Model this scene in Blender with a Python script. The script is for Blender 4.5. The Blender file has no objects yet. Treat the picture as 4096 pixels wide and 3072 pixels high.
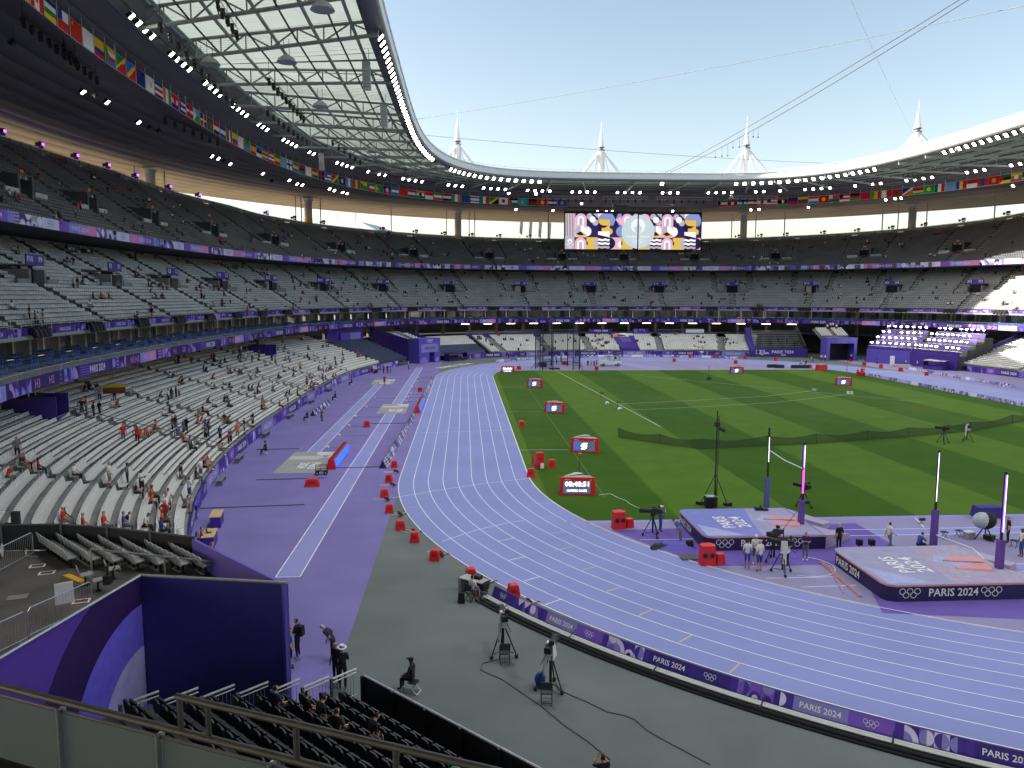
import bpy, bmesh, math, random
import numpy as np
from mathutils import Vector, Matrix
random.seed(7)
rng = np.random.default_rng(7)
S = bpy.context.scene
COL = S.collection
R = math.radians
# ------------------------------------------------------------------ camera
FPX = 3093.3
CAM = np.array([-42.628, -106.727, 15.327])
YAW, PIT, ROL = 0.06153, 0.11212, 0.00195
_F = np.array([math.sin(YAW)*math.cos(PIT), math.cos(YAW)*math.cos(PIT), -math.sin(PIT)])
_r0 = np.array([math.cos(YAW), -math.sin(YAW), 0.0]); _u0 = np.cross(_r0, _F)
_R = _r0*math.cos(ROL)+_u0*math.sin(ROL); _U = -_r0*math.sin(ROL)+_u0*math.cos(ROL)
cd = bpy.data.cameras.new('camera'); co = bpy.data.objects.new('camera', cd); COL.objects.link(co)
co.matrix_world = Matrix(((_R[0], _U[0], -_F[0], CAM[0]), (_R[1], _U[1], -_F[1], CAM[1]), (_R[2], _U[2], -_F[2], CAM[2]), (0, 0, 0, 1)))
cd.sensor_width = 36.0; cd.lens = FPX/4096*36; cd.clip_start = 0.1; cd.clip_end = 5000
S.camera = co
# ------------------------------------------------------------------ sky, sun, exposure
SUN_EL = R(20.3); SUN_DIR = Vector((-0.973, 0.23, 0)).normalized()   # towards the sun, in plan
W = bpy.data.worlds.new('World'); S.world = W; W.use_nodes = True
nt = W.node_tree; nt.nodes.clear()
sky = nt.nodes.new('ShaderNodeTexSky'); sky.sky_type = 'NISHITA'; sky.sun_disc = False
sky.sun_elevation = SUN_EL; sky.sun_rotation = math.atan2(SUN_DIR.x, SUN_DIR.y)
sky.altitude = 60; sky.air_density = 1.0; sky.dust_density = 1.2; sky.ozone_density = 1.0
bg = nt.nodes.new('ShaderNodeBackground'); bg.inputs['Strength'].default_value = 0.13
wo = nt.nodes.new('ShaderNodeOutputWorld')
wb = nt.nodes.new('ShaderNodeMixRGB'); wb.blend_type = 'MULTIPLY'; wb.inputs[0].default_value = 1.0; wb.inputs[2].default_value = (0.99, 0.875, 0.775, 1)   # white balance of the camera
nt.links.new(sky.outputs[0], wb.inputs[1]); nt.links.new(wb.outputs[0], bg.inputs[0]); nt.links.new(bg.outputs[0], wo.inputs[0])
sl = bpy.data.lights.new('sun', 'SUN'); sl.energy = 5.0; sl.angle = R(0.53); sl.color = (1.0, 0.93, 0.83)
so = bpy.data.objects.new('sun', sl); COL.objects.link(so)
sv = Vector((SUN_DIR.x*math.cos(SUN_EL), SUN_DIR.y*math.cos(SUN_EL), math.sin(SUN_EL)))
so.rotation_euler = sv.to_track_quat('Z', 'Y').to_euler()
S.view_settings.view_transform = 'Standard'; S.view_settings.look = 'None'
S.view_settings.exposure = 1.3; S.view_settings.gamma = 1.0; S.view_settings.use_curve_mapping = False
S.render.engine = 'CYCLES'
S.cycles.use_denoising = True; S.cycles.max_bounces = 7; S.cycles.diffuse_bounces = 4; S.cycles.transparent_max_bounces = 16
S.cycles.sample_clamp_indirect = 4.0; S.cycles.caustics_reflective = False; S.cycles.caustics_refractive = False

# ------------------------------------------------------------------ pixel of the photograph (4096 x 3072) <-> place
def _ray(u, v):
    return _F*FPX+_R*(u-2048)-_U*(v-1536)
def G(u, v, z=0.0):
    d = _ray(u, v); t = (z-CAM[2])/d[2]; q = CAM+d*t
    return Vector((q[0], q[1], z))
def PX(P):
    d = np.asarray(P, float)-CAM; w = d@_F
    return np.stack([2048+FPX*(d@_R)/w, 1536-FPX*(d@_U)/w], -1), w

# ------------------------------------------------------------------ materials
MATS = {}
def mat(key, c=None, rough=0.6, metal=0.0, noise=0.12, scale=3.0, emit=None, bump=0.0, bscale=40.0, spec=0.4, alpha=None, coords='Object'):
    if key in MATS: return MATS[key]
    m = bpy.data.materials.new(key); m.use_nodes = True; n = m.node_tree; b = n.nodes['Principled BSDF']
    b.inputs['Roughness'].default_value = rough; b.inputs['Metallic'].default_value = metal
    b.inputs['Specular IOR Level'].default_value = spec
    tc = n.nodes.new('ShaderNodeTexCoord')
    if noise > 0:
        nz = n.nodes.new('ShaderNodeTexNoise'); nz.inputs['Scale'].default_value = scale; nz.inputs['Detail'].default_value = 5
        n.links.new(tc.outputs[coords], nz.inputs['Vector'])
        rp = n.nodes.new('ShaderNodeValToRGB'); rp.color_ramp.elements[0].position = 0.3; rp.color_ramp.elements[1].position = 0.7
        rp.color_ramp.elements[0].color = tuple(x*(1-noise) for x in c)+(1,); rp.color_ramp.elements[1].color = tuple(min(1, x*(1+noise)) for x in c)+(1,)
        n.links.new(nz.outputs['Fac'], rp.inputs['Fac']); n.links.new(rp.outputs['Color'], b.inputs['Base Color'])
    else:
        b.inputs['Base Color'].default_value = tuple(c)+(1,)
    if bump > 0:
        n2 = n.nodes.new('ShaderNodeTexNoise'); n2.inputs['Scale'].default_value = bscale; n2.inputs['Detail'].default_value = 3
        n.links.new(tc.outputs[coords], n2.inputs['Vector'])
        bp = n.nodes.new('ShaderNodeBump'); bp.inputs['Strength'].default_value = bump; bp.inputs['Distance'].default_value = 0.02
        n.links.new(n2.outputs['Fac'], bp.inputs['Height']); n.links.new(bp.outputs['Normal'], b.inputs['Normal'])
    if emit is not None:
        b.inputs['Emission Color'].default_value = tuple(emit[:3])+(1,); b.inputs['Emission Strength'].default_value = emit[3]
    if alpha is not None:
        b.inputs['Alpha'].default_value = alpha
    MATS[key] = m; return m
def flat(key, c, rough=0.6, **k): return mat(key, c, rough=rough, noise=0.05, scale=1.5, **k)
def hexc(h):
    o = []
    for i in (0, 2, 4):
        x = int(h[i:i+2], 16)/255; o.append(x/12.92 if x < 0.04045 else ((x+0.055)/1.055)**2.4)
    return tuple(o)
def hm(h, rough=0.6, **k): return flat('paint_'+h, hexc(h), rough, **k)
def em(h, s): return mat('glow_%s_%g' % (h, s), (0.02, 0.02, 0.02), noise=0, emit=hexc(h)+(s,))

# ------------------------------------------------------------------ mesh builder
class B:
    def __init__(s): s.v = []; s.f = []; s.m = []
    def face(s, pts, m=0):
        i = len(s.v); s.v += [tuple(q) for q in pts]; s.f.append(tuple(range(i, i+len(pts)))); s.m.append(m)
    def hexa(s, lo, hi, m=0):
        i = len(s.v); s.v += [tuple(q) for q in lo]+[tuple(q) for q in hi]; n = len(lo)
        s.f.append(tuple(i+k for k in reversed(range(n)))); s.f.append(tuple(i+n+k for k in range(n))); s.m += [m, m]
        for k in range(n):
            j = (k+1) % n; s.f.append((i+k, i+j, i+n+j, i+n+k)); s.m.append(m)
        return s
    def box(s, c, d, m=0, rz=0.0, top=1.0, ty=None):
        x, y, z = d[0]/2, d[1]/2, d[2]/2; ty = top if ty is None else ty
        ca, sa = math.cos(rz), math.sin(rz)
        def P(px, py, pz): return (c[0]+px*ca-py*sa, c[1]+px*sa+py*ca, c[2]+pz)
        return s.hexa([P(-x, -y, -z), P(x, -y, -z), P(x, y, -z), P(-x, y, -z)], [P(-x*top, -y*ty, z), P(x*top, -y*ty, z), P(x*top, y*ty, z), P(-x*top, y*ty, z)], m)
    def tube(s, a, b, r, m=0, n=6, r2=None):
        a, b = Vector(a), Vector(b); r2 = r if r2 is None else r2
        d = (b-a); d = d.normalized() if d.length > 1e-9 else Vector((0, 0, 1))
        e = d.cross(Vector((0, 0, 1)) if abs(d.z) < 0.9 else Vector((1, 0, 0))).normalized(); g = d.cross(e)
        w = [(math.cos(2*math.pi*k/n), math.sin(2*math.pi*k/n)) for k in range(n)]
        return s.hexa([a+(e*x+g*y)*r for x, y in w], [b+(e*x+g*y)*r2 for x, y in w], m)
    def path(s, pts, r, m=0, n=5):
        for a, b in zip(pts[:-1], pts[1:]): s.tube(a, b, r, m, n)
        return s
    def prism(s, pts, z0, z1, m=0, mtop=None, k=1.0):
        cx = sum(q[0] for q in pts)/len(pts); cy = sum(q[1] for q in pts)/len(pts)
        s.hexa([(q[0], q[1], z0) for q in pts], [(cx+(q[0]-cx)*k, cy+(q[1]-cy)*k, z1) for q in pts], m)
        if mtop is not None: s.m[-len(pts)-1] = mtop
        return s
    def ball(s, c, r, m=0, n=8, k=5):
        if not hasattr(r, '__len__'): r = (r, r, r)
        i = len(s.v)
        for a in range(k+1):
            th = math.pi*a/k
            for b in range(n):
                ph = 2*math.pi*b/n; s.v.append((c[0]+r[0]*math.sin(th)*math.cos(ph), c[1]+r[1]*math.sin(th)*math.sin(ph), c[2]-r[2]*math.cos(th)))
        for a in range(k):
            for b in range(n):
                s.f.append((i+a*n+b, i+a*n+(b+1) % n, i+(a+1)*n+(b+1) % n, i+(a+1)*n+b)); s.m.append(m)
        return s
    def disc(s, c, r, m=0, n=16, nrm='z', r0=0.0):
        def P(rr, k):
            a = 2*math.pi*k/n; x, y = rr*math.cos(a), rr*math.sin(a)
            return (c[0]+x, c[1]+y, c[2]) if nrm == 'z' else ((c[0]+x, c[1], c[2]+y) if nrm == 'y' else (c[0], c[1]+x, c[2]+y))
        if r0 <= 0: s.face([P(r, k) for k in range(n)], m)
        else:
            for k in range(n): s.face([P(r0, k), P(r, k), P(r, k+1), P(r0, k+1)], m)
        return s
    def mesh(s, name, mats):
        me = bpy.data.meshes.new(name); me.from_pydata(s.v, [], s.f)
        for q in mats: me.materials.append(q)
        if len(mats) > 1: me.polygons.foreach_set('material_index', s.m)
        me.update(); return me
    def obj(s, name, mats, parent=None, smooth=False, **k):
        if not isinstance(mats, (list, tuple)): mats = [mats]
        me = s.mesh(name, mats)
        if smooth: me.shade_smooth()
        return new(name, me, parent, **k)
def new(name, data=None, parent=None, loc=None, rz=None, label=None, cat=None, group=None, kind=None):
    o = bpy.data.objects.new(name, data); COL.objects.link(o)
    if parent is not None: o.parent = parent
    if loc is not None: o.location = loc
    if rz is not None: o.rotation_euler = (0, 0, rz)
    if label: o['label'] = label
    if cat: o['category'] = cat
    if group: o['group'] = group
    if kind: o['kind'] = kind
    return o
def thing(name, label, cat, loc=(0, 0, 0), rz=0.0, group=None): return new(name, None, None, loc, rz, label, cat, group)
def tree_copy(src, loc=None, rz=None, label=None, group=None, parent=None):
    c = src.copy(); COL.objects.link(c); c.parent = parent
    if loc is not None: c.location = loc
    if rz is not None: c.rotation_euler = (0, 0, rz)
    if label: c['label'] = label
    if group: c['group'] = group
    for ch in src.children: tree_copy(ch, parent=c)
    return c
def bigmesh(name, V, F, mats, fm=None):
    me = bpy.data.meshes.new(name); nv, nf = len(V), len(F); k = F.shape[1]
    me.vertices.add(nv); me.vertices.foreach_set('co', np.ascontiguousarray(V, np.float32).ravel())
    me.loops.add(nf*k); me.loops.foreach_set('vertex_index', np.ascontiguousarray(F, np.int32).ravel())
    me.polygons.add(nf); me.polygons.foreach_set('loop_start', np.arange(0, nf*k, k, dtype=np.int32))
    me.polygons.foreach_set('loop_total', np.full(nf, k, np.int32))
    for q in mats: me.materials.append(q)
    if fm is not None: me.polygons.foreach_set('material_index', np.ascontiguousarray(fm, np.int32))
    me.update(calc_edges=True); me.validate(); return me
ORD = ['', 'front', 'second', 'third', 'fourth', 'fifth', 'sixth', 'seventh', 'eighth', 'ninth', 'tenth', 'eleventh', 'twelfth', 'thirteenth', 'fourteenth', 'fifteenth', 'sixteenth', 'seventeenth', 'eighteenth', 'nineteenth', 'twentieth', 'twenty-first', 'twenty-second', 'twenty-third', 'twenty-fourth', 'twenty-fifth', 'twenty-sixth', 'twenty-seventh', 'twenty-eighth']

# ------------------------------------------------------------------ flat lettering and print
_TX = {}
def text2d(s):
    """triangulated lettering, cap height 1, starting at x = 0"""
    if s in _TX: return _TX[s]
    cu = bpy.data.curves.new('lettering', 'FONT'); cu.body = s; cu.size = 1.0; cu.resolution_u = 2; cu.offset = 0.012
    o = bpy.data.objects.new('lettering', cu); COL.objects.link(o); dg = bpy.context.evaluated_depsgraph_get()
    me = o.evaluated_get(dg).to_mesh()
    v = [(q.co.x, q.co.y) for q in me.vertices]; f = [tuple(q.vertices) for q in me.polygons]
    o.evaluated_get(dg).to_mesh_clear(); bpy.data.objects.remove(o); bpy.data.curves.remove(cu)
    h = 0.70; x0 = min(q[0] for q in v)
    v = [((a-x0)/h, b/h) for a, b in v]; w = max(q[0] for q in v)
    _TX[s] = (v, f, w); return _TX[s]
class Print:
    """2-D print: polygons (pts, material index, layer) later laid on a surface"""
    def __init__(s): s.p = []
    def poly(s, pts, m, l=1): s.p.append((list(pts), m, l)); return s
    def rect(s, x, y, w, h, m, l=1):
        k = max(1, int(math.ceil(w/1.25)))
        for i in range(k): s.poly([(x+w*i/k, y), (x+w*(i+1)/k, y), (x+w*(i+1)/k, y+h), (x+w*i/k, y+h)], m, l)
        return s
    def arc(s, cx, cy, r, a0, a1, m, l=2, r0=0.0, n=10):
        A = [math.radians(a0+(a1-a0)*k/n) for k in range(n+1)]
        o = [(cx+r*math.cos(a), cy+r*math.sin(a)) for a in A]
        if r0 <= 0:
            return s.poly(o if abs(a1-a0) >= 360 else o+[(cx, cy)], m, l)
        i = [(cx+r0*math.cos(a), cy+r0*math.sin(a)) for a in A]
        for k in range(n): s.poly([o[k], o[k+1], i[k+1], i[k]], m, l)
        return s
    def text(s, t, x, y, h, m, l=3, w=None, centre=False):
        v, f, tw = text2d(t); k = h if w is None else w/tw
        if centre: x -= tw*k/2
        for q in f: s.poly([(x+v[i][0]*k, y+v[i][1]*h) for i in q], m, l)
        return s
    def rings(s, cx, cy, r, m, l=3):
        for dx, dy in ((-2.3, 0.55), (0, 0.55), (2.3, 0.55), (-1.15, -0.55), (1.15, -0.55)):
            s.arc(cx+dx*r, cy+dy*r, r, 0, 360, m, l, r0=r*0.8, n=12)
        return s
    def cells(s, x, y, h, n, cols, seed):
        """the geometric look of the hoardings: n square cells"""
        q = random.Random(seed); c = h
        for k in range(n):
            X = x+k*c; bgc, a, b = q.sample(cols, 3); s.rect(X, y, c, c, bgc, 1); t = q.randrange(7)
            if t == 0: s.arc(X+c/2, y, c/2, 0, 180, a, 2); s.arc(X+c/2, y, c/4, 0, 180, b, 3)
            elif t == 1: s.arc(X, y, c, 0, 90, a, 2); s.arc(X, y, c*0.6, 0, 90, b, 3)
            elif t == 2: s.arc(X+c/2, y+c/2, c/2, 90, 270, a, 2); s.arc(X+c/2, y+c/2, c/2, -90, 90, b, 2)
            elif t == 3: s.poly([(X, y), (X+c, y), (X+c, y+c)], a, 2); s.poly([(X, y), (X+c/2, y), (X, y+c)], b, 3)
            elif t == 4:
                for j in range(3): s.rect(X, y+c*(0.1+0.32*j), c, c*0.15, a, 2)
            elif t == 5: s.arc(X+c/2, y+c, c/2, 180, 360, a, 2); s.arc(X+c/2, y, c*0.4, 0, 180, b, 2)
            else: s.rect(X+c*0.25, y, c*0.5, c, a, 2); s.arc(X+c/2, y+c*0.55, c*0.42, 0, 360, b, 3)
        return s
    def onto(s, b, fn, off):
        """fn(x, y, d) -> 3-D point, d metres in front of the surface"""
        for pts, m, l in s.p: b.face([fn(x, y, off*l) for x, y in pts], m)
# ================================================================== rings of the stadium plan (x = across, y = along the straights)
class Ring:
    def __init__(s, a, b, n):
        s.k = (a, b, n); s.t = np.linspace(1.5*math.pi, -0.5*math.pi, 6001); s.x, s.y = s.xy(s.t)
        s.c = np.concatenate([[0], np.cumsum(np.hypot(np.diff(s.x), np.diff(s.y)))])
    def xy(s, t):
        a, b, n = s.k; c, q = np.cos(t), np.sin(t)
        return a*np.sign(c)*np.abs(c)**(2/n), b*np.sign(q)*np.abs(q)**(2/n)
    def at(s, d):
        x = np.interp(d, s.c, s.x); y = np.interp(d, s.c, s.y); e = 0.4
        tx = np.interp(d+e, s.c, s.x)-np.interp(d-e, s.c, s.x); ty = np.interp(d+e, s.c, s.y)-np.interp(d-e, s.c, s.y)
        l = np.hypot(tx, ty); return x, y, ty/l, -tx/l          # inward normal
    def s_of(s, x, y): return float(s.c[np.argmin((s.x-x)**2+(s.y-y)**2)])
    def t_of(s, x, y): return float(s.t[np.argmin((s.x-x)**2+(s.y-y)**2)])
RA = Ring(77, 107, 2.9); RB = Ring(91, 119, 2.6); RC = Ring(82, 111, 2.8); RD = Ring(112, 139, 2.4)
RE = Ring(135, 162, 2.05); RF = Ring(51, 87, 4.0); RG = Ring(81, 110, 2.7); RH = Ring(77, 100, 2.7); R0 = Ring(65.4, 95, 3.0)
RM = Ring(100.5, 130, 2.65)          # back of the middle tier
RL = Ring(84.5, 109, 2.8)            # back of the lower tier on the sides
RLF = Ring(76, 105.5, 2.9)           # back of the lower tier at the far end
RK = Ring(113.6, 140.6, 2.38)             # columns and masts
def zD(x, y): return np.interp(np.abs(y)/139, [.1, .34, .44, .59, .65, .76, .9, .985], [38.8, 38.4, 37.3, 36.2, 35.2, 34.3, 33.6, 33.1])
def TS(n=241, t0=1.5*math.pi, t1=-0.5*math.pi):
    """n values of t spread evenly along the reference ring RC"""
    c0, c1 = np.interp(-t0, -RC.t, RC.c), np.interp(-t1, -RC.t, RC.c)
    return np.interp(np.linspace(c0, c1, n), RC.c, RC.t)
def grid(name, pts, mats, parent=None, fm=None, **k):
    """pts: (rows, cols, 3)"""
    P = np.asarray(pts, float); r, c = P.shape[:2]; i = np.arange(r*c).reshape(r, c)
    F = np.stack([i[:-1, :-1], i[:-1, 1:], i[1:, 1:], i[1:, :-1]], -1).reshape(-1, 4)
    m = None if fm is None else np.repeat(np.asarray(fm), c-1)
    if not isinstance(mats, (list, tuple)): mats = [mats]
    return new(name, bigmesh(name, P.reshape(-1, 3), F, mats, m), parent, **k)
def rail(ring, t, z):
    x, y = ring.xy(t); return np.stack([x, y, np.broadcast_to(np.asarray(z, float), x.shape)], -1)

# ------------------------------------------------------------------ materials of the place
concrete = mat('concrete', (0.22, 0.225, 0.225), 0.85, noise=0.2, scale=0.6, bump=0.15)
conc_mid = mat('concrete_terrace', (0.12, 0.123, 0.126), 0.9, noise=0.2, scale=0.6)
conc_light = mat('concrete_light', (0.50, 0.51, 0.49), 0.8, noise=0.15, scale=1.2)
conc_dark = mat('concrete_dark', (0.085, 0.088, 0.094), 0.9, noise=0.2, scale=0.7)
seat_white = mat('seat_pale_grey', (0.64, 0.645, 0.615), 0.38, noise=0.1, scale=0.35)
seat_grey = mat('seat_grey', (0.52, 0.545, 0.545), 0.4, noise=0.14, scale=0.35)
seat_shaded = mat('seat_grey_shaded', (0.165, 0.172, 0.185), 0.45, noise=0.2, scale=0.3)  # grey seats of the upper tier, roof shade put into their colour
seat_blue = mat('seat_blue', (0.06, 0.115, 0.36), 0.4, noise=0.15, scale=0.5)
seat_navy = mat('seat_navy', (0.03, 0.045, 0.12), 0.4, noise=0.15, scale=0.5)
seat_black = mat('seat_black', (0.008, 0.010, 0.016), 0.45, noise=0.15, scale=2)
violet = mat('violet_board', (0.055, 0.028, 0.26), 0.5, noise=0.08, scale=0.5)
violet_dk = mat('violet_dark_board', (0.022, 0.012, 0.12), 0.5, noise=0.08, scale=0.5)
violet_mid = mat('violet_mid_board', (0.105, 0.08, 0.44), 0.5, noise=0.06, scale=0.5)
lavender = mat('lavender_board', (0.24, 0.22, 0.58), 0.5, noise=0.06, scale=0.5)
steel = mat('steel_painted', (0.50, 0.52, 0.49), 0.5, 0.1, noise=0.08, scale=2)
steel_lt = mat('steel_white', (0.78, 0.79, 0.77), 0.45, 0.0, noise=0.06, scale=2)
steel_dk = mat('steel_dark', (0.055, 0.058, 0.062), 0.5, 0.3, noise=0.15, scale=2)
alu = mat('aluminium', (0.48, 0.49, 0.50), 0.35, 0.8, noise=0.1, scale=5)
black = mat('black_plastic', (0.012, 0.012, 0.014), 0.5, noise=0.2, scale=6)
dark_metal = mat('dark_metal', (0.03, 0.032, 0.035), 0.45, 0.5, noise=0.2, scale=6)
red_p = mat('red_plastic', (0.62, 0.018, 0.022), 0.42, noise=0.1, scale=2)
white_p = mat('white_plastic', (0.78, 0.78, 0.76), 0.45, noise=0.06, scale=3)
line_w = mat('line_paint', (0.80, 0.81, 0.84), 0.7, noise=0.08, scale=0.8)
wood = mat('plywood', (0.55, 0.40, 0.21), 0.6, noise=0.15, scale=4)

# ================================================================== ground, track and field
TW, TL = 37.2, 82.2          # inner edge: half width, length of the straights
def oval(d, n=96, half=None):
    """closed outline d metres outside the inner edge of the track, clockwise from the near left"""
    r = TW+d; o = []
    for k in range(n+1): a = math.pi+math.pi*k/n*-1; o.append((r*math.cos(a), TL/2+r*math.sin(a)))
    for k in range(n+1): a = -math.pi*k/n; o.append((r*math.cos(a), -TL/2+r*math.sin(a)))
    return o
def sheet(name, pts, z, m, parent=None, **k):
    b = B(); b.face([(x, y, z) for x, y in pts]); return b.obj(name, m, parent, **k)
def strip(outer, inner, z, close=True):
    b = B(); n = len(outer)
    for i in range(n if close else n-1):
        j = (i+1) % n; b.face([(*outer[i], z), (*outer[j], z), (*inner[j], z), (*inner[i], z)])
    return b
sheet('outer_ground', [(-2600, -2600), (2600, -2600), (2600, 2600), (-2600, 2600)], -0.05, mat('ground_concrete', (0.28, 0.28, 0.27), 0.9, noise=0.15, scale=0.05), kind='structure')
grey_f = mat('arena_floor_grey', (0.125, 0.146, 0.142), 0.85, noise=0.16, scale=0.22, bump=0.1, bscale=60)
purp_f = mat('arena_floor_purple', (0.178, 0.150, 0.385), 0.85, noise=0.10, scale=0.25, bump=0.1, bscale=60)
mauve_f = mat('arena_floor_mauve', (0.255, 0.235, 0.40), 0.85, noise=0.08, scale=0.25)
track_m = mat('track_lavender', (0.232, 0.262, 0.535), 0.88, noise=0.06, scale=0.16, bump=0.12, bscale=70)
tt = TS(161); R1 = Ring(72, 100, 2.9); fx, fy = R1.xy(tt)
fl = B(); fl.face([(float(a), float(b), 0.0) for a, b in zip(fx[:-1], fy[:-1])]); fl.obj('arena_floor', grey_f, kind='structure')
ys = np.linspace(-78.5, 80, 60); pl = [(-47.9, float(y)) for y in ys]
pr = [(-66.5 if abs(y) < 55 else float(np.interp(abs(y), [55, 80], [-66.5, -56])), float(y)) for y in ys]
strip(pl, pr, 0.004, False).obj('purple_floor', purp_f, kind='structure')
strip([(48.4, float(y)) for y in ys], [(-a, b) for a, b in pr], 0.004, False).obj('mauve_floor', mauve_f, kind='structure')
track = strip(oval(10.98), oval(0.0), 0.008).obj('running_track', track_m, kind='structure')
# the two D areas inside the bends and the turf
inner = oval(-0.02)
def clip_y(y0, y1):
    o = []
    for i, (x, y) in enumerate(inner):
        if y0 <= y <= y1: o.append((x, y))
        x2, y2 = inner[(i+1) % len(inner)]
        for yc in (y0, y1):
            if (y-yc)*(y2-yc) < 0: o.append((x+(x2-x)*(yc-y)/(y2-y), yc))
    return o
GN, GF = -55.2, 53.7
sheet('vault_zone_floor', clip_y(-200, GN+0.3), 0.008, mauve_f, kind='structure')
sheet('throwing_zone_floor', clip_y(GF-0.3, 200), 0.008, mauve_f, kind='structure')
def turf():
    m = bpy.data.materials.new('turf'); m.use_nodes = True; n = m.node_tree; b = n.nodes['Principled BSDF']; L = n.links.new
    tc = n.nodes.new('ShaderNodeTexCoord'); sp = n.nodes.new('ShaderNodeSeparateXYZ'); L(tc.outputs['Object'], sp.inputs[0])
    def math_(op, a, v): q = n.nodes.new('ShaderNodeMath'); q.operation = op; L(a, q.inputs[0]); q.inputs[1].default_value = v; return q.outputs[0]
    nz0 = n.nodes.new('ShaderNodeTexNoise'); nz0.inputs['Scale'].default_value = 0.8; nz0.inputs['Detail'].default_value = 4; L(tc.outputs['Object'], nz0.inputs['Vector'])
    wob = math_('MULTIPLY', nz0.outputs['Fac'], 0.35)
    ad = n.nodes.new('ShaderNodeMath'); ad.operation = 'ADD'; L(sp.outputs['X'], ad.inputs[0]); L(wob, ad.inputs[1])
    q = math_('ADD', ad.outputs[0], 19.1+170); q = math_('DIVIDE', q, 17.0); q = math_('FRACT', q, 0)
    rp = n.nodes.new('ShaderNodeValToRGB'); rp.color_ramp.elements[0].position = 0.49; rp.color_ramp.elements[1].position = 0.51
    L(q, rp.inputs[0])
    mx = n.nodes.new('ShaderNodeMixRGB'); L(rp.outputs[0], mx.inputs[0]); mx.inputs[1].default_value = (0.034, 0.098, 0.002, 1); mx.inputs[2].default_value = (0.070, 0.150, 0.010, 1)
    nz = n.nodes.new('ShaderNodeTexNoise'); nz.inputs['Scale'].default_value = 0.35; nz.inputs['Detail'].default_value = 8; L(tc.outputs['Object'], nz.inputs['Vector'])
    r2 = n.nodes.new('ShaderNodeValToRGB'); r2.color_ramp.elements[0].color = (0.88, 0.88, 0.88, 1); r2.color_ramp.elements[1].color = (1.12, 1.1, 1.1, 1); r2.color_ramp.elements[0].position = .3; r2.color_ramp.elements[1].position = .72; L(nz.outputs['Fac'], r2.inputs[0])
    m2 = n.nodes.new('ShaderNodeMixRGB'); m2.blend_type = 'MULTIPLY'; m2.inputs[0].default_value = 1; L(mx.outputs[0], m2.inputs[1]); L(r2.outputs[0], m2.inputs[2])
    # worn, yellower patches
    n3 = n.nodes.new('ShaderNodeTexNoise'); n3.inputs['Scale'].default_value = 0.07; n3.inputs['Detail'].default_value = 6; L(tc.outputs['Object'], n3.inputs['Vector'])
    r3 = n.nodes.new('ShaderNodeValToRGB'); r3.color_ramp.elements[0].position = .52; r3.color_ramp.elements[1].position = .78; r3.color_ramp.elements[1].color = (.5, .5, .5, 1); L(n3.outputs['Fac'], r3.inputs[0])
    m3 = n.nodes.new('ShaderNodeMixRGB'); L(r3.outputs[0], m3.inputs[0]); L(m2.outputs[0], m3.inputs[1]); m3.inputs[2].default_value = (0.10, 0.135, 0.012, 1)
    L(m3.outputs[0], b.inputs['Base Color']); b.inputs['Roughness'].default_value = 0.9; b.inputs['Specular IOR Level'].default_value = 0.15
    n4 = n.nodes.new('ShaderNodeTexNoise'); n4.inputs['Scale'].default_value = 30; n4.inputs['Detail'].default_value = 2; L(tc.outputs['Object'], n4.inputs['Vector'])
    bp = n.nodes.new('ShaderNodeBump'); bp.inputs['Strength'].default_value = 0.2; bp.inputs['Distance'].default_value = 0.03; L(n4.outputs['Fac'], bp.inputs['Height']); L(bp.outputs[0], b.inputs['Normal'])
    return m
gp = [(x*0.9985, y) for x, y in clip_y(GN, GF)]
tb = B(); tb.prism(gp, 0.0, 0.03); turf_o = tb.obj('turf', turf(), kind='structure')
# lane lines, kerb, marks
for k in range(10):
    w = 0.05 if 0 < k < 9 else 0.06
    d = 1.22*k
    strip(oval(d+w/2), oval(d-w/2), 0.012).obj('lane_line', line_w, track)
kb = strip(oval(-0.0), oval(-0.06), 0.05); n_ = len(kb.v)
kb.obj('kerb', steel_lt, track)
yel = mat('line_yellow', (0.62, 0.56, 0.10), 0.7, noise=0.1); lineg = mat('line_faint', (0.42, 0.44, 0.68), 0.8, noise=0.1)
def seg(p, q, w, z, m, name='painted_line', parent=None, n=1):
    b = B(); p, q = Vector((p[0], p[1], 0)), Vector((q[0], q[1], 0)); d = (q-p).normalized(); e = Vector((-d.y, d.x, 0))*w/2
    b.face([(*(p-e)[:2], z), (*(q-e)[:2], z), (*(q+e)[:2], z), (*(p+e)[:2], z)]); return b.obj(name, m, parent)
def curve_line(pts, w, z, m, parent, name='painted_line'):
    pts = [Vector((p[0], p[1], 0)) for p in pts]; L_, R_ = [], []
    for i, p in enumerate(pts):
        d = (pts[min(i+1, len(pts)-1)]-pts[max(i-1, 0)]).normalized(); e = Vector((-d.y, d.x, 0))*w/2
        L_.append((p+e)[:2]); R_.append((p-e)[:2])
    return strip(L_, R_, z, False).obj(name, m, parent)
def bend(d, ang, far=False):     # point on the near (or far) bend, ang = degrees from the left straight
    r = TW+d; a = math.radians(180+ang) if not far else math.radians(180-ang)
    return (r*math.cos(a), (-TL/2 if not far else TL/2)+r*math.sin(a))
seg((-TW-10.98, -19.96), (-TW, -18.4), .05, .0125, line_w, parent=track)
curve_line([(-TW-10.98, -48.4), (-TW-8, -46.4), (-TW-4, -44.2), (-TW, -42.5)], .05, .0125, line_w, track)
curve_line([G(1769, 2166)[:2], G(1900, 2122)[:2], G(2040, 2090)[:2], G(2095, 2083)[:2]], .05, .0125, line_w, track)
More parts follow.
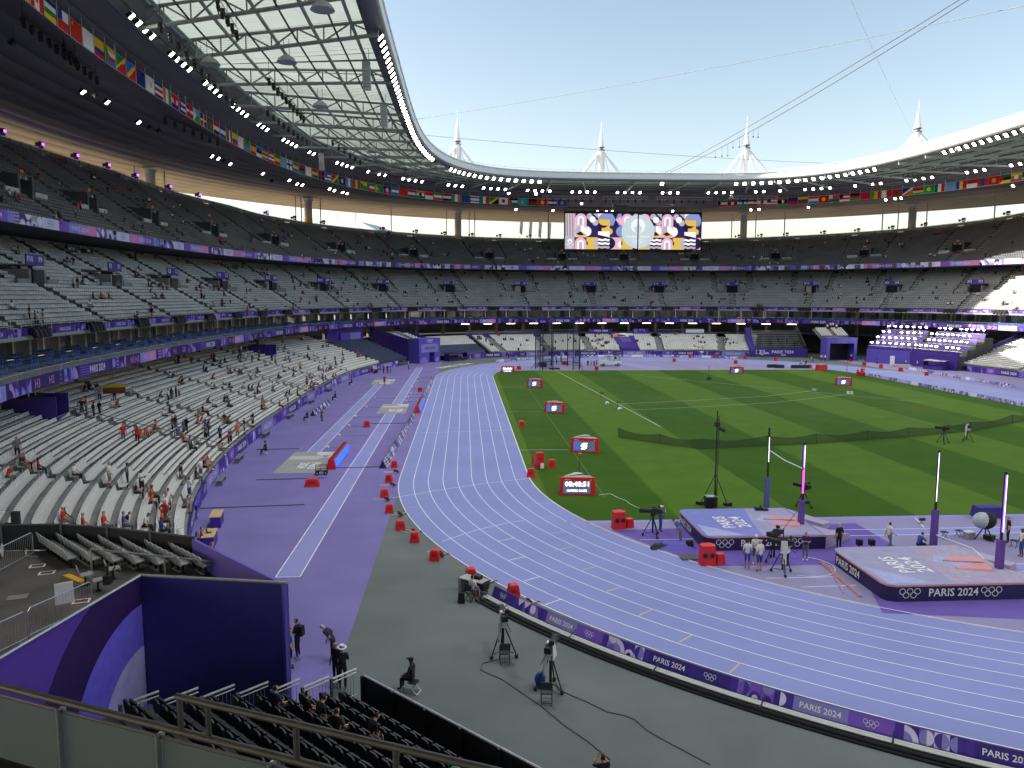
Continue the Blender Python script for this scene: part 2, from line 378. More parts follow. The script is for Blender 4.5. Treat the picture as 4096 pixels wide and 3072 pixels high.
for u0, v0, u1, v1, m in [(2034, 2242, 2101, 2227, line_w), (2095, 2325, 2160, 2307, line_w), (2180, 2420, 2246, 2397, line_w), (1993, 2165, 2056, 2153, line_w),
                          (2328, 2281, 2380, 2267, yel), (2427, 2366, 2481, 2349, yel), (2553, 2464, 2608, 2440, yel), (2716, 2570, 2768, 2541, yel), (2920, 2692, 2960, 2652, yel), (2220, 2202, 2290, 2188, yel),
                          (2141, 2016, 2210, 2010, lineg), (2166, 2072, 2226, 2064, lineg), (2200, 2133, 2260, 2125, lineg), (1625, 2031, 1680, 2028, lineg), (1667, 1978, 1720, 1976, lineg)]:
    seg(G(u0, v0)[:2], G(u1, v1)[:2], .06, .0125, m, parent=track)
seg(bend(0, 52, True), bend(10.9, 52, True), .05, .0125, line_w, parent=track)
for y in (-31, -26, -12, 8):
    for k in range(2, 9): seg((-TW-1.22*k, y+k*1.9), (-TW-1.22*(k+1)+.05, y+k*1.9), .04, .0125, lineg, parent=track)
for y, x0, x1 in [(47.5, 37.3, 48.1), (40.0, 37.3, 48.1), (49.0, 37.3, 48.1)]: seg((x0, y), (x1, y), .06, .0125, line_w, parent=track)
# field markings on the turf
for pts, w, m in [([G(2222, 1483), G(2643, 1708)], .07, line_w), ([G(2349, 1483), G(3706, 1611)], .06, line_w),
                  ([G(2474, 1617), G(2760, 1603), G(3072, 1585), G(3238, 1565)], .06, line_w), ([G(2520, 1641), G(2800, 1628), G(3072, 1613), G(3230, 1597), G(3382, 1579)], .06, line_w),
                  ([G(2012, 1648), G(2173, 1647)], .08, lineg), ([G(2080, 1801), G(2275, 1800)], .08, line_w), ([G(1985, 1549), G(2099, 1548)], .08, lineg),
                  ([(-31.9, 44), (-31.9, -49)], .05, mat('line_faint_green', (0.13, 0.22, 0.08), 0.9))]:
    curve_line([(p[0], p[1]) for p in pts], w, .034, m, turf_o)
# runways and pit covers of the long jump, lettering on the floor
runm = mat('runway_lavender', (0.255, 0.262, 0.54), 0.88, noise=0.06, scale=0.2)
fp = bpy.data.objects['purple_floor']
for x0, x1, y0, y1 in [(-53.05, -51.72, -65, 62.7), (-58.25, -56.95, -30.2, 29.0)]:
    sheet('runway', [(x0, y0), (x1, y0), (x1, y1), (x0, y1)], .008, runm, kind='structure')
    for x in (x0, x1): seg((x, y0), (x, y1), .06, .012, line_w, parent=fp)
    for y in (y0, y1): seg((x0, y), (x1, y), .06, .012, line_w, parent=fp)
grey_mat = mat('pit_cover_grey', (0.30, 0.30, 0.30), 0.8, noise=0.1, scale=0.7); cov2 = mat('pit_cover_light', (0.47, 0.47, 0.49), 0.8, noise=0.08)
for i, (cx, y0, y1, wd, lab) in enumerate([(-57.35, -39.6, -30.2, 4.1, 'nearest'), (-52.4, -5.1, 4.1, 3.8, 'middle'), (-57.3, 29.0, 37.5, 3.8, 'farthest')]):
    b = B(); b.prism([(cx-wd/2, y0), (cx+wd/2, y0), (cx+wd/2, y1), (cx-wd/2, y1)], 0, .03, 0)
    h = y1-y0; z = .035
    b.face([(cx-wd/2+.1, y0+h*.62, z), (cx+wd*.18, y0+h*.60, z), (cx+wd*.42, y0+h*.80, z), (cx-wd*.1, y0+h*.78, z), (cx-wd/2+.1, y0+h*.78, z)], 1)
    b.face([(cx+wd*.02, y0+h*.98, z), (cx+wd*.1, y0+h*.84, z), (cx+wd/2-.1, y0+h*.66, z), (cx+wd/2-.1, y0+h*.98, z)], 2)
    pr_ = Print().text('PARIS', 0, 0, 1.0, 3, 1).text('2024', 0, -1.25, 1.0, 3, 1, w=text2d('PARIS')[2]*.85)
    k = 0.78
    pr_.onto(b, lambda x, y, d: (cx+wd*.20+y*k*1.05-.2, y0+h*.43-x*k+.2, z), 0)
    b.obj('pit_cover', [grey_mat, cov2, mat('pit_cover_pale', (0.56, 0.57, 0.62), 0.8), line_w], None, label='grey printed cover over the %s long jump pit' % lab, cat='pit cover', group='covers on the long jump pits')
pb = B(); q = Print().text('PARIS 2024', 0, 0, 1.0, 0, 1)
a0 = bend(13.6, 24, True)
def onarc(x, y, d):
    L_ = math.radians(22)+x*2.0/51.0; r = TW+13.4+y*2.3; a = math.pi-L_
    return (r*math.cos(a), TL/2+r*math.sin(a), .008)
q.onto(pb, onarc, 0); pb.obj('floor_lettering', line_w, bpy.data.objects['arena_floor'])
# javelin/vault runways in the D areas
pv = bpy.data.objects['vault_zone_floor']
for y0 in (-58.9, -65.9):
    sheet('vault_runway', [(-19, y0-.61), (24, y0-.61), (24, y0+.61), (-19, y0+.61)], .012, runm, kind='structure')
    for s_ in (-.64, .64): seg((-19, y0+s_), (24, y0+s_), .06, .016, line_w, parent=pv)
for p, q_ in [((2560, 2160), (2850, 2155)), ((3063, 2314), (3350, 2308)), ((3209, 2349), (3426, 2342)), ((3360, 2028), (3450, 2055)), ((3660, 2072), (3697, 2110)), ((3246, 2090), (3229, 2108))]:
    seg(G(*p)[:2], G(*q_)[:2], .06, .0165, line_w, parent=pv)
seg((-TW+.4, -55.6), (TW, -55.6), .5, .012, runm, parent=pv, name='drain_edge')
c = G(3195, 2250); curve_line([(c.x+1.7*math.cos(a), c.y-.6+1.7*math.sin(a)) for a in np.linspace(-2.2, 1.2, 24)], .05, .0165, line_w, pv)
pt_ = bpy.data.objects['throwing_zone_floor']
sheet('javelin_runway', [(-2.0, GF), (2.0, GF), (-4.4, 72), (-8.4, 72)], .012, runm, kind='structure')
for p, q_ in [((-2.0, GF), (-8.4, 72)), ((2.0, GF), (-4.4, 72)), ((9, 54.2), (14.5, 57))]: seg(p, q_, .06, .016, line_w, parent=pt_)
curve_line([bend(-2.2, a, True) for a in range(68, 160, 3)], .06, .016, line_w, pt_)
# floor patches of deeper purple round the vault mats
purp2 = mat('floor_patch_purple', (0.13, 0.085, 0.36), 0.85, noise=0.1, scale=0.5)
sheet('floor_patch', [(-28.8, -64.6), (-16, -64.9), (-16, -56.8), (-33, -57.5), (-31, -61)], .0125, purp2, kind='structure')
sheet('floor_patch', [(-22.3, -71.6), (-12, -73.4), (-9, -70), (-20.6, -66.4)], .0125, purp2, kind='structure')
# ================================================================== the bowl
bowl = thing('stadium_bowl', 'three-tiered oval concrete stadium bowl around the athletics track', 'stadium')
def seat_template(w=.42, k=0):
    """low seat facing +y: pan and back, open underneath"""
    V, F = [], []
    def bx(x0, x1, y0, y1, z0, z1, tilt=0.0):
        i = len(V); V.extend([(x0, y0, z0), (x1, y0, z0), (x1, y1, z0), (x0, y1, z0), (x0, y0-tilt, z1), (x1, y0-tilt, z1), (x1, y1-tilt, z1), (x0, y1-tilt, z1)])
        for f in ((4, 5, 6, 7), (0, 1, 5, 4), (1, 2, 6, 5), (2, 3, 7, 6), (3, 0, 4, 7)): F.append([i+a for a in f])
    bx(-w/2, w/2, -.14, .22, .38, .43); bx(-w/2, w/2, -.22, -.17, .50, .80, .06)
    return np.array(V, float), np.array(F)
class Tier:
    def __init__(s, name, front, rear, z0, z1, N, t0, t1, nt, m, sp, sm, aisles=(), voms=(), srange=None, jitter=.02, gap=.62):
        s.name, s.fr, s.re, s.z0, s.z1, s.N = name, front, rear, z0, z1, N
        t = TS(nt, t0, t1); prof = []
        for i in range(N): prof += [s.P(t, i/N, i), s.P(t, (i+1)/N, i)]
        s.mesh = grid(name, np.stack(prof), m, bowl)
        s.seats = []; s.rows = []; V0, F0 = seat_template(sp-.07); Vs, Fs = [], []; cnt = 0
        td = TS(1400, *(srange or (t0, t1)))
        for i in range(N):
            c = s.P(td, (i+.5)/N, i); cum = np.concatenate([[0], np.cumsum(np.hypot(np.diff(c[:, 0]), np.diff(c[:, 1])))])
            d = np.arange(sp/2, cum[-1], sp); ok = np.ones(len(d), bool)
            for (ta, r0, r1, hw) in aisles:
                if r0 <= i <= r1: ok &= np.abs(d-np.interp(-ta, -td, cum)) > hw
            for (ta, r0, r1, hw) in voms:
                if r0 <= i <= r1: ok &= np.abs(d-np.interp(-ta, -td, cum)) > hw
            d = d[ok]; x = np.interp(d, cum, c[:, 0]); y = np.interp(d, cum, c[:, 1]); z = np.interp(d, cum, c[:, 2])
            tx = np.interp(d+.3, cum, c[:, 0])-np.interp(d-.3, cum, c[:, 0]); ty = np.interp(d+.3, cum, c[:, 1])-np.interp(d-.3, cum, c[:, 1])
            a = np.arctan2(-tx, ty)-math.pi/2              # +y of the seat points to the field
            s.seats.append(np.stack([x, y, z, a, np.full(len(x), i)], 1))
        s.seats = np.concatenate(s.seats); s.V0, s.F0, s.sm = V0, F0, sm
        s.taken = np.zeros(len(s.seats), bool)
    def P(s, t, f, i):
        xf, yf = s.fr.xy(t); xr, yr = s.re.xy(t); x = xf+(xr-xf)*f; y = yf+(yr-yf)*f
        z1 = s.z1(xr, yr) if callable(s.z1) else s.z1
        return np.stack([x, y, s.z0+(z1-s.z0)*(i/max(1, s.N-1))+0*x], -1)
    def at(s, t, row, f=.5):
        return s.P(np.array([t]), (row+f)/s.N, row)[0]
    def nearest(s, u, v, h=.9, free=True):
        px, w = PX(s.seats[:, :3]+np.array([0, 0, h])); d = np.hypot(px[:, 0]-u, px[:, 1]-v); d[w < 1] = 1e9
        return int(np.argmin(d))
    def finish(s, skip=None, name='seats'):
        q = s.seats if skip is None else s.seats[~skip]
        n = len(q); a = q[:, 3]; ca, sa = np.cos(a), np.sin(a); V = s.V0
        X = q[:, 0, None]+V[None, :, 0]*ca[:, None]-V[None, :, 1]*sa[:, None]
        Y = q[:, 1, None]+V[None, :, 0]*sa[:, None]+V[None, :, 1]*ca[:, None]
        Z = q[:, 2, None]+V[None, :, 2]+rng.normal(0, .006, (n, 1))
        F = (s.F0[None]+(np.arange(n)*len(V))[:, None, None]).reshape(-1, 4)
        return new(name, bigmesh(name, np.stack([X, Y, Z], -1).reshape(-1, 3), F, [s.sm]), None, kind='stuff')
def tS(ring, d): return float(np.interp(d, ring.c, ring.t))
# --- positions of gangways: measured along the reference ring
cs0, cs1 = RC.s_of(-80, -55), RC.s_of(60, 90)
VS = [tS(RC, d) for d in np.arange(RC.s_of(-80.5, -38), RC.s_of(80, 40), 19.4)]            # middle-tier entrances
VU = [tS(RC, d) for d in np.arange(RC.s_of(-81.5, -27), RC.s_of(79, 45), 19.4)]            # upper-tier entrances
def off(t, m): return tS(RC, float(np.interp(-t, -RC.t, RC.c))+m)
NM, NU = 24, 25
ais_m = [(t, 0, 9, .8) for t in VS]+[(off(t, k), 10, NM, .8) for t in VS for k in (-4.4, 4.4)]
vom_m = [(t, 9, 13, 1.9) for t in VS]
ais_u = [(t, 0, 5, .75) for t in VU]+[(off(t, k), 6, NU, .75) for t in VU for k in (-4.2, 4.2)]
vom_u = [(t, 6, 10, 1.7) for t in VU]
FULL = (1.5*math.pi, -.5*math.pi)
t_l, t_r = RC.t_of(-79, -62), RC.t_of(80.5, 22)
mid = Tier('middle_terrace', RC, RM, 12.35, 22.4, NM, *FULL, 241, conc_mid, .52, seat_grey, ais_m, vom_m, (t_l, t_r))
upp = Tier('upper_terrace', RB, RD, 23.9, lambda x, y: zD(x, y)-1.0, NU, *FULL, 241, conc_dark, .56, seat_shaded, ais_u, vom_u, (RC.t_of(-81, -48), t_r))
# lower tier: left side, far end, right side
tl0, tl1 = R0.t_of(-56, -69), R0.t_of(-59.6, 57.3)
LA = [R0.t_of(-65, y) for y in (-55, -36.2, -23.7, -8, 8, 23, 38)]
ais_l = [(t, 0, 24, .6) for t in LA]
vom_l = [(R0.t_of(-64, -38.3), 13, 17, 1.6), (R0.t_of(-64.6, 30.6), 12, 16, 1.6)]
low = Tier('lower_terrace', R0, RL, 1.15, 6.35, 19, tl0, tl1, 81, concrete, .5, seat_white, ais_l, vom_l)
tf0, tf1 = R0.t_of(-36, 90), R0.t_of(33, 91)
FA = [R0.t_of(x, 93) for x in (-33.5, -20.5, -9.5, 9.5, 25)]
lof = Tier('lower_terrace', R0, RLF, 1.15, 4.45, 13, tf0, tf1, 61, concrete, .5, seat_white, [(t, 0, 13, 1.0) for t in FA]+[(R0.t_of(1.2, 95), 0, 13, 2.6)])
tr0, tr1 = R0.t_of(61.5, 50.5), R0.t_of(65.4, -25)
lor = Tier('lower_terrace', R0, RL, 1.15, 6.35, 19, tr0, tr1, 61, concrete, .5, seat_white, [(R0.t_of(65, y), 0, 24, .6) for y in (36, 18, 0)])
# gangway stairs, one object each
def stair(T, ta, r0, r1, w=1.35, m=conc_light):
    b = B()
    for i in range(r0, min(r1, T.N-1)+1):
        p0, p1 = Vector(T.at(ta, i, 0.0)), Vector(T.at(ta, i, 1.0)); d = (p1-p0); d.z = 0; d.normalize(); e = Vector((-d.y, d.x, 0))*w/2
        zt = p0.z; rise = (T.at(ta, min(i+1, T.N-1), 0)[2]-zt)/2; pm = (p0+p1)/2
        for a_, b_, z0, z1 in ((p0, pm, zt, zt+.02), (pm, p1-d*.01, zt, zt+max(rise, .05))):
            b.hexa([(*(a_-e)[:2], z0), (*(b_-e)[:2], z0), (*(b_+e)[:2], z0), (*(a_+e)[:2], z0)], [(*(a_-e)[:2], z1), (*(b_-e)[:2], z1), (*(b_+e)[:2], z1), (*(a_+e)[:2], z1)])
    return b.obj('aisle_stair', m, bowl)
def vis(T, ta, r): 
    px, w = PX(T.at(ta, r)); return w > 0 and -150 < px[0] < 4300
for t, r0, r1, _ in ais_m:
    if vis(mid, t, r0) or vis(mid, t, min(r1, 23)): stair(mid, t, r0, r1)
conc_up = mat('concrete_upper_stairs', (0.26, 0.265, 0.27), 0.85, noise=0.15, scale=1.2)
for t, r0, r1, _ in ais_u:
    if vis(upp, t, r0) or vis(upp, t, min(r1, 24)): stair(upp, t, r0, r1, 1.3, conc_up)
for t, r0, r1, _ in ais_l: stair(low, t, r0, 18, 1.1, concrete)
for t in FA: stair(lof, t, 0, 12, 1.9, concrete)
for y in (36, 18, 0): stair(lor, R0.t_of(65, y), 0, 18, 1.1)
# entrances let into the tiers (dark opening, side walls, sign board)
sgnM = [('E8', 'E7'), ('F10', 'F9'), ('F2', 'F1'), ('C8', 'C7'), ('C4', 'C3'), ('B12', 'B11'), ('B10', 'B9'), ('A10', 'A9'), ('Z14', 'Z13'), ('Z12', 'Z11'), ('Y16', 'Y15'), ('Y14', 'Y13'), ('Y2', 'Y1'), ('X15', 'X14'), ('X5', 'X4'), ('X3', 'X2'), ('W9', 'W8'), ('W4', 'W3')]
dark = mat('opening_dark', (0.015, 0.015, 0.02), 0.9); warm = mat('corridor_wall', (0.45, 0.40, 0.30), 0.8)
white_t = mat('sign_white', (0.8, 0.8, 0.8), 0.6, noise=0); orange_t = mat('sign_orange', (0.65, 0.14, 0.04), 0.6)
def frame_at(T, ta, r):
    p = Vector(T.at(ta, r, 0.0)); q = Vector(T.at(ta, r, 1.0)); d = (q-p); d.z = 0; d.normalize(); return p, d, Vector((d.y, -d.x, 0))   # outward, and to the viewer's right
def fbox(b, p, d, e, x0, x1, y0, y1, z0, z1, m=0):
    def Q(x, y, z): return tuple(p+e*x+d*y+Vector((0, 0, z)))
    b.hexa([Q(x0, y0, z0), Q(x1, y0, z0), Q(x1, y1, z0), Q(x0, y1, z0)], [Q(x0, y0, z1), Q(x1, y0, z1), Q(x1, y1, z1), Q(x0, y1, z1)], m)
for k, t in enumerate(VS):
    if not vis(mid, t, 9): continue
    p, d, e = frame_at(mid, t, 9); ent = new('entrance', None, bowl)
    b = B(); fbox(b, p, d, e, -1.9, -1.5, .05, 3.4, 0, 1.9); fbox(b, p, d, e, 1.5, 1.9, .05, 3.4, 0, 1.9); fbox(b, p, d, e, -1.9, 1.9, 1.0, 3.6, 2.3, 2.45)
    fbox(b, p, d, e, -4.6, -1.9, -.05, .25, -.05, .85); fbox(b, p, d, e, 1.9, 4.6, -.05, .25, -.05, .85)
    b.obj('side_wall', concrete, ent)
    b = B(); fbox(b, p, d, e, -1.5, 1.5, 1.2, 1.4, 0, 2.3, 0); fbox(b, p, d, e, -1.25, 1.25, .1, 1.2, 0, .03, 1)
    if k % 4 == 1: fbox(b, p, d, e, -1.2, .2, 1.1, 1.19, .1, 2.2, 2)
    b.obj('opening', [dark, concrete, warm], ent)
    b = B(); fbox(b, p, d, e, -2.0, 2.0, .2, .32, 2.35, 3.5, 0)
    q = Print(); s_ = sgnM[k % len(sgnM)]; q.text(s_[0], -1.75, .3, .6, 1, 1).text(s_[1], .75, .3, .6, 1, 1)
    q.onto(b, lambda x, y, dd: tuple(p+e*x+d*(.2-.02)+Vector((0, 0, 2.4+y))), 0); b.obj('sign_board', [violet, white_t], ent)
for k, t in enumerate(VU):
    if not vis(upp, t, 6): continue
    p, d, e = frame_at(upp, t, 6); ent = new('entrance', None, bowl)
    b = B(); fbox(b, p, d, e, -1.7, -1.2, .05, 4.2, 0, 2.6); fbox(b, p, d, e, 1.2, 1.7, .05, 4.2, 0, 2.6); fbox(b, p, d, e, -1.7, 1.7, .5, 4.2, 2.5, 2.65); b.obj('side_wall', conc_dark, ent)
    b = B(); fbox(b, p, d, e, -4.4, -1.7, -.05, .25, -.05, .8); fbox(b, p, d, e, 1.7, 4.4, -.05, .25, -.05, .8); b.obj('parapet', conc_light, ent)
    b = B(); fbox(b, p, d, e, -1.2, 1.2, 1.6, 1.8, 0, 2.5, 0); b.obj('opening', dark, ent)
    b = B(); fbox(b, p, d, e, -1.1, 1.1, .4, .48, 2.1, 2.55, 0); q = Print(); n0 = 31-k; q.text(str(n0), -.9, .06, .32, 1, 1).text(str(n0-1), .4, .06, .32, 1, 1)
    q.onto(b, lambda x, y, dd: tuple(p+e*x+d*.38+Vector((0, 0, 2.1+y))), 0); fbox(b, p, d, e, -.5, .3, .42, .5, 2.9, 3.3, 2); b.obj('sign_board', [conc_dark, white_t, orange_t], ent)
# walls, slabs and soffits
tF = TS(241); tV = TS(161, RC.t_of(-79, -66), RC.t_of(81, -10))
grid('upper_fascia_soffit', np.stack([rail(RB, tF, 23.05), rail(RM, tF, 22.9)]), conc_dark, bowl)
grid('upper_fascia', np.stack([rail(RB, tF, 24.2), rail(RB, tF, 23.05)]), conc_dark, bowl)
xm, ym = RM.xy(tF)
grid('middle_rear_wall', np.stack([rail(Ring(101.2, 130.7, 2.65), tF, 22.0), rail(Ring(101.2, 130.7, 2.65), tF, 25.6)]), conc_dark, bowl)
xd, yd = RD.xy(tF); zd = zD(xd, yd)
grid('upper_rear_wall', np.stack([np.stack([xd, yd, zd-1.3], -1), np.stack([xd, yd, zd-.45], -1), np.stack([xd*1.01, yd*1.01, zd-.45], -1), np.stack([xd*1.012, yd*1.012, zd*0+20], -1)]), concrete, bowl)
# guard rail with posts along the back of the upper tier
b = B(); zs = lambda x, y: float(zD(np.array(x), np.array(y)))
sg = np.arange(RD.s_of(-110, -15), RD.s_of(108, 45), 2.6); pp = [RD.at(s_) for s_ in sg]
for x, y, nx, ny in pp: b.box((x+nx*.1, y+ny*.1, zs(x, y)-.05), (.06, .06, 1.1), 0)
b.path([(x+nx*.1, y+ny*.1, zs(x, y)+.5) for x, y, nx, ny in pp], .04); b.path([(x+nx*.1, y+ny*.1, zs(x, y)+.1) for x, y, nx, ny in pp], .025); b.obj('guard_rail', dark_metal, bowl)
glz = mat('screen_panel_glass', (0.30, 0.33, 0.35), 0.25, noise=0.1)
b = B()
for (x, y, nx, ny), (x2, y2, _, _) in zip(pp[:-1], pp[1:]): b.face([(x, y, zs(x, y)-.4), (x2, y2, zs(x2, y2)-.4), (x2, y2, zs(x2, y2)+.42), (x, y, zs(x, y)+.42)])
b.obj('wind_screen', glz, bowl)
# ------------------------------------------------------------------ lodge level between banner A and banner C
RG1 = Ring(87.5, 116.5, 2.75); RA2 = Ring(77.6, 107.6, 2.9)
lodge = thing('lodge_level', 'ring of glazed boxes with blue seats between two violet banners', 'lodges')
prof = [rail(RA2, tV, 8.45)]
for i in range(4): prof += [rail(Ring(77.6+1.35*(i+1), 107.6+1.35*(i+1), 2.85), tV, 8.45+.16*i), rail(Ring(77.6+1.35*(i+1), 107.6+1.35*(i+1), 2.85), tV, 8.45+.16*(i+1))]
prof.append(rail(Ring(88, 117, 2.75), tV, 9.1)); grid('floor', np.stack(prof), concrete, lodge)
grid('underside', np.stack([rail(RA2, tV, 8.3), rail(Ring(90, 119, 2.75), tV, 8.2)]), conc_dark, lodge)
grid('ceiling', np.stack([rail(RC, tV, 11.62), rail(Ring(89, 118, 2.75), tV, 11.6)]), concrete, lodge)
grid('edge_beam', np.stack([rail(Ring(81.7, 110.7, 2.8), tV, 11.88), rail(Ring(81.7, 110.7, 2.8), tV, 11.55), rail(Ring(82.3, 111.3, 2.8), tV, 11.5)]), steel, lodge)
glass_d = mat('lodge_glass', (0.10, 0.13, 0.125), 0.08, noise=0.5, scale=0.25, spec=0.6); post_m = mat('lodge_post', (0.48, 0.48, 0.45), 0.6)
pane_c = [glass_d, mat('lodge_glass_lit', (0.34, 0.40, 0.37), 0.1, noise=0.5, scale=0.4, spec=.6), mat('lodge_curtain', (0.15, 0.165, 0.16), 0.5)]
s0, s1 = RG1.s_of(-86, -66), RG1.s_of(86, 30); sl_ = np.arange(s0, s1, 6.2); cup = None
tmpl_v, tmpl_f = seat_template(.44); lod_seats = []
for k, s_ in enumerate(sl_):
    x, y, nx, ny = RG1.at(s_); p = Vector((x, y, 0)); d = Vector((-nx, -ny, 0)); e = Vector((d.y, -d.x, 0))
    b = B(); fbox(b, p, d, e, -.22, .22, -1.5, .1, 8.9, 11.6); b.obj('post', post_m, lodge)
    b = B(); x2, y2, _, _ = RG1.at(s_+6.2); q2 = Vector((x2, y2, 0)); L = (q2-p); n5 = 4
    f = new('glazing', None, lodge)
    for j in range(n5):
        a_, c_ = p+L*(.05+.9*j/n5), p+L*(.05+.9*(j+1)/n5); bb = B(); bb.hexa([(*a_[:2], 9.15), (*c_[:2], 9.15), (*(c_+d*.05)[:2], 9.15), (*(a_+d*.05)[:2], 9.15)], [(*a_[:2], 11.4), (*c_[:2], 11.4), (*(c_+d*.05)[:2], 11.4), (*(a_+d*.05)[:2], 11.4)]); bb.obj('pane', pane_c[(k*3+j*7) % 3 if (k+j) % 3 else 1], f)
        b.tube((*(a_-d*.02)[:2], 9.1), (*(a_-d*.02)[:2], 11.45), .045, 0, 4)
    b.tube((*p[:2], 11.42), (*q2[:2], 11.42), .05, 0, 4); b.obj('mullion', post_m, f)
    # seats of one box: four short rows, with a dividing rail
    for i in range(4):
        Rr = (77.6+1.35*(i+.55), 107.6+1.35*(i+.55))
        o = p-d*(1.35*(3.2-i)+1.2)
        for j in range(9):
            c_ = o+e*(.75+j*.53); lod_seats.append((c_.x, c_.y, 8.46+.16*i+.12, math.atan2(-nx, ny) if 0 else math.atan2(d.x, -d.y), i))
    b = B(); o = p-d*6.3
    for j in range(4):
        a_, c_ = o+d*(j*1.5), o+d*(j*1.5+1.5); za, zb = 9.35+.16*j, 9.35+.16*(j+1)
        b.tube((*a_[:2], za), (*c_[:2], zb), .035, 0, 5); b.tube((*a_[:2], za-.95), (*a_[:2], za), .03, 0, 5)
    b.obj('divider_rail', alu, lodge)
q = np.array(lod_seats)
class _T: pass
lt = _T(); lt.seats = q; lt.V0, lt.F0, lt.sm = tmpl_v, tmpl_f, seat_blue
px, w_ = PX(q[:, :3]); ok = (w_ > 0) & (px[:, 0] > -250) & (px[:, 0] < 4350); Tier.finish(lt, ~ok, 'lodge_seats')
# top rail above banner A
b = B(); sr = np.arange(RA.s_of(-74, -60), RA.s_of(76, 25), 2.2); pr_ = [RA.at(s_) for s_ in sr]
b.path([(x-nx*.1, y-ny*.1, 9.85) for x, y, nx, ny in pr_], .035)
for x, y, nx, ny in pr_[::2]: b.tube((x-nx*.1, y-ny*.1, 9.3), (x-nx*.1, y-ny*.1, 9.85), .03, 0, 4)
b.obj('balcony_rail', alu, lodge)
# guard rail in front of the middle tier
b = B(); sr = np.arange(RC.s_of(-79, -60), RC.s_of(80, 20), 2.0); pr_ = [RC.at(s_) for s_ in sr]
b.path([(x-nx*.05, y-ny*.05, 13.2) for x, y, nx, ny in pr_], .04)
for x, y, nx, ny in pr_: b.tube((x-nx*.05, y-ny*.05, 12.5), (x-nx*.05, y-ny*.05, 13.2), .03, 0, 4)
b.obj('guard_rail', alu, bowl)
# concourse behind the lower tier: back wall, columns, railing walls at the far end
tC = TS(161, RC.t_of(-79, -70), RC.t_of(80, -15)); RBk = Ring(94, 122, 2.75)
grid('under_stand_dark_filler', np.stack([rail(Ring(66.3, 96, 3), tC, .018), rail(RBk, tC, .02)]), conc_dark, bowl)  # dark filler sheet added so the gaps under the stands look dark
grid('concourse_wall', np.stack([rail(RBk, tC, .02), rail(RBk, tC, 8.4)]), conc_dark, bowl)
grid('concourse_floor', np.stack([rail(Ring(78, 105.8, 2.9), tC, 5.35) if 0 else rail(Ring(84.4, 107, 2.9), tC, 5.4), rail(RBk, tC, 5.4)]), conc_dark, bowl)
sc_ = np.arange(RL.s_of(-84, -60), RL.s_of(84, 40), 7.5)
for s_ in sc_:
    x, y, nx, ny = RL.at(s_); b = B(); b.box((x-nx*2.6, y-ny*2.6, 6.2), (.7, .7, 5.2), 0, math.atan2(ny, nx)); b.obj('concourse_column', mat('column_warm', (0.17, 0.15, 0.14), 0.8, noise=.2), bowl)
lit = em('FFF4E0', 6.0)
for s_ in np.arange(RLF.s_of(-40, 97), RLF.s_of(45, 95), 6.3):     # strip lights under the lodges
    x, y, nx, ny = RLF.at(s_); b = B(); b.box((x-nx*3.2, y-ny*3.2, 8.05), (2.3, .25, .1), 1, math.atan2(ny, nx)+math.pi/2); b.box((x-nx*3.2, y-ny*3.2, 8.13), (2.4, .3, .08), 0, math.atan2(ny, nx)+math.pi/2); b.obj('strip_light', [steel_dk, lit], bowl)

# ------------------------------------------------------------------ printed banners
def slab(b, ring, s0, w, z0, h, th, m):
    k = max(1, int(math.ceil(w/1.25)))
    for i in range(k):
        q = []
        for d in (s0+w*i/k, s0+w*(i+1)/k):
            x, y, nx, ny = ring.at(d); q.append(((x, y), (x-nx*th, y-ny*th)))
        b.hexa([(*q[0][0], z0), (*q[1][0], z0), (*q[1][1], z0), (*q[0][1], z0)], [(*q[0][0], z0+h), (*q[1][0], z0+h), (*q[1][1], z0+h), (*q[0][1], z0+h)], m)
def run_banner(root, ring, z0, h, s0, s1, seq, mats, off=.012, th=.1, part='panel'):
    s_, k = s0, 0
    while s_ < s1-1:
        w, fn = seq[k % len(seq)]; w = min(w, s1-s_); b = B(); slab(b, ring, s_, w, z0, h, th, 0); q = Print(); fn(q, w, h, k)
        sb = s_
        q.onto(b, lambda x, y, d: (lambda r: (r[0]+r[2]*d, r[1]+r[3]*d, z0+y))(ring.at(sb+x)), off); b.obj(part, mats, root); s_ += w; k += 1
PAL = [hm('2A1A66'), hm('4A2C9C'), hm('7A55C4'), hm('B98AD8'), hm('D98BC8'), hm('8C8CE0'), hm('D8D2F0'), white_t, hm('3A2488')]
codes = [('H3', 'H2'), ('H1', 'G8'), ('G7', 'G6'), ('D5', 'D1'), ('B9', 'B8'), ('B7', 'B6'), ('B5', 'A6'), ('A5', 'Z10'), ('Z9', 'Z4'), ('Z3', 'Z2'), ('Z1', 'Y10'), ('Y9', 'Y4'), ('Y3', 'X9'), ('X8', 'X7')]
def gA_dark(q, w, h, k):
    q.rect(0, 0, w, h, 8, 1)
    for j in range(4): q.rect(.1, h*(.12+.22*j), 2.0, h*.10, 2, 2)
    q.text('PARIS 2024', 2.3, h*.2, h*.6, 7, 3, w=3.6)
def gA_pink(q, w, h, k):
    for j in range(5): q.rect(w*j/5, 0, w/5, h, (5, 3, 3, 4, 4)[j] if k % 2 else (4, 4, 3, 3, 5)[j], 1)
    q.text('PARIS 2024', w*.22, h*.28, h*.45, 6, 3, w=w*.55)
def gA_cells(q, w, h, k): q.rect(0, 0, w, h, 0, 1); q.cells(.6, 0, h, 4, [1, 2, 3, 5, 0], k*7+1)
def gA_code(q, w, h, k):
    q.rect(0, 0, w, h, 0, 1); c = codes[(k//7) % len(codes)]; q.text(c[0], .3, h*.2, h*.6, 4, 3); q.text(c[1], w-1.4, h*.2, h*.6, 4, 3)
banA = thing('violet_banner', 'violet banner round the balcony of the blue-seated boxes', 'banner')
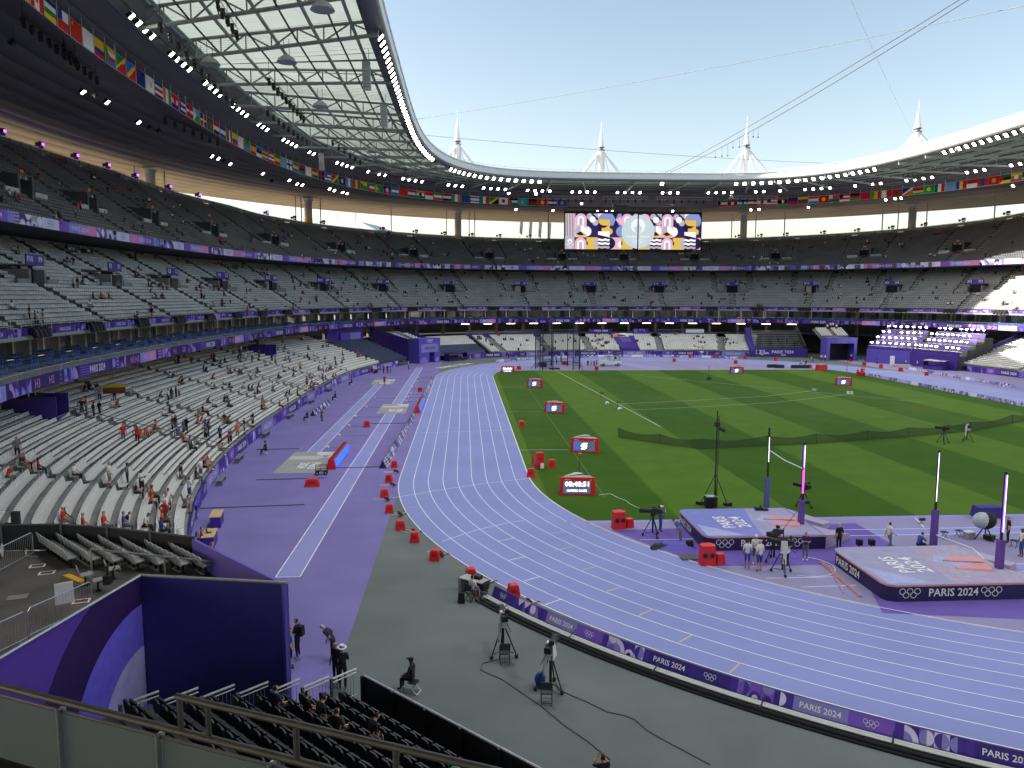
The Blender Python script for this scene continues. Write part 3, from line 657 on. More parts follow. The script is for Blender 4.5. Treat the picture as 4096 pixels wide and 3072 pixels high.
run_banner(banA, RA, 8.35, 1.05, RA.s_of(-73, -58), RA.s_of(76.5, 20), [(4.6, gA_pink), (5.2, gA_cells), (4.6, gA_code), (5.2, gA_cells), (7.0, gA_dark), (5.2, gA_cells), (3.0, gA_code)], PAL)
def gB_white(q, w, h, k): q.rect(0, 0, w, h, 6, 1); q.rings(w/2, h*.5, h*.22, 5, 3)
def gB_grad(q, w, h, k):
    c = (2, 2, 5, 5, 3, 3, 4, 4) if (k//3) % 2 else (3, 4, 3, 3, 2, 2, 2, 5)
    for j in range(8): q.rect(w*j/8, 0, w/8+.01, h, c[j], 1)
    if (k//3) % 2 == 0:
        for j in range(5): q.rect(0, h*(.08+.19*j), w*.28, h*.08, 4, 2)
    q.text('PARIS 2024', w*.32, h*.28, h*.46, 6, 3, w=w*.44)
def gB_cells(q, w, h, k): q.rect(0, 0, w, h, 6, 1); q.cells(0, 0, h, int(w/h), [0, 6, 2, 7, 5], k*5+2)
banB = thing('pale_banner', 'pale lilac and white banner along the front of the upper tier', 'banner')
run_banner(banB, RB, 23.1, 1.2, RB.s_of(-90, -33), RB.s_of(90, 28), [(3.9, gB_white), (9.6, gB_grad), (6.0, gB_cells)], PAL)
def gC_a(q, w, h, k): q.rect(0, 0, w, h, 1, 1); q.text('PARIS 2024', w*.2, h*.25, h*.5, 6, 3, w=w*.6)
def gC_b(q, w, h, k): q.cells(0, 0, h, int(w/h), [0, 1, 2, 3, 5], k+50)
def gC_c(q, w, h, k): q.rect(0, 0, w, h, (1, 3, 8)[k % 3], 1); q.rings(w/2, h*.5, h*.2, 6, 3)
banC = thing('narrow_banner', 'narrow violet banner along the front of the middle tier', 'banner')
run_banner(banC, Ring(81.6, 110.6, 2.8), 11.9, .66, RC.s_of(-78.5, -60), RC.s_of(80, 18), [(4.0, gC_a), (3.3, gC_b), (3.0, gC_c), (3.3, gC_b)], PAL)
# hoardings round the arena floor
def gH_dark(q, w, h, k):
    q.rect(0, 0, w, h, 8, 1)
    for j in range(3): q.rect(.2, h*(.2+.22*j), 1.1, h*.1, 2, 2)
    q.text('PARIS 2024', 1.6, h*.28, h*.48, 7, 3, w=min(3.7, w-1.8))
def gH_lav(q, w, h, k): q.rect(0, 0, w, h, 9, 1); q.text('PARIS 2024', w*.2, h*.28, h*.45, 6, 3, w=w*.6)
def gH_ring(q, w, h, k): q.rect(0, 0, w, h, 2 if k % 2 else 8, 1); q.rings(w/2, h*.5, h*.17, 7, 3)
def gH_cells(q, w, h, k): q.rect(0, 0, w, h, 1, 1); q.cells(.3, 0, h, max(1, int((w-.4)/h)), [8, 1, 9, 2, 6], k+9)
PALH = PAL+[lavender]
HS = [(5.0, gH_cells), (2.2, gH_ring), (5.6, gH_dark), (5.0, gH_cells), (2.2, gH_ring), (6.0, gH_lav)]
for nm, lb, a_, b_ in [('left_hoarding', 'violet printed hoarding in front of the left lower stand', R0.s_of(-58.5, -66), R0.s_of(-56.2, 65)),
                       ('far_hoarding', 'violet printed hoarding in front of the far lower stand', R0.s_of(-44, 83.5), R0.s_of(40, 87)),
                       ('right_hoarding', 'violet printed hoarding in front of the sunlit right lower stand', R0.s_of(62.0, 48.5), R0.s_of(65.4, -10))]:
    h_ = thing('perimeter_hoarding', lb, 'hoarding', group='hoardings round the arena floor')
    run_banner(h_, R0, .05, 1.15, a_, b_, HS, PALH)
# benches in front of the left hoarding
for y in (-43, -34, -21, -8, 6, 20):
    s_ = R0.s_of(-65, y); x, y_, nx, ny = R0.at(s_); b = B(); a = math.atan2(ny, nx)
    b.box((x+nx*.6, y_+ny*.6, .42), (.5, 2.6, .06), 0, a)
    for q in (-1.1, 1.1): b.box((x+nx*.6-ny*q, y_+ny*.6+nx*q, .2), (.4, .06, .4), 0, a)
    b.obj('bench', mat('bench_grey', (0.16, 0.17, 0.19), 0.6), None, label='grey bench against the left hoarding, %s from the near end' % ['first', 'second', 'third', 'fourth', 'fifth', 'sixth'][(-43, -34, -21, -8, 6, 20).index(y)], cat='bench', group='benches along the left hoarding')
# ================================================================== the roof
roof = thing('stadium_roof', 'flat oval roof with boarded ceiling and translucent inner ring', 'roof')
tR = TS(281)
def zc(f): return 40.7+(43.1-40.7)*f+0.25*math.sin(math.pi*f)      # boarded ceiling: f = 0 outer edge, 1 inner
def mix(r1, r2, f, t, z):
    x1, y1 = r1.xy(t); x2, y2 = r2.xy(t); x = x1+(x2-x1)*f; y = y1+(y2-y1)*f
    return np.stack([x, y, np.full(x.shape, float(z))], -1)
board_o = mat('ceiling_board_orange_lit', (0.50, 0.355, 0.20), 0.55, noise=0.1, scale=0.15); board_m = mat('ceiling_board_brown', (0.30, 0.225, 0.17), 0.6, noise=0.12, scale=0.15)  # orange light on the outer boards is put into these colours
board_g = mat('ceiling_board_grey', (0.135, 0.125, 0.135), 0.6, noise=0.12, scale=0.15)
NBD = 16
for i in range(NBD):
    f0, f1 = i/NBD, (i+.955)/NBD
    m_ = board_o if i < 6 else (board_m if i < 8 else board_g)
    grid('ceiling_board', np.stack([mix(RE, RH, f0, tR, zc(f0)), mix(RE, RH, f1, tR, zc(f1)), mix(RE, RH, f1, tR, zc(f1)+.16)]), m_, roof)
grid('ceiling_backing', np.stack([mix(RE, RH, 0, tR, zc(0)+.35), mix(RE, RH, 1, tR, zc(1)+.35)]), steel_dk, roof)
roof_top = mat('roof_top', (0.62, 0.63, 0.64), 0.5, noise=0.08, scale=0.1)
grid('roof_deck', np.stack([mix(RE, RH, 0, tR, 40.7), mix(RE, RH, -.02, tR, 41.6), mix(RE, RH, 0.3, tR, 44.6), mix(RE, RH, 1, tR, 45.6)]), roof_top, roof)
# inner trim of the ceiling
grid('ceiling_trim', np.stack([rail(RH, tR, 43.0), rail(Ring(75.6, 98.6, 2.72), tR, 43.5), rail(Ring(75.2, 98.2, 2.72), tR, 45.4)]), mat('trim_olive', (0.20, 0.20, 0.185), 0.6, noise=.1), roof)
# translucent panels in bays, slats beneath them
def translucent():
    m = bpy.data.materials.new('roof_glass'); m.use_nodes = True; n = m.node_tree; n.nodes.clear()
    o = n.nodes.new('ShaderNodeOutputMaterial'); a = n.nodes.new('ShaderNodeBsdfTranslucent'); d = n.nodes.new('ShaderNodeBsdfDiffuse'); x = n.nodes.new('ShaderNodeMixShader')
    tc = n.nodes.new('ShaderNodeTexCoord'); nz = n.nodes.new('ShaderNodeTexNoise'); nz.inputs['Scale'].default_value = .25; rp = n.nodes.new('ShaderNodeValToRGB')
    n.links.new(tc.outputs['Object'], nz.inputs['Vector']); n.links.new(nz.outputs['Fac'], rp.inputs['Fac'])
    rp.color_ramp.elements[0].color = (.30, .35, .325, 1); rp.color_ramp.elements[1].color = (.40, .45, .415, 1)
    n.links.new(rp.outputs[0], a.inputs[0]); d.inputs[0].default_value = (.5, .52, .5, 1); x.inputs[0].default_value = .8
    n.links.new(d.outputs[0], x.inputs[1]); n.links.new(a.outputs[0], x.inputs[2]); n.links.new(x.outputs[0], o.inputs[0]); return m
rglass = translucent(); RFi = Ring(53.2, 89, 3.9); NB = 56
sb = np.linspace(0, RH.c[-1], NB+1); tb_ = [tS(RH, q) for q in sb]
def pr2(t, f, z):                   # f = 0 at the ceiling edge, 1 at the rim
    x1, y1 = RH.xy(np.array([t])); x2, y2 = RF.xy(np.array([t])); return Vector((float(x1[0]+(x2[0]-x1[0])*f), float(y1[0]+(y2[0]-y1[0])*f), z))
def zg(f): return 45.1+.5*f
def seen(p, m=260):
    px, w = PX(np.array(p)); return w > 0 and -m < px[0] < 4096+m and px[1] > -500
rsteel = mat('roof_steel', (0.36, 0.385, 0.355), 0.55, 0.1, noise=0.08, scale=2)
slat_m = mat('roof_slat', (0.22, 0.24, 0.22), 0.6, noise=.1)
for k in range(NB):
    tt_ = np.linspace(tb_[k], tb_[k+1], 6); P = np.stack([np.array([pr2(t, f, zg(f))[:] for t in tt_]) for f in (0.0, .93)])
    grid('glass_panel', P, rglass, roof)
    if not (seen(P[0, 3]) or seen(P[1, 3])): continue
    nsl = 13; b = B()
    for j in range(nsl):
        t_ = tb_[k]+(tb_[k+1]-tb_[k])*(j+.5)/nsl; t2_ = t_+(tb_[k+1]-tb_[k])*.30/nsl
        for f, f2 in ((.02, .33), (.33, .63), (.63, .92)):
            b.face([pr2(t_, f, zg(f)-.16), pr2(t_, f2, zg(f2)-.16), pr2(t2_, f2, zg(f2)-.05), pr2(t2_, f, zg(f)-.05)])
    b.obj('slat_bay', slat_m, roof, kind=None)
    # radial truss
    b = B(); zt, zl = 44.7, 42.7; n_ = 8
    T = [pr2(tb_[k], .02+.95*j/n_, zt+.25*j/n_) for j in range(n_+1)]; L = [pr2(tb_[k], .02+.95*j/n_, zl+.75*j/n_) for j in range(n_+1)]
    b.path(T, .17, 0, 6); b.path(L, .22, 0, 6)
    for j in range(n_+1): b.tube(L[j], T[j], .09, 0, 5)
    for j in range(n_): b.tube(L[j+(j % 2)], T[j+1-(j % 2)], .10, 0, 5)
    b.obj('roof_truss', rsteel, roof)
    # ring tubes and thin catwalk cables of the bay
    b = B()
    for f in (.12, .31, .5, .69, .86): b.path([pr2(t, f, 44.3+.25*f) for t in tt_], .20, 0, 7)
    b.obj('ring_tube', rsteel, roof)
    b = B()
    for f in (.06, .25, .44, .62, .8): b.path([pr2(t, f, 42.9+.6*f) for t in tt_], .11, 0, 5)
    b.obj('cable_tray', steel_dk, roof)
# rim: gutter, fascia and upper hand-rail
grid('rim_gutter', np.stack([rail(RFi, tR, 44.9), rail(RFi, tR, 44.1), rail(Ring(51.3, 87.2, 4), tR, 44.0), rail(RF, tR, 44.4), rail(RF, tR, 45.95), rail(Ring(52.4, 88.4, 4), tR, 46.0), rail(Ring(53.6, 89.6, 3.9), tR, 45.75)]), [mat('rim_grey', (0.20, 0.205, 0.215), 0.5, noise=.1), steel_lt], roof, fm=[0, 0, 0, 1, 1, 1])
grid('rim_pipe', np.stack([rail(Ring(51-.02+.15*math.cos(a), 87-.02+.15*math.cos(a), 4), tR, 45.85+.15*math.sin(a)) for a in np.linspace(0, 2*math.pi, 7)]), steel_lt, roof)
b = B(); sr = np.arange(RF.s_of(-51, -20), RF.s_of(51, 10), 3.2); q_ = [RF.at(s_) for s_ in sr]
for x, y, nx, ny in q_: b.box((x-nx*.5, y-ny*.5, 46.25), (.12, .12, .6))
b.path([(x-nx*.5, y-ny*.5, 46.5) for x, y, nx, ny in q_], .04, 0, 4); b.obj('rim_rail', steel_lt, roof)
# columns under the roof; masts above them
colm = mat('column_grey', (0.52, 0.51, 0.49), 0.6, noise=.12, scale=.3)
def ray_on(ring, u, z=36):
    d = _ray(u, 1100); best = None
    for k in np.arange(20, 420, .25):
        x, y = CAM[0]+d[0]/d[1]*k, CAM[1]+k; a, b_, n = ring.k
        if (abs(x)/a)**n+(abs(y)/b_)**n > 1 and k > 60: return x, y
cols = [ray_on(RK, u) for u in (618, 1240, 1833, 2397, 2968, 3636)]
for i, (x, y) in enumerate(cols):
    b = B(); b.tube((x, y, 20), (x, y, 41.2), 1.05, 0, 16); b.tube((x, y, 40.4), (x, y, 41.2), 1.1, 0, 16, 1.5)
    if i == 1: b.tube((x, y, 34.2), (x, y, 36.0), 1.1, 1, 16)
    b.obj('column', [colm, hm('D9A23A')], bowl, smooth=False)
    for s_ in (-3.6, 3.6):
        l = math.hypot(x, y); b = B(); b.tube((x-y/l*s_, y+x/l*s_, 30), (x-y/l*s_, y+x/l*s_, 41.5), .16, 0, 6); b.obj('strut', colm, bowl)
for u in (1575, 1905, 2195, 3130, 3516, 3956, 1222):
    x, y = ray_on(RD, u); b = B(); b.tube((x*1.01, y*1.01, 30), (x*1.01, y*1.01, 41.6), .17, 0, 6); b.obj('strut', colm, bowl)
mast_lbl = ['white roof mast farthest to the left, beside the roof curve', 'white roof mast above the left part of the big screen', 'white roof mast right of the big screen', 'white roof mast at the far right with tall antenna']
for (x, y), lb, ztop in zip(cols[2:], mast_lbl, (68.3, 67.3, 68.0, 66.8)):
    mst = thing('roof_mast', lb, 'mast', (x, y, 41.5), 0, 'white masts standing on the roof')
    b = B(); b.tube((0, 0, 0), (0, 0, 19.5), .85, 0, 12, .78); b.obj('shaft', steel_lt, mst, smooth=False)
    b = B(); b.tube((0, 0, 20.6), (0, 0, ztop-41.5), .95, 0, 10, .12); b.tube((0, 0, ztop-41.5), (0, 0, ztop-38.9), .05, 0, 5); b.obj('spire', steel_lt, mst)
    b = B(); b.tube((0, 0, 19.3), (0, 0, 20.7), .62, 0, 10); b.tube((0, 0, 19.5), (0, 0, 19.8), 1.2, 0, 10); b.tube((0, 0, 20.4), (0, 0, 20.6), 1.1, 0, 10); b.obj('collar', mat('mast_collar', (.2, .2, .21), .5), mst)
    l = math.hypot(x, y); ex, ey = -y/l, x/l; ix, iy = -x/l, -y/l
    for a_ in (-1, 1):
        for w in (1.6, 5, 12, 14):
            for o in (-.25, .25) if w > 4 else (0,):
                b = B(); b.tube((ex*a_*.7+ix*o, ey*a_*.7+iy*o, 19.4-(.6 if o > 0 else 0)), (ex*a_*w+ix*(3+o), ey*a_*w+iy*(3+o), 2.5), .17, 0, 5); b.obj('stay', steel_lt, mst)
    b = B(); b.tube((.82, -.4, 0), (.82, -.4, 19), .06, 0, 4); b.obj('ladder', alu, mst)
# ------------------------------------------------------------------ floodlights
lens = em('FFFAF0', 9.0); lens2 = em('FFF8EA', 12.0)
def lamp_mesh(w, h, d, tilt, lm):
    """box lamp hanging from the origin, its bright face turned down towards +y"""
    a = B(); ct, st = math.cos(tilt), math.sin(tilt)
    def Q(x, y, z): return (x, y*ct-z*st, y*st+z*ct-h*.75)
    a.hexa([Q(-w/2, -d, -h/2), Q(w/2, -d, -h/2), Q(w/2, 0, -h/2), Q(-w/2, 0, -h/2)], [Q(-w/2*.7, -d, h/2*.8), Q(w/2*.7, -d, h/2*.8), Q(w/2, 0, h/2), Q(-w/2, 0, h/2)], 0)
    a.box((0, -.1, -h*.2), (.08, .08, h*.5), 0)
    c = B(); c.hexa([Q(-w*.44, .01, -h*.44), Q(w*.44, .01, -h*.44), Q(w*.44, .035, -h*.44), Q(-w*.44, .035, -h*.44)], [Q(-w*.44, .01, h*.44), Q(w*.44, .01, h*.44), Q(w*.44, .035, h*.44), Q(-w*.44, .035, h*.44)], 0)
    return a.mesh('housing', [dark_metal]), c.mesh('lens', [lm])
rimA, rimB = lamp_mesh(.85, .85, .35, -.75, lens); ceA, ceB = lamp_mesh(.62, .7, .4, -.85, lens2)
def lamp(name, A, Bm, p, rz, label, group, on=True):
    o = thing(name, label, 'floodlight', p, rz, group); new('housing', A, o)
    if on: new('lens', Bm, o)
    else: new('lens', dead, o)
    return o
dead = B().box((0, -.1, -.6), (.6, .1, .6)).mesh('lens', [mat('lens_off', (.1, .1, .11), .3)])
def inwards(ring, s_): x, y, nx, ny = ring.at(s_); return x, y, nx, ny, math.atan2(-nx, ny)
RFl = Ring(51.6, 87.6, 4)
sR0, sR1 = RFl.s_of(-51.6, -18), RFl.s_of(51.6, 22); n_rim = 0
for s_ in np.arange(sR0, sR1, 2.05):
    x, y, nx, ny, a = inwards(RFl, s_); px, _ = PX(np.array([x, y, 44])); u = px[0]
    if 1735 < u < 1790 or 2180 < u < 2940 and not (2455 < u < 2470 or 2640 < u < 2655) or 3490 < u < 3760 and n_rim % 3 == 0: continue
    n_rim += 1
    side = 'left' if u < 1800 else ('far' if u < 3000 else 'right')
    lamp('rim_floodlight', rimA, rimB, (x, y, 44.05), a, 'white floodlight in the row under the %s part of the roof rim' % side, 'floodlights under the roof rim, %s part' % side)
RHl = Ring(75.8, 98.8, 2.72)
k = 0
for s_ in np.arange(RHl.s_of(-75, -35), RHl.s_of(73, 35), 2.0):
    k += 1
    if k % 6 in (4, 5) or (k*7) % 11 == 0: continue
    x, y, nx, ny, a = inwards(RHl, s_); px, _ = PX(np.array([x, y, 43])); u = px[0]; side = 'left' if u < 1500 else ('far' if u < 3000 else 'right')
    lamp('ceiling_edge_floodlight', ceA, ceB, (x, y, 43.2), a, 'bright floodlight along the inner edge of the %s boarded ceiling' % side, 'floodlights at the ceiling edge, %s part' % side)
RQ = Ring(90, 119, 2.55)
cl = [(30, 95, 0), (180, 200, 1), (208, 207, 0), (232, 222, 1), (300, 265, 1), (325, 277, 0), (345, 284, 0), (458, 338, 1), (472, 343, 1), (485, 349, 0), (497, 355, 1), (568, 375, 1), (588, 392, 0), (625, 390, 1), (642, 398, 1), (653, 400, 1), (712, 408, 1), (722, 412, 1), (740, 416, 1), (750, 418, 1), (1099, 418, 1), (1158, 419, 1), (1256, 440, 1)]
cl = [(a*1.852, b*1.852, c) for a, b, c in cl]+[(2064, 838, 1), (2212, 842, 1), (2390, 846, 1), (2425, 846, 1), (2448, 846, 1), (2464, 847, 1), (2488, 846, 1), (2691, 845, 1), (3003, 840, 1), (3036, 838, 1), (3234, 830, 1), (3543, 800, 1), (3580, 795, 1), (3604, 793, 1), (4052, 744, 1)]
for i, (u, v, on) in enumerate(cl):
    d = _ray(u, v); best = min(np.arange(40, 300, .3), key=lambda k: abs(CAM[2]+d[2]/d[1]*k-41.0)); x, y = CAM[0]+d[0]/d[1]*best, CAM[1]+best
    n0 = RQ.at(RQ.s_of(x, y)); 
    lamp('ceiling_floodlight', ceA, ceB, (x, y, 41.55), math.atan2(-n0[2], n0[3]), 'floodlight hung beneath the boarded ceiling behind the row of flags', 'floodlights hung behind the flags', bool(on))
    if i % 2 == 0:
        b = B(); b.tube((0, 0, 0), (0, 0, 1.2), .03, 0, 4); o_ = b.obj('drop_rod', steel_dk, bpy.data.objects['stadium_roof']); o_.location = (x, y, 41.5)
# lit lamps: one real light for each bank of the ring
for i, s_ in enumerate(np.linspace(0, RF.c[-1], 19)[:-1]):
    x, y, nx, ny = RF.at(s_); l = bpy.data.lights.new('floodlight_bank', 'SPOT'); l.energy = 6500; l.spot_size = R(125); l.spot_blend = .6; l.shadow_soft_size = 2.5; l.color = (1, .97, .93)
    o = bpy.data.objects.new('floodlight_bank', l); COL.objects.link(o); o.location = (x+nx*1.0, y+ny*1.0, 43.0)
    o.rotation_euler = Vector((-nx*.35, -ny*.35, 1)).to_track_quat('Z', 'Y').to_euler()
# moving heads on trusses under the glass, loudspeakers, trusses
def head_mesh():
    b = B(); b.box((0, 0, -.15), (.3, .3, .25)); b.box((-.2, 0, -.45), (.06, .14, .5)); b.box((.2, 0, -.45), (.06, .14, .5)); b.tube((0, 0, -.35), (0, .12, -.95), .17, 0, 8, .2); return b.mesh('lamp_body', [black])
HM = head_mesh(); TRS = [((640, 90), (925, 395), 11), ((1075, 310), (1215, 465), 10), ((870, 0), (945, 120), 5), ((1070, 440), (1225, 560), 9), ((1330, 560), (1440, 640), 6)]
for i, (p, q, n_) in enumerate(TRS):
    def at_z(uv, z=42.0): d = _ray(*uv); k = (z-CAM[2])/d[2]; return Vector((CAM[0]+d[0]*k, CAM[1]+d[1]*k, z))
    P0, P1 = at_z(p), at_z(q); o = thing('lamp_truss', '%s hanging truss of black stage lamps beneath the left glass roof' % ['longest', 'second', 'highest', 'low left', 'farthest'][i], 'truss', P0, 0, 'trusses of stage lamps')
    D = P1-P0; b = B(); ax = D.normalized(); e = Vector((0, 0, .35)); g = Vector((-ax.y, ax.x, 0))*.2
    for c_ in (e*0+g, e*0-g, e): b.tube(c_, D+c_, .035, 0, 4)
    m_ = int(D.length/.8)
    for j in range(m_): a_, c_ = D*(j/m_), D*((j+1)/m_); b.tube(a_+g, c_+e, .02, 0, 4); b.tube(a_-g, c_+e, .02, 0, 4)
    for j in (0, .5, 1): b.tube(D*j+e, D*j+Vector((0, 0, 2.4)), .025, 0, 4)
    b.obj('frame', steel_dk, o)
    for j in range(n_): h_ = new('lamp_head', HM, o, D*(j/(n_-1)), random.uniform(-1, 1))
# dark lamp truss under the boarded ceiling at the left
for i, (p, q, n_) in enumerate([((90, 70), (385, 305), 11), ((660, 470), (870, 560), 7), ((255, 180), (300, 230), 3)]):
    def at_z2(uv, z=41.2): d = _ray(*uv); k = (z-CAM[2])/d[2]; return Vector((CAM[0]+d[0]*k, CAM[1]+d[1]*k, z))
    P0, P1 = at_z2(p), at_z2(q); D = P1-P0; o = thing('lamp_truss', 'black truss of stage lamps under the %s boarded ceiling at the left' % ['near', 'middle', 'nearest dark'][i], 'truss', P0, 0, 'trusses of stage lamps')
    b = B(); b.tube((0, 0, .2), D+Vector((0, 0, .2)), .12, 0, 5); b.tube((0, 0, .5), D+Vector((0, 0, .5)), .06, 0, 4)
    for j in (0, 1): b.tube(D*j, D*j+Vector((0, 0, 1.4)), .03, 0, 4)
    b.obj('frame', black, o)
    for j in range(n_): new('lamp_head', HM, o, D*(j/(n_-1)), random.uniform(-1, 1))
# loudspeakers: round dishes and curved line arrays under the trusses
spk = mat('speaker_grey', (.42, .44, .42), .6)
for i, (u, v, kind_) in enumerate([(1147, 237, 'd'), (1281, 418, 'd'), (1465, 275, 'a'), (1535, 440, 'a'), (1290, 25, 'd'), (840, 245, 'd'), (1490, 600, 'd'), (1285, 630, 'a')]):
    d = _ray(u, v); k = (42.0-CAM[2])/d[2]; p = CAM+d*k
    o = thing('loudspeaker', '%s loudspeaker hung under the roof trusses, %s' % ('round grey' if kind_ == 'd' else 'curved column', ['upper left one', 'lower left one', 'near the rim', 'lower one near the rim', 'at the top edge', 'far left one', 'near the roof bend', 'below the flags of the bend'][i]), 'loudspeaker', tuple(p), 0, 'loudspeakers under the roof')
    b = B()
    if kind_ == 'd': b.tube((0, 0, -.35), (0, 0, .05), 1.15, 0, 14, .9); b.tube((0, 0, .05), (0, 0, .45), .9, 0, 14, .35)
    else:
        for j in range(9): a = .07*j; b.box((0, .35*math.sin(a*1.2)*j*.3, .6-j*.34), (.95, .5, .32), 0)
    b.obj('cabinet', spk, o); b = B(); b.tube((.3, 0, .4), (.3, 0, 2.2), .03, 0, 4); b.tube((-.3, 0, .4), (-.3, 0, 2.2), .03, 0, 4); b.obj('hanger', steel_dk, o)
# silver lighting truss at the far end with the small box in its middle
for i, (x0, x1) in enumerate([(-22, -8), (-6, 6.5), (8.5, 24), (27, 40)]):
    y = 101 if i < 3 else 97; o = thing('box_truss', 'silver box truss with lamps at the far end, %s of four' % ['leftmost', 'second', 'third', 'rightmost'][i], 'truss', (x0, y, 41.2), 0, 'silver trusses at the far end')
    b = B(); L = x1-x0; n_ = int(L/1.0)
    for dy, dz in ((-.3, 0), (.3, 0), (-.3, .7), (.3, .7)): b.tube((0, dy, dz), (L, dy, dz), .06, 0, 4)
    for j in range(n_):
        a_, c_ = L*j/n_, L*(j+1)/n_; b.tube((a_, -.3, .7*(j % 2)), (c_, -.3, .7*((j+1) % 2)), .04, 0, 4)
    b.obj('frame', alu, o)
    for j in range(int(L/2)): new('lamp_head', HM, o, (1+j*2, 0, 0), j)
    if i == 1:
        b = B(); b.box((5.2, 0, -2.3), (3.6, .8, 1.7)); b.obj('projector_box', black, o)
        b = B(); 
        for a_, c_ in ((3.0, 3.4), (7.6, 7.0)): b.tube((a_-.6, 0, 0), (c_, 0, -3.0), .1, 0, 4)
        b.obj('hanger', alu, o)
# ------------------------------------------------------------------ flags
FL = ('v:007A5E,CE1126,FCD116 V:FF0000,FFFFFF,FF0000+cD h:003082,FFFFFF,289728,FFCE00 h:FFFFFF,D52B1E+k0039A6 h:DE2910+sFFDE00 h:FFFFFF+dD57800 2:FCD116,003893,CE1126 h:FFC61E,FFFFFF,CE1126,3A75C4+t3D8E33 x:009543,FBDE4A,DC241F x:007FFF,F7D618,CE1021 h:00247D+u '
      'h:FFFFFF+dCD2E3A h:002B7F,FFFFFF,CE1126,FFFFFF,002B7F v:F77F00,FFFFFF,009E60 h:FF0000,FFFFFF,171796+dFF0000 h:002A8F,FFFFFF,002A8F,FFFFFF,002A8F+tCF142B n:C60C30,FFFFFF h:6AB2E7,12AD2B+tFFFFFF q:002D62,CE1126 '
      'h:006B3F+dD41C30 h:CE1126,FFFFFF,000000 h:0F47AF,FFFFFF,0F47AF v:FF0000,00732F,FFFFFF,000000 2:FFDD00,034EA2,ED1C24 h:FFFFFF h:12AD2B,4189DD+tEA0437 '
      'h:AA151B,F1BF00,F1BF00,AA151B h:0072CE,000000,FFFFFF h:3E5EB9,FFD900,B10C0C,FFD900,3E5EB9 h:B22234,FFFFFF,B22234,FFFFFF,B22234+k3C3B6E h:078930,FCDD09,DA121A+d0F47AF h:68BFE5+u n:FFFFFF,003580 h:009E60,FCD116,3A75C4 h:CE1126,0C1C8C,3A7728 n:FFFFFF,FF0000 h:CE1126,FCD116,006B3F '
      'n:012169,C8102E h:0D5EAF,FFFFFF,0D5EAF,FFFFFF,0D5EAF+k0D5EAF x:CE1126,FCD116,007A5E h:00297B+dF5CF00 v:4997D0,FFFFFF,4997D0 v:CE1126,FCD116,009460 h:FCD116,009E49+tCE1126 h:3E9A00,FFFFFF,E32118+t0073CE h:009E49+tFCD116 h:00209F,D21034+dFFFFFF h:0073CF,FFFFFF,0073CF h:DE2910+dFFFFFF h:CD2A3E,FFFFFF,436F4D h:FF9933,FFFFFF,138808+d000080 h:FF0000,FFFFFF h:239F40,FFFFFF,DA0000 h:CE1126,FFFFFF,000000 v:169B62,FFFFFF,FF883E n:02529C,DC1E35 h:FFFFFF,0038B8,FFFFFF,FFFFFF,0038B8,FFFFFF v:009246,FFFFFF,CE2B37 x:009B3A,FED100,000000 h:FFFFFF+dBC002D h:000000,FFFFFF,007A3D+tCE1126 h:00AFCA+dFEC50C h:000000,BB0000,006600 h:E8112D+dFFEF00 h:CE1126,FFFFFF,003F87 h:244AA5+dD0A650 h:007A3D,FFFFFF,CE1126+t000000 h:CE1126,002868,CE1126+dFFFFFF h:00209F,FFFFFF,009543+d000000 h:9E3039,FFFFFF,9E3039 h:ED1C24,FFFFFF,FFFFFF,ED1C24+d00A651 h:BF0A30,FFFFFF,BF0A30,FFFFFF,BF0A30+k002868 '
      'h:E70013,000000,000000,239E46+dFFFFFF h:002B7F,CE1126 h:FDB913,006A44,C1272D h:ED2939,FFFFFF,00A1DE h:D20000+dFFE600 h:FC3D32,007E3A+kFFFFFF h:CC0001,FFFFFF,CC0001,FFFFFF+k010066 h:000000,CE1126,339E35 h:D21034+d007E3A v:14B53A,FCD116,CE1126 v:FFFFFF,CF142B h:C1272D+d006233 x:003893,FFFFFF,DD7500 h:EA2839,1A206D,FFD500,00A551 h:00A95C+dFFD700 v:006847,FFFFFF,CE1126 h:75B2DD+dFFFFFF v:0046AE,FFD200,CC092F h:CE1126,FFFFFF v:C4272F,015197,C4272F h:C40308+dD3AE3B h:007168,000000,FCE100+tD21034 h:FECB00,34B233,EA2839+dFFFFFF x:003580,FFFFFF,009543 h:002B7F,FFC61E,002B7F h:DC143C+d003893 h:0067C6,FFFFFF,0067C6 h:E05206,FFFFFF,0DB02B+dE05206 v:008751,FFFFFF,008751').split()
CN = {}
def cname(h):
    r, g, b_ = [int(h[i:i+2], 16) for i in (0, 2, 4)]
    if max(r, g, b_) < 50: return 'black'
    if min(r, g, b_) > 210: return 'white'
    if r > 150 and g > 150: return 'yellow'
    if r > 180 and g > 90: return 'orange'
    if r > g*1.6 and r > b_*1.3: return 'red'
    if g >= b_*1.1: return 'green'
    return 'light blue' if g > 130 else 'blue'
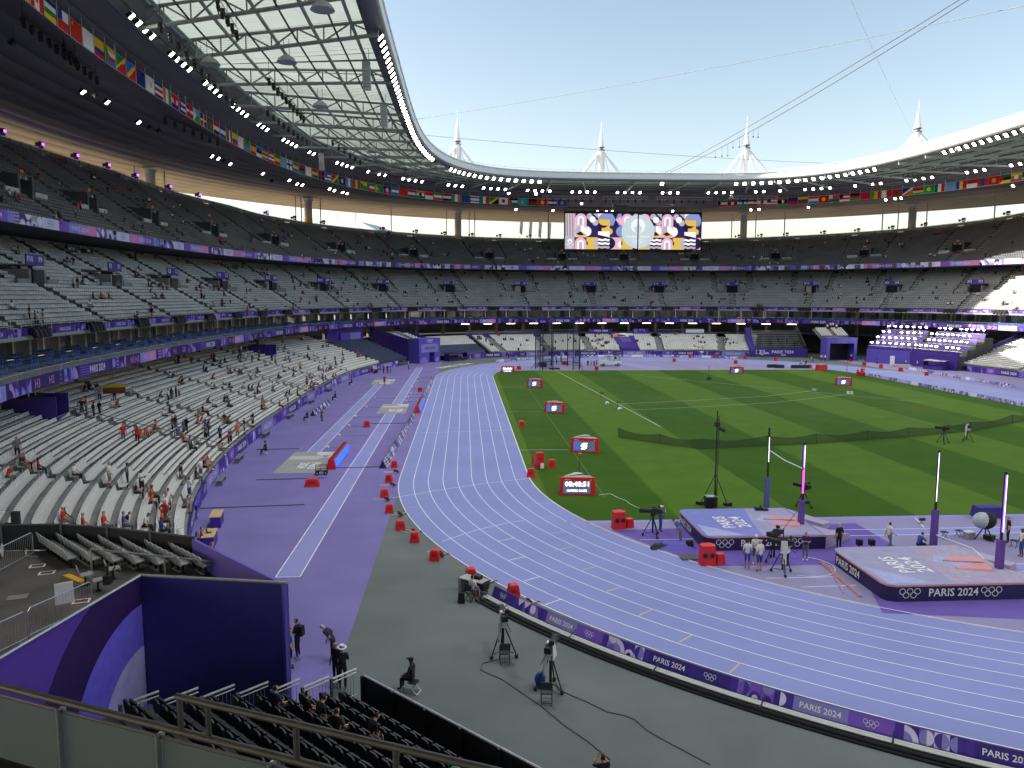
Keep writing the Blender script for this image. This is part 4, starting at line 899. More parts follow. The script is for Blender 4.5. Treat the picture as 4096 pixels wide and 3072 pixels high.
def flag(code, w, h):
    lay, *extra = code.split('+'); kind_, cs = lay.split(':'); cs = cs.split(','); p = Print(); ms = []
    def I(c):
        if c not in ms: ms.append(c)
        return ms.index(c)
    if kind_ == 'h': [p.poly([(0, h*(1-(i+1)/len(cs))), (w, h*(1-(i+1)/len(cs))), (w, h*(1-i/len(cs))), (0, h*(1-i/len(cs)))], I(c), 1) for i, c in enumerate(cs)]
    elif kind_ == '2': [p.poly([(0, a), (w, a), (w, b_), (0, b_)], I(c), 1) for c, a, b_ in zip(cs, (h/2, h/4, 0), (h, h/2, h/4))]
    elif kind_ in 'vV':
        e = [0, 1/3, 2/3, 1] if kind_ == 'v' and len(cs) == 3 else ([0, .25, .75, 1] if kind_ == 'V' else [i/len(cs) for i in range(len(cs)+1)])
        [p.poly([(w*e[i], 0), (w*e[i+1], 0), (w*e[i+1], h), (w*e[i], h)], I(c), 1) for i, c in enumerate(cs)]
    elif kind_ == 'x':
        p.poly([(0, 0), (w, h), (0, h)], I(cs[0]), 1); p.poly([(0, 0), (w, 0), (w, h)], I(cs[2]), 1); p.poly([(0, 0), (w*.14, 0), (w, h*.8), (w, h), (w*.86, h), (0, h*.2)], I(cs[1]), 2)
    elif kind_ == 'n': p.poly([(0, 0), (w, 0), (w, h), (0, h)], I(cs[0]), 1); p.rect(w*.3, 0, w*.16, h, I(cs[1]), 2); p.rect(0, h*.4, w, h*.2, I(cs[1]), 2)
    elif kind_ == 'q':
        for a, b_, c in ((0, 0, 1), (w*.56, h*.56, 1), (0, h*.56, 0), (w*.56, 0, 0)): p.rect(a, b_, w*.44, h*.44, I(cs[c]), 2)
        p.poly([(0, 0), (w, 0), (w, h), (0, h)], I('FFFFFF'), 1)
    txt = ' '.join(dict.fromkeys(cname(c) for c in cs))
    for e in extra:
        t, c = e[0], e[1:]
        if t == 'd': p.arc(w/2, h/2, h*.27, 0, 360, I(c), 3, n=14); txt += ' with a %s disc' % cname(c)
        elif t == 'k': p.rect(0, h*.48, w*.36, h*.52, I(c), 3); txt += ' with a %s canton' % cname(c)
        elif t == 't': p.poly([(0, 0), (w*.4, h/2), (0, h)], I(c), 3); txt += ' with a %s wedge' % cname(c)
        elif t == 's': p.arc(w*.2, h*.75, h*.13, 0, 360, I(c), 3, n=5); txt += ' with a yellow star'
        elif t == 'u': p.rect(0, h*.72, w*.45, h*.08, I('C8102E'), 3); p.rect(w*.2, h*.5, w*.06, h*.5, I('C8102E'), 3); txt += ' with a cross in its corner'
        elif t == 'c': p.arc(w/2, h/2, h*.2, 0, 360, I('FF0000'), 3, n=6); txt += ' with a red leaf'
    return p, ms, {'h': 'horizontal', '2': 'horizontal', 'v': 'vertical', 'V': 'vertical', 'x': 'diagonal', 'n': 'crossed', 'q': 'quartered'}[kind_], txt
fw, fh = 2.5, 1.8; sF = RG.s_of(-79.6, -37.5); used = {}
n1 = 66; fr_m = steel_lt
for i, code in enumerate(FL):
    if i < n1: s_ = sF+i*(RG.s_of(-14, 109.3)-sF)/n1
    else: s_ = RG.s_of(27.5, 107.6)+(i-n1)*2.62
    x, y, nx, ny = RG.at(s_); p, ms, st, txt = flag(code, fw, fh)
    lb = '%s flag, %s' % (txt, {'horizontal': 'bands across', 'vertical': 'upright bands', 'diagonal': 'diagonal band', 'crossed': 'cross design', 'quartered': 'four quarters'}[st])
    if len(p.p) == 1 or '+' in code and ',' not in code.split(':')[1]: lb = 'plain ' + '%s flag hung under the ceiling' % txt
    used[lb] = used.get(lb, 0)+1
    if used[lb] > 1: lb += ', %s such from left' % ORD[used[lb]]
    o = thing('flag', lb, 'flag', (x, y, 42.02-fh), math.atan2(-nx, ny)+math.pi, 'national flags hung in a row')
    b = B(); ph = random.random()*6
    # viewed from the field x runs to the viewer's right; the object is turned so local -y faces the field
    p.onto(b, lambda X, Y, d: (X, -d+.05*math.sin(X*2.2+ph)*(1-.5*Y/fh), Y), .012); b.obj('cloth', [flat('flag_'+c, hexc(c), .8) for c in ms], o)
    b = B(); b.tube((0, .02, fh+.03), (fw, .02, fh+.03), .035, 0, 4); b.tube((0, .02, -.03), (fw, .02, -.03), .03, 0, 4); b.tube((0, .02, 0), (0, .02, fh+.8), .03, 0, 4)
    if i % 8 == 7: b.tube((fw, .02, 0), (fw, .02, fh+.8), .04, 0, 4)
    b.obj('frame', fr_m, o)
# ------------------------------------------------------------------ the big screen
ys = 127.5
def at_y(u, v, y=ys): d = _ray(u, v); k = (y-CAM[1])/d[1]; return Vector((CAM[0]+d[0]*k, y, CAM[2]+d[2]*k))
A_, C_ = at_y(2261, 853), at_y(2801, 999); SW, SH = C_.x-A_.x, A_.z-C_.z
scr = thing('video_screen', 'wide double video screen with patterned tiles and a grey round emblem', 'screen', (A_.x, ys, C_.z), 0)
sc_c = ['141036', 'F2E8EC', 'D9A9BE', 'D2AE4C', '7D8DBE', 'A9A6B4', 'EBD3DC', '231C50', 'B9C6CC', 'DDE4E6', '3A3A44']; sc_m = [em(c, .5) for c in sc_c]
b = B(); b.box((SW/2, .4, SH/2), (SW+.6, .6, SH+.7)); b.obj('cabinet', black, scr)
def scr_print(n0, w, seed, circle_at):
    p = Print(); c = SH/3
    def cell(i, j, t):
        X, Y = n0+i*c, SH-(j+1)*c
        if t == 'arch': p.rect(X, Y, c, c, 7, 1); p.arc(X+c/2, Y+c/2, c/2, 0, 180, 2, 2); p.rect(X, Y, c, c/2, 2, 2); p.arc(X+c/2, Y+c/2, c*.28, 0, 180, 1, 3); p.rect(X+c*.22, Y, c*.56, c/2, 1, 3); p.arc(X+c/2, Y+c/2, c*.13, 0, 180, 5, 4); p.rect(X+c*.37, Y, c*.26, c/2, 5, 4)
        elif t == 'balls': p.rect(X, Y, c, c, 7, 1); p.arc(X+c*.25, Y+c*.75, c*.27, 0, 360, 5, 2); p.arc(X+c*.5, Y+c*.5, c*.27, 0, 360, 1, 3); p.arc(X+c*.75, Y+c*.25, c*.27, 0, 360, 5, 2); p.poly([(X, Y+c), (X+c, Y+c), (X+c, Y+c*.6), (X+c*.55, Y+c)], 5, 2)
        elif t == 'bluegold': p.rect(X, Y+c/2, c, c/2, 1, 1); p.rect(X, Y, c, c/2, 0, 1); p.arc(X+c*.5, Y+c/2, c/2, 90, 180, 4, 2); p.rect(X+c*.5, Y+c/2, c/2, c/2, 4, 2); p.arc(X+c*.5, Y+c/2, c/2, 180, 270, 3, 2); p.rect(X+c/2, Y, c/2, c/2, 3, 2)
        elif t == 'fan': p.rect(X, Y, c, c, 4, 1); p.poly([(X+c*.2, Y+c), (X+c*.7, Y+c), (X+c*.5, Y+c*.5)], 0, 2); p.poly([(X+c*.5, Y+c*.5), (X+c*.8, Y), (X+c*.3, Y)], 0, 2); p.poly([(X+c*.5, Y+c*.5), (X+c, Y+c*.8), (X+c, Y)], 2, 2)
        elif t == 'pie': p.rect(X, Y, c, c, 2, 1); p.arc(X+c/2, Y+c/2, c/2, -150, -30, 3, 2); p.arc(X+c/2, Y+c/2, c/2, -30, 90, 1, 2); p.arc(X+c/2, Y+c/2, c/2, 90, 210, 5, 2); p.poly([(X+c*.1, Y+c*.3), (X+c*.5, Y+c*.5), (X+c*.8, Y+c*.2), (X+c*.4, Y+c*.15)], 0, 3)
        elif t == 'half': p.rect(X, Y, c, c, 7, 1); p.arc(X, Y+c/2, c*.42, -90, 90, 1, 2)
        elif t == 'waveg': p.rect(X, Y, c, c, 0, 1); p.arc(X+c, Y+c/2, c*.5, 90, 180, 3, 2); p.rect(X+c*.3, Y+c*.5, c*.7, c*.3, 3, 2); p.poly([(X, Y+c*.5), (X+c, Y+c*.5), (X+c, Y), (X+c*.5, Y+c*.12), (X, Y+c*.22)], 1, 3)
        elif t == 'ball': p.rect(X, Y, c, c, 7, 1); p.arc(X, Y+c/2, c*.26, -90, 90, 3, 2); p.arc(X+c, Y+c/2, c*.45, 90, 270, 4, 2)
        elif t == 'waves':
            p.rect(X, Y, c, c, 0, 1)
            for k in range(3):
                y0 = Y+c*(.08+.31*k); n_ = 8; up = [(X+c*i/n_, y0+c*.18+c*.04*math.sin(i*1.6)) for i in range(n_+1)]; dn = [(X+c*i/n_, y0+c*.04*math.sin(i*1.6)) for i in range(n_+1)]
                for i in range(n_): p.poly([dn[i], dn[i+1], up[i+1], up[i]], 1 if k else 5, 2)
        elif t == 'gold': p.rect(X, Y, c, c, 3, 1); p.arc(X+c, Y+c/2, c*.4, 90, 270, 5, 2); p.rect(X, Y+c*.35, c*.12, c*.3, 0, 2)
        elif t == 'dark': p.rect(X, Y, c, c, 2, 1); p.arc(X, Y+c/2, c*.5, -90, 90, 0, 2); p.arc(X+c, Y+c*.4, c*.28, 90, 270, 1, 2)
    rows = [['arch', 'balls', 'bluegold', 'fan', 'arch', 'balls'], ['pie', 'half', 'waveg', 'ball', 'fan', 'pie'], ['arch', 'gold', 'waves', 'dark', 'gold', 'waves']]
    nc = int(w/c+.99)
    for j in range(3):
        for i in range(nc): cell(i, j, rows[j][(i+seed) % 6])
    return p
def clipx(p, x0, x1):
    q = Print()
    for pts, m, l in p.p:
        for side, xc in ((1, x0), (-1, x1)):
            o = []
            for i in range(len(pts)):
                a, b_ = pts[i], pts[(i+1) % len(pts)]; ia, ib = (a[0]-xc)*side >= 0, (b_[0]-xc)*side >= 0
                if ia: o.append(a)
                if ia != ib: t = (xc-a[0])/(b_[0]-a[0]); o.append((xc, a[1]+(b_[1]-a[1])*t))
            pts = o
            if len(pts) < 3: break
        if len(pts) >= 3: q.poly(pts, m, l)
    return q
xs = SW*.535; s0_ = SW*.072
for nm, x0, x1, seed in (('left_panel', s0_, xs-.18, 0), ('right_panel', xs+.18, SW, 4)):
    p = clipx(scr_print(x0, x1-x0, seed, None), x0, x1)
    q = Print().arc(xs, SH*.5, SH*.475, 0, 360, 8, 6, n=40)
    q.arc(xs, SH*.66, SH*.205, 0, 360, 9, 7, n=28); q.poly([(xs-SH*.06, SH*.47), (xs-SH*.13, SH*.60), (xs-SH*.03, SH*.68), (xs, SH*.82), (xs+SH*.05, SH*.68), (xs+SH*.12, SH*.6), (xs+SH*.06, SH*.47)], 8, 8)
    q.text('PARIS 2024', xs, SH*.33, SH*.06, 9, 7, w=SH*.64, centre=True); q.rings(xs, SH*.22, SH*.048, 9, 7); q = clipx(q, x0, x1)
    b = B(); p.onto(b, lambda x, y, d: (x, .1-d, y), .015); q.onto(b, lambda x, y, d: (x, .1-d, y), .015); b.obj('panel', sc_m, scr)
p = Print().rect(0, 0, s0_-.1, SH, 5, 1)
for j in range(6): p.rect(s0_*(.06+.16*j), SH*.36, s0_*.08, SH*.64, 10 if j % 2 else 10, 2); p.rect(s0_*(.14+.16*j), SH*.36, s0_*.07, SH*.64, 6, 2)
p.arc(s0_*.5, SH*.22, SH*.07, 0, 360, 1, 3).arc(s0_*.5, SH*.2, SH*.035, 0, 360, 5, 4).text('PARIS 2024', s0_*.5, SH*.11, SH*.035, 1, 3, w=s0_*.8, centre=True).rings(s0_*.5, SH*.055, SH*.022, 1, 3)
b = B(); p.onto(b, lambda x, y, d: (x, .1-d, y), .015); b.obj('side_panel', sc_m, scr)
b = B(); b.box((SW/2, .3, SH+.55), (SW+.5, .5, .35)); 
for j in range(9): b.tube((SW*j/8, .3, SH+.5), (SW*j/8, .3, SH+1.9), .07, 0, 4)
b.obj('hanging_frame', steel_dk, scr)
# ------------------------------------------------------------------ cables above the arena
cab = mat('cable_grey', (.08, .085, .09), .6); cab2 = mat('cable_pale', (.36, .40, .44), .6)
def cable(u0, v0, z0, u1, v1, z1, r, sag, label, m=cab, n=14):
    def pt(u, v, z): d = _ray(u, v); k = (z-CAM[2])/d[2]; return Vector(CAM+d*k)
    P, Q_ = pt(u0, v0, z0), pt(u1, v1, z1); b = B(); pts = [P.lerp(Q_, i/n)-Vector((0, 0, sag*4*(i/n)*(1-i/n))) for i in range(n+1)]
    b.path(pts, r, 0, 4); return b.obj('overhead_cable', m, None, label=label, cat='cable', group='cables across the opening of the roof'), pts
cable(1660, 478, 45.5, 4400, -40, 44.5, .035, .6, 'thin cable rising from the left roof rim to the upper right', cab2)
cable(1700, 541, 45, 3640, 665, 46, .035, .8, 'thin low cable just above the far roof rim', cab2)
cable(3390, -30, 46, 3650, 530, 60, .03, .5, 'faint cable coming down steeply to the rightmost mast', mat('cable_faint', (.42, .46, .5), .6))
o1, pA = cable(2660, 692, 46, 3870, -20, 46, .055, .5, 'upper of the two long cables crossing to the top right corner')
o2, pB = cable(2680, 690, 45.6, 3885, -8, 45.6, .06, 1.0, 'lower of the two long cables crossing to the top right corner')
for k, P in enumerate([pB[0].lerp(pB[-1], f) for f in (.30, .335, .365, .39, .42, .45, .48, .5)]):
    b = B(); b.tube((0, 0, 0), (0, 0, -1.0-.5*(k % 3)), .03, 0, 4); b.ball((0, 0, -1.2-.5*(k % 3)), .16, 0, 6, 4); b.obj('cable_weight', cab, None, loc=P-Vector((0, 0, .95)), label='small weight hanging from the lower long overhead cable', cat='weight', group='weights hung on the long cable')
# moving lights with violet lamps on the back wall of the upper tier
vio = em('5A20FF', 14.0)
for i, u in enumerate([50, 197, 332, 455, 565, 694, 810, 1078, 1185, 1300, 1536, 1668, 1780, 1890, 2000, 2120, 2950, 3040, 3142, 3290, 3425, 3560, 3690, 3840, 4015]):
    x, y = ray_on(RD, u); n0 = RD.at(RD.s_of(x, y)); on = i < 8; z = zs(x, y)+.55
    o = thing('stage_light', '%s stage light on the upper rear wall, %s from the left' % ('violet-glowing' if on else 'unlit', ORD[i+1].replace('front', 'first')), 'stage light', (x, y, z), math.atan2(-n0[2], n0[3]), 'stage lights on the rear wall')
    b = B(); b.box((0, 0, .15), (.55, .5, .3)); b.box((-.42, 0, .65), (.12, .3, .8)); b.box((.42, 0, .65), (.12, .3, .8)); b.tube((0, -.35, .8), (0, .35, .7), .32, 0, 8, .36); b.box((1.0, 0, .45), (.5, .4, .6)); b.box((.5, 0, -.35), (1.8, .08, .08)); b.obj('body', black, o)
    b = B(); b.disc((0, .37, .7), .3, 0, 10, 'y'); b.obj('lens', vio if on else dark_metal, o)
# outside: flagpoles and a low white roof seen through the gap
for i, u in enumerate((2078, 2115, 2153, 2190)):
    d = _ray(u, 940); k = 300; x, y = CAM[0]+d[0]/d[1]*k, CAM[1]+k; o = thing('flagpole', 'grey flag on a pole outside, %s of four' % ['first', 'second', 'third', 'fourth'][i], 'flagpole', (x, y, -0.05), 0, 'flags outside the stadium')
    b = B(); b.tube((0, 0, 0), (0, 0, 46.5-.6*i), .12, 0, 6); b.obj('pole', alu, o)
    b = B(); zt = 46.2-.6*i
    for j in range(4): b.face([(.1+.2*math.sin(j), .1*j, zt-1.6*j), (1.5-.1*j, .1*j, zt-1.0-1.6*j), (1.5-.1*(j+1), .1*j+.1, zt-1.0-1.6*(j+1)), (.1+.2*math.sin(j+1), .1*j+.1, zt-1.6*(j+1))])
    b.obj('flag_cloth', mat('flag_grey', (.32, .35, .33), .8), o)
d = _ray(1370, 900); k = 330; x, y = CAM[0]+d[0]/d[1]*k, CAM[1]+k
o = thing('outside_canopy', 'low white canopy roof of a building outside the stadium', 'building', (x, y, -0.05), -.3)
b = B(); b.hexa([(-18, -12, 0), (18, -12, 0), (18, 12, 0), (-18, 12, 0)], [(-18, -12, 41), (18, -12, 41), (18, 12, 41), (-18, 12, 41)]); b.obj('wall', conc_light, o)
b = B(); b.hexa([(-22, -15, 41), (22, -15, 41), (22, 15, 41), (-22, 15, 41)], [(-15, -9, 44.6), (12, -9, 45.2), (12, 9, 45.2), (-15, 9, 44.6)]); b.obj('roof', roof_top, o)
b = B(); [b.tube((a, 0, 44), (a, 0, 44+h), .12, 0, 5) for a, h in ((-12, 5), (-2, 6), (6, 7.5), (-18, 2))]; b.obj('antenna', steel_dk, o)
# ================================================================== people
def J_stand(**k):
    j = dict(pel=(0, 0, .95), spi=(0, .01, 1.14), che=(0, .0, 1.34), nec=(0, .0, 1.49), hb=(0, .03, 1.575), hm=(0, .025, 1.66), ht=(0, .01, 1.735),
             shL=(-.175, 0, 1.42), elL=(-.23, -.03, 1.14), wrL=(-.235, .07, .90), haL=(-.23, .10, .83), hiL=(-.09, 0, .90), knL=(-.1, .02, .50), anL=(-.1, -.02, .09), toL=(-.11, .13, .04))
    for n in list(j):
        if n.endswith('L'): x, y, z = j[n]; j[n[:-1]+'R'] = (-x, y, z)
    j.update(k); return j
def shift(j, names, d):
    for n in names: j[n] = tuple(a+b_ for a, b_ in zip(j[n], d))
    return j
TOR = ['spi', 'che', 'nec', 'hb', 'hm', 'ht', 'shL', 'shR', 'elL', 'elR', 'wrL', 'wrR', 'haL', 'haR']
def lean(j, ang, about='pel', names=TOR):
    c, s_ = math.cos(ang), math.sin(ang); ox, oy, oz = j[about]
    for n in names: x, y, z = j[n]; y, z = y-oy, z-oz; j[n] = (x, oy+y*c+z*s_, oz-y*s_+z*c)
    return j
def POSES():
    P = {}
    P['stand'] = J_stand()
    P['phone'] = J_stand(elL=(-.23, .06, 1.16), wrL=(-.1, .27, 1.2), haL=(-.06, .32, 1.24), elR=(.23, .06, 1.16), wrR=(.1, .27, 1.2), haR=(.06, .32, 1.24))
    P['photo'] = J_stand(elL=(-.24, .22, 1.3), wrL=(-.09, .28, 1.52), haL=(-.06, .27, 1.58), elR=(.24, .22, 1.3), wrR=(.09, .28, 1.52), haR=(.06, .27, 1.58))
    P['hips'] = J_stand(elL=(-.36, -.08, 1.18), wrL=(-.2, .02, 1.02), haL=(-.15, .06, .99), elR=(.36, -.08, 1.18), wrR=(.2, .02, 1.02), haR=(.15, .06, .99))
    w = J_stand(knL=(-.1, .18, .52), anL=(-.1, .24, .1), toL=(-.1, .38, .05), knR=(.1, .0, .5), anR=(.1, -.26, .13), toR=(.1, -.14, .04), wrL=(-.24, -.12, .92), haL=(-.24, -.13, .85), wrR=(.24, .26, 1.0), haR=(.23, .31, .96)); P['walk'] = w
    s_ = J_stand(); shift(s_, ['pel']+TOR+['hiL', 'hiR'], (0, 0, -.42))
    for q, x in (('L', -.11), ('R', .11)): s_.update({'kn'+q: (x, .42, .51), 'an'+q: (x, .43, .09), 'to'+q: (x, .58, .04), 'el'+q: (x*2.1, .06, .78), 'wr'+q: (x*1.0, .28, .62), 'ha'+q: (x*.9, .36, .60)})
    P['sit'] = s_; P['sit_lean'] = lean(dict(s_), .45)
    P['bend'] = lean(J_stand(wrL=(-.15, .25, 1.05), haL=(-.13, .3, 1.0), wrR=(.15, .25, 1.05), haR=(.13, .3, 1.0)), .75)
    c = J_stand(); shift(c, ['pel']+TOR+['hiL', 'hiR'], (0, -.08, -.5))
    for q, x in (('L', -.14), ('R', .14)): c.update({'kn'+q: (x, .32, .52), 'an'+q: (x*.9, -.02, .09), 'to'+q: (x, .14, .04)})
    c.update(elL=(-.25, .15, .78), wrL=(-.1, .36, .86), haL=(-.07, .42, .9), elR=(.25, .15, .78), wrR=(.1, .36, .86), haR=(.07, .42, .9)); P['crouch'] = lean(c, .35)
    P['arms_up'] = J_stand(elL=(-.42, .02, 1.5), wrL=(-.62, .04, 1.62), haL=(-.7, .04, 1.66), elR=(.42, .02, 1.5), wrR=(.62, .04, 1.62), haR=(.7, .04, 1.66))
    return P
EDG = [('pel', 'spi', 1), ('spi', 'che', 1), ('che', 'nec', 1), ('nec', 'hb', 0), ('hb', 'hm', 0), ('hm', 'ht', 0)]+[(a+q, b_+q, r) for q in 'LR' for a, b_, r in (('sh', 'el', 1), ('el', 'wr', 0), ('wr', 'ha', 0), ('hi', 'kn', 2), ('kn', 'an', 2), ('an', 'to', 4))]+[('che', 'shL', 1), ('che', 'shR', 1), ('pel', 'hiL', 2), ('pel', 'hiR', 2)]
RAD = dict(pel=(.155, .115), spi=(.14, .105), che=(.165, .12), nec=(.06, .06), hb=(.07, .08), hm=(.083, .1), ht=(.055, .065), sh=(.07, .07), el=(.045, .045), wr=(.03, .03), ha=(.038, .022), hi=(.09, .095), kn=(.06, .06), an=(.042, .045), to=(.04, .03))
_PM = {}
def person_mesh(pose, shorts):
    key = (pose, shorts)
    if key in _PM: return _PM[key]
    j = _POS[pose]; names = list(j); ix = {n: i for i, n in enumerate(names)}
    me = bpy.data.meshes.new('figure'); me.from_pydata([j[n] for n in names], [(ix[a], ix[b_]) for a, b_, _ in EDG], [])
    o = bpy.data.objects.new('figure', me); COL.objects.link(o); o.modifiers.new('skin', 'SKIN').use_smooth_shade = True
    for n in names:
        d = me.skin_vertices[0].data[ix[n]]; d.radius = RAD[n[:-1] if n[-1] in 'LR' else n]; d.use_root = n == 'pel'
    sm = o.modifiers.new('sub', 'SUBSURF'); sm.levels = 1; sm.render_levels = 1
    dg = bpy.context.evaluated_depsgraph_get(); ev = o.evaluated_get(dg).to_mesh()
    V = [tuple(v.co) for v in ev.vertices]; F = [tuple(p.vertices) for p in ev.polygons]; cen = np.array([p.center[:] for p in ev.polygons])
    o.evaluated_get(dg).to_mesh_clear(); bpy.data.objects.remove(o)
    D = []
    for a, b_, r in EDG:
        p, q = np.array(j[a]), np.array(j[b_]); t = np.clip(((cen-p)@(q-p))/max(1e-9, (q-p)@(q-p)), 0, 1); D.append(np.linalg.norm(cen-(p+t[:, None]*(q-p)), axis=1))
    D = np.array(D); k = D.argmin(0); m = np.array([r for _, _, r in EDG])[k]
    hb, ht = np.array(j['hb']), np.array(j['ht']); ax = (ht-hb)/np.linalg.norm(ht-hb); fw = np.array([0, ax[2], -ax[1]])
    hd = np.isin(k, [4, 5]); h = (cen-hb)@ax; f = (cen-np.array(j['hm']))@fw; m[hd & ((h > .115) | ((f < .0) & (h > -.0)))] = 3
    if shorts: m[(np.isin(k, [EDG.index(('knL', 'anL', 2)), EDG.index(('knR', 'anR', 2))]))] = 0
    b = B(); b.v = V; b.f = F; b.m = [int(q) for q in m]
    hm_, ax_, fw_ = Vector(j['hm']), Vector(ax), Vector(fw)
    b.hexa([hm_+fw_*.085-ax_*.03+Vector((s_*.014, 0, 0)) for s_ in (-1, 1)]+[hm_+fw_*.115-ax_*.025], [hm_+fw_*.085+ax_*.02+Vector((s_*.006, 0, 0)) for s_ in (-1, 1)]+[hm_+fw_*.092+ax_*.02], 0)    # nose
    for s_ in (-1, 1):
        e = hm_+fw_*.098+ax_*.012+Vector((s_*.032, 0, 0)); b.box(e, (.022, .01, .012), 3); b.box(hm_+Vector((s_*.088, 0, 0))-fw_*.005-ax_*.01, (.014, .04, .055), 0)
    b.box(hm_+fw_*.088-ax_*.058, (.045, .012, .010), 3)
    for q in 'LR':                                  # five fingers on each palm
        w, a = Vector(j['wr'+q]), Vector(j['ha'+q]); d = (a-w).normalized(); sx = Vector((1, 0, 0)); sd = (sx-d*sx.dot(d)).normalized(); up = d.cross(sd)
        for i, ln in enumerate((.062, .075, .07, .052)):
            o_ = a+d*.012+sd*(-.03+.02*i); mdl = o_+d*ln*.55; b.tube(o_, mdl, .009, 0, 5, .008); b.tube(mdl, mdl+d*ln*.45-up*.015, .008, 0, 5, .006)
        sg = 1 if q == 'L' else -1; o_ = a-d*.03+sd*.03*sg; mdl = o_+d*.035+sd*.03*sg; b.tube(o_, mdl, .011, 0, 5, .009); b.tube(mdl, mdl+d*.03, .009, 0, 5, .007)
    mm = b.mesh('figure_'+pose, [None]*5 and []); 
    for q in range(5): mm.materials.append(None)
    mm.polygons.foreach_set('material_index', b.m); mm.shade_smooth(); _PM[key] = mm; return mm
_POS = POSES()
SK = [mat('skin_light', (.50, .30, .21), .6, noise=.06), mat('skin_tan', (.34, .19, .12), .6, noise=.06), mat('skin_dark', (.10, .055, .035), .6, noise=.06)]
CLO = dict(k=('black', (.012, .012, .015)), w=('white', (.66, .66, .64)), r=('red', (.55, .02, .02)), o=('orange', (.72, .11, .015)), n=('navy', (.018, .022, .06)), b=('blue', (.03, .07, .33)), g=('grey', (.16, .165, .17)), y=('yellow', (.55, .38, .03)), t=('teal', (.02, .28, .22)), p=('pink', (.55, .22, .22)), v=('dark violet', (.03, .015, .10)), d=('denim', (.06, .09, .16)))
CLM = {k: mat('cloth_'+v[0].replace(' ', '_'), v[1], .85, noise=.15, scale=6) for k, v in CLO.items()}
HAIR = [mat('hair_black', (.012, .010, .009), .6), mat('hair_brown', (.06, .035, .02), .6), mat('hair_grey', (.42, .41, .40), .6), mat('hair_fair', (.33, .22, .10), .6)]
SHOE = [mat('shoe_white', (.7, .7, .7), .6), mat('shoe_dark', (.03, .03, .03), .6)]
def person(pose, loc, rz, top, bot, label, shorts=False, hair=0, skin=0, shoe=1, group=None, cap=None, name='person', scale=1.0):
    o = new(name, person_mesh(pose, shorts), None, loc, rz, label, 'person', group)
    for i, m in enumerate((SK[skin], CLM[top], CLM[bot], HAIR[hair], SHOE[shoe])): o.material_slots[i].link = 'OBJECT'; o.material_slots[i].material = m
    if scale != 1.0: o.scale = (scale,)*3
    if cap:
        j = _POS[pose]; h = Vector(j['hm']); ax = (Vector(j['ht'])-Vector(j['hb'])).normalized(); c = h+ax*.045; b = B()
        if cap[0] == 'hat': b.tube(c, c+ax*.015, .19, 0, 14, .17); b.tube(c+ax*.01, c+ax*.11, .105, 0, 12, .085); b.tube(c+ax*.015, c+ax*.045, .108, 1, 12, .104); b.obj('sun_hat', [CLM['w'], black], o)
        else: b.ball(c+ax*.005, (.1, .115, .075), 0, 10, 6); fwd = Vector((0, ax.z, -ax.y)); b.box(c+fwd*.14-ax*.005, (.14, .12, .015), 0); b.obj('cap', CLM[cap[1]], o)
    return o
def face_to(p, q): return math.atan2(-(q[0]-p[0]), q[1]-p[1])
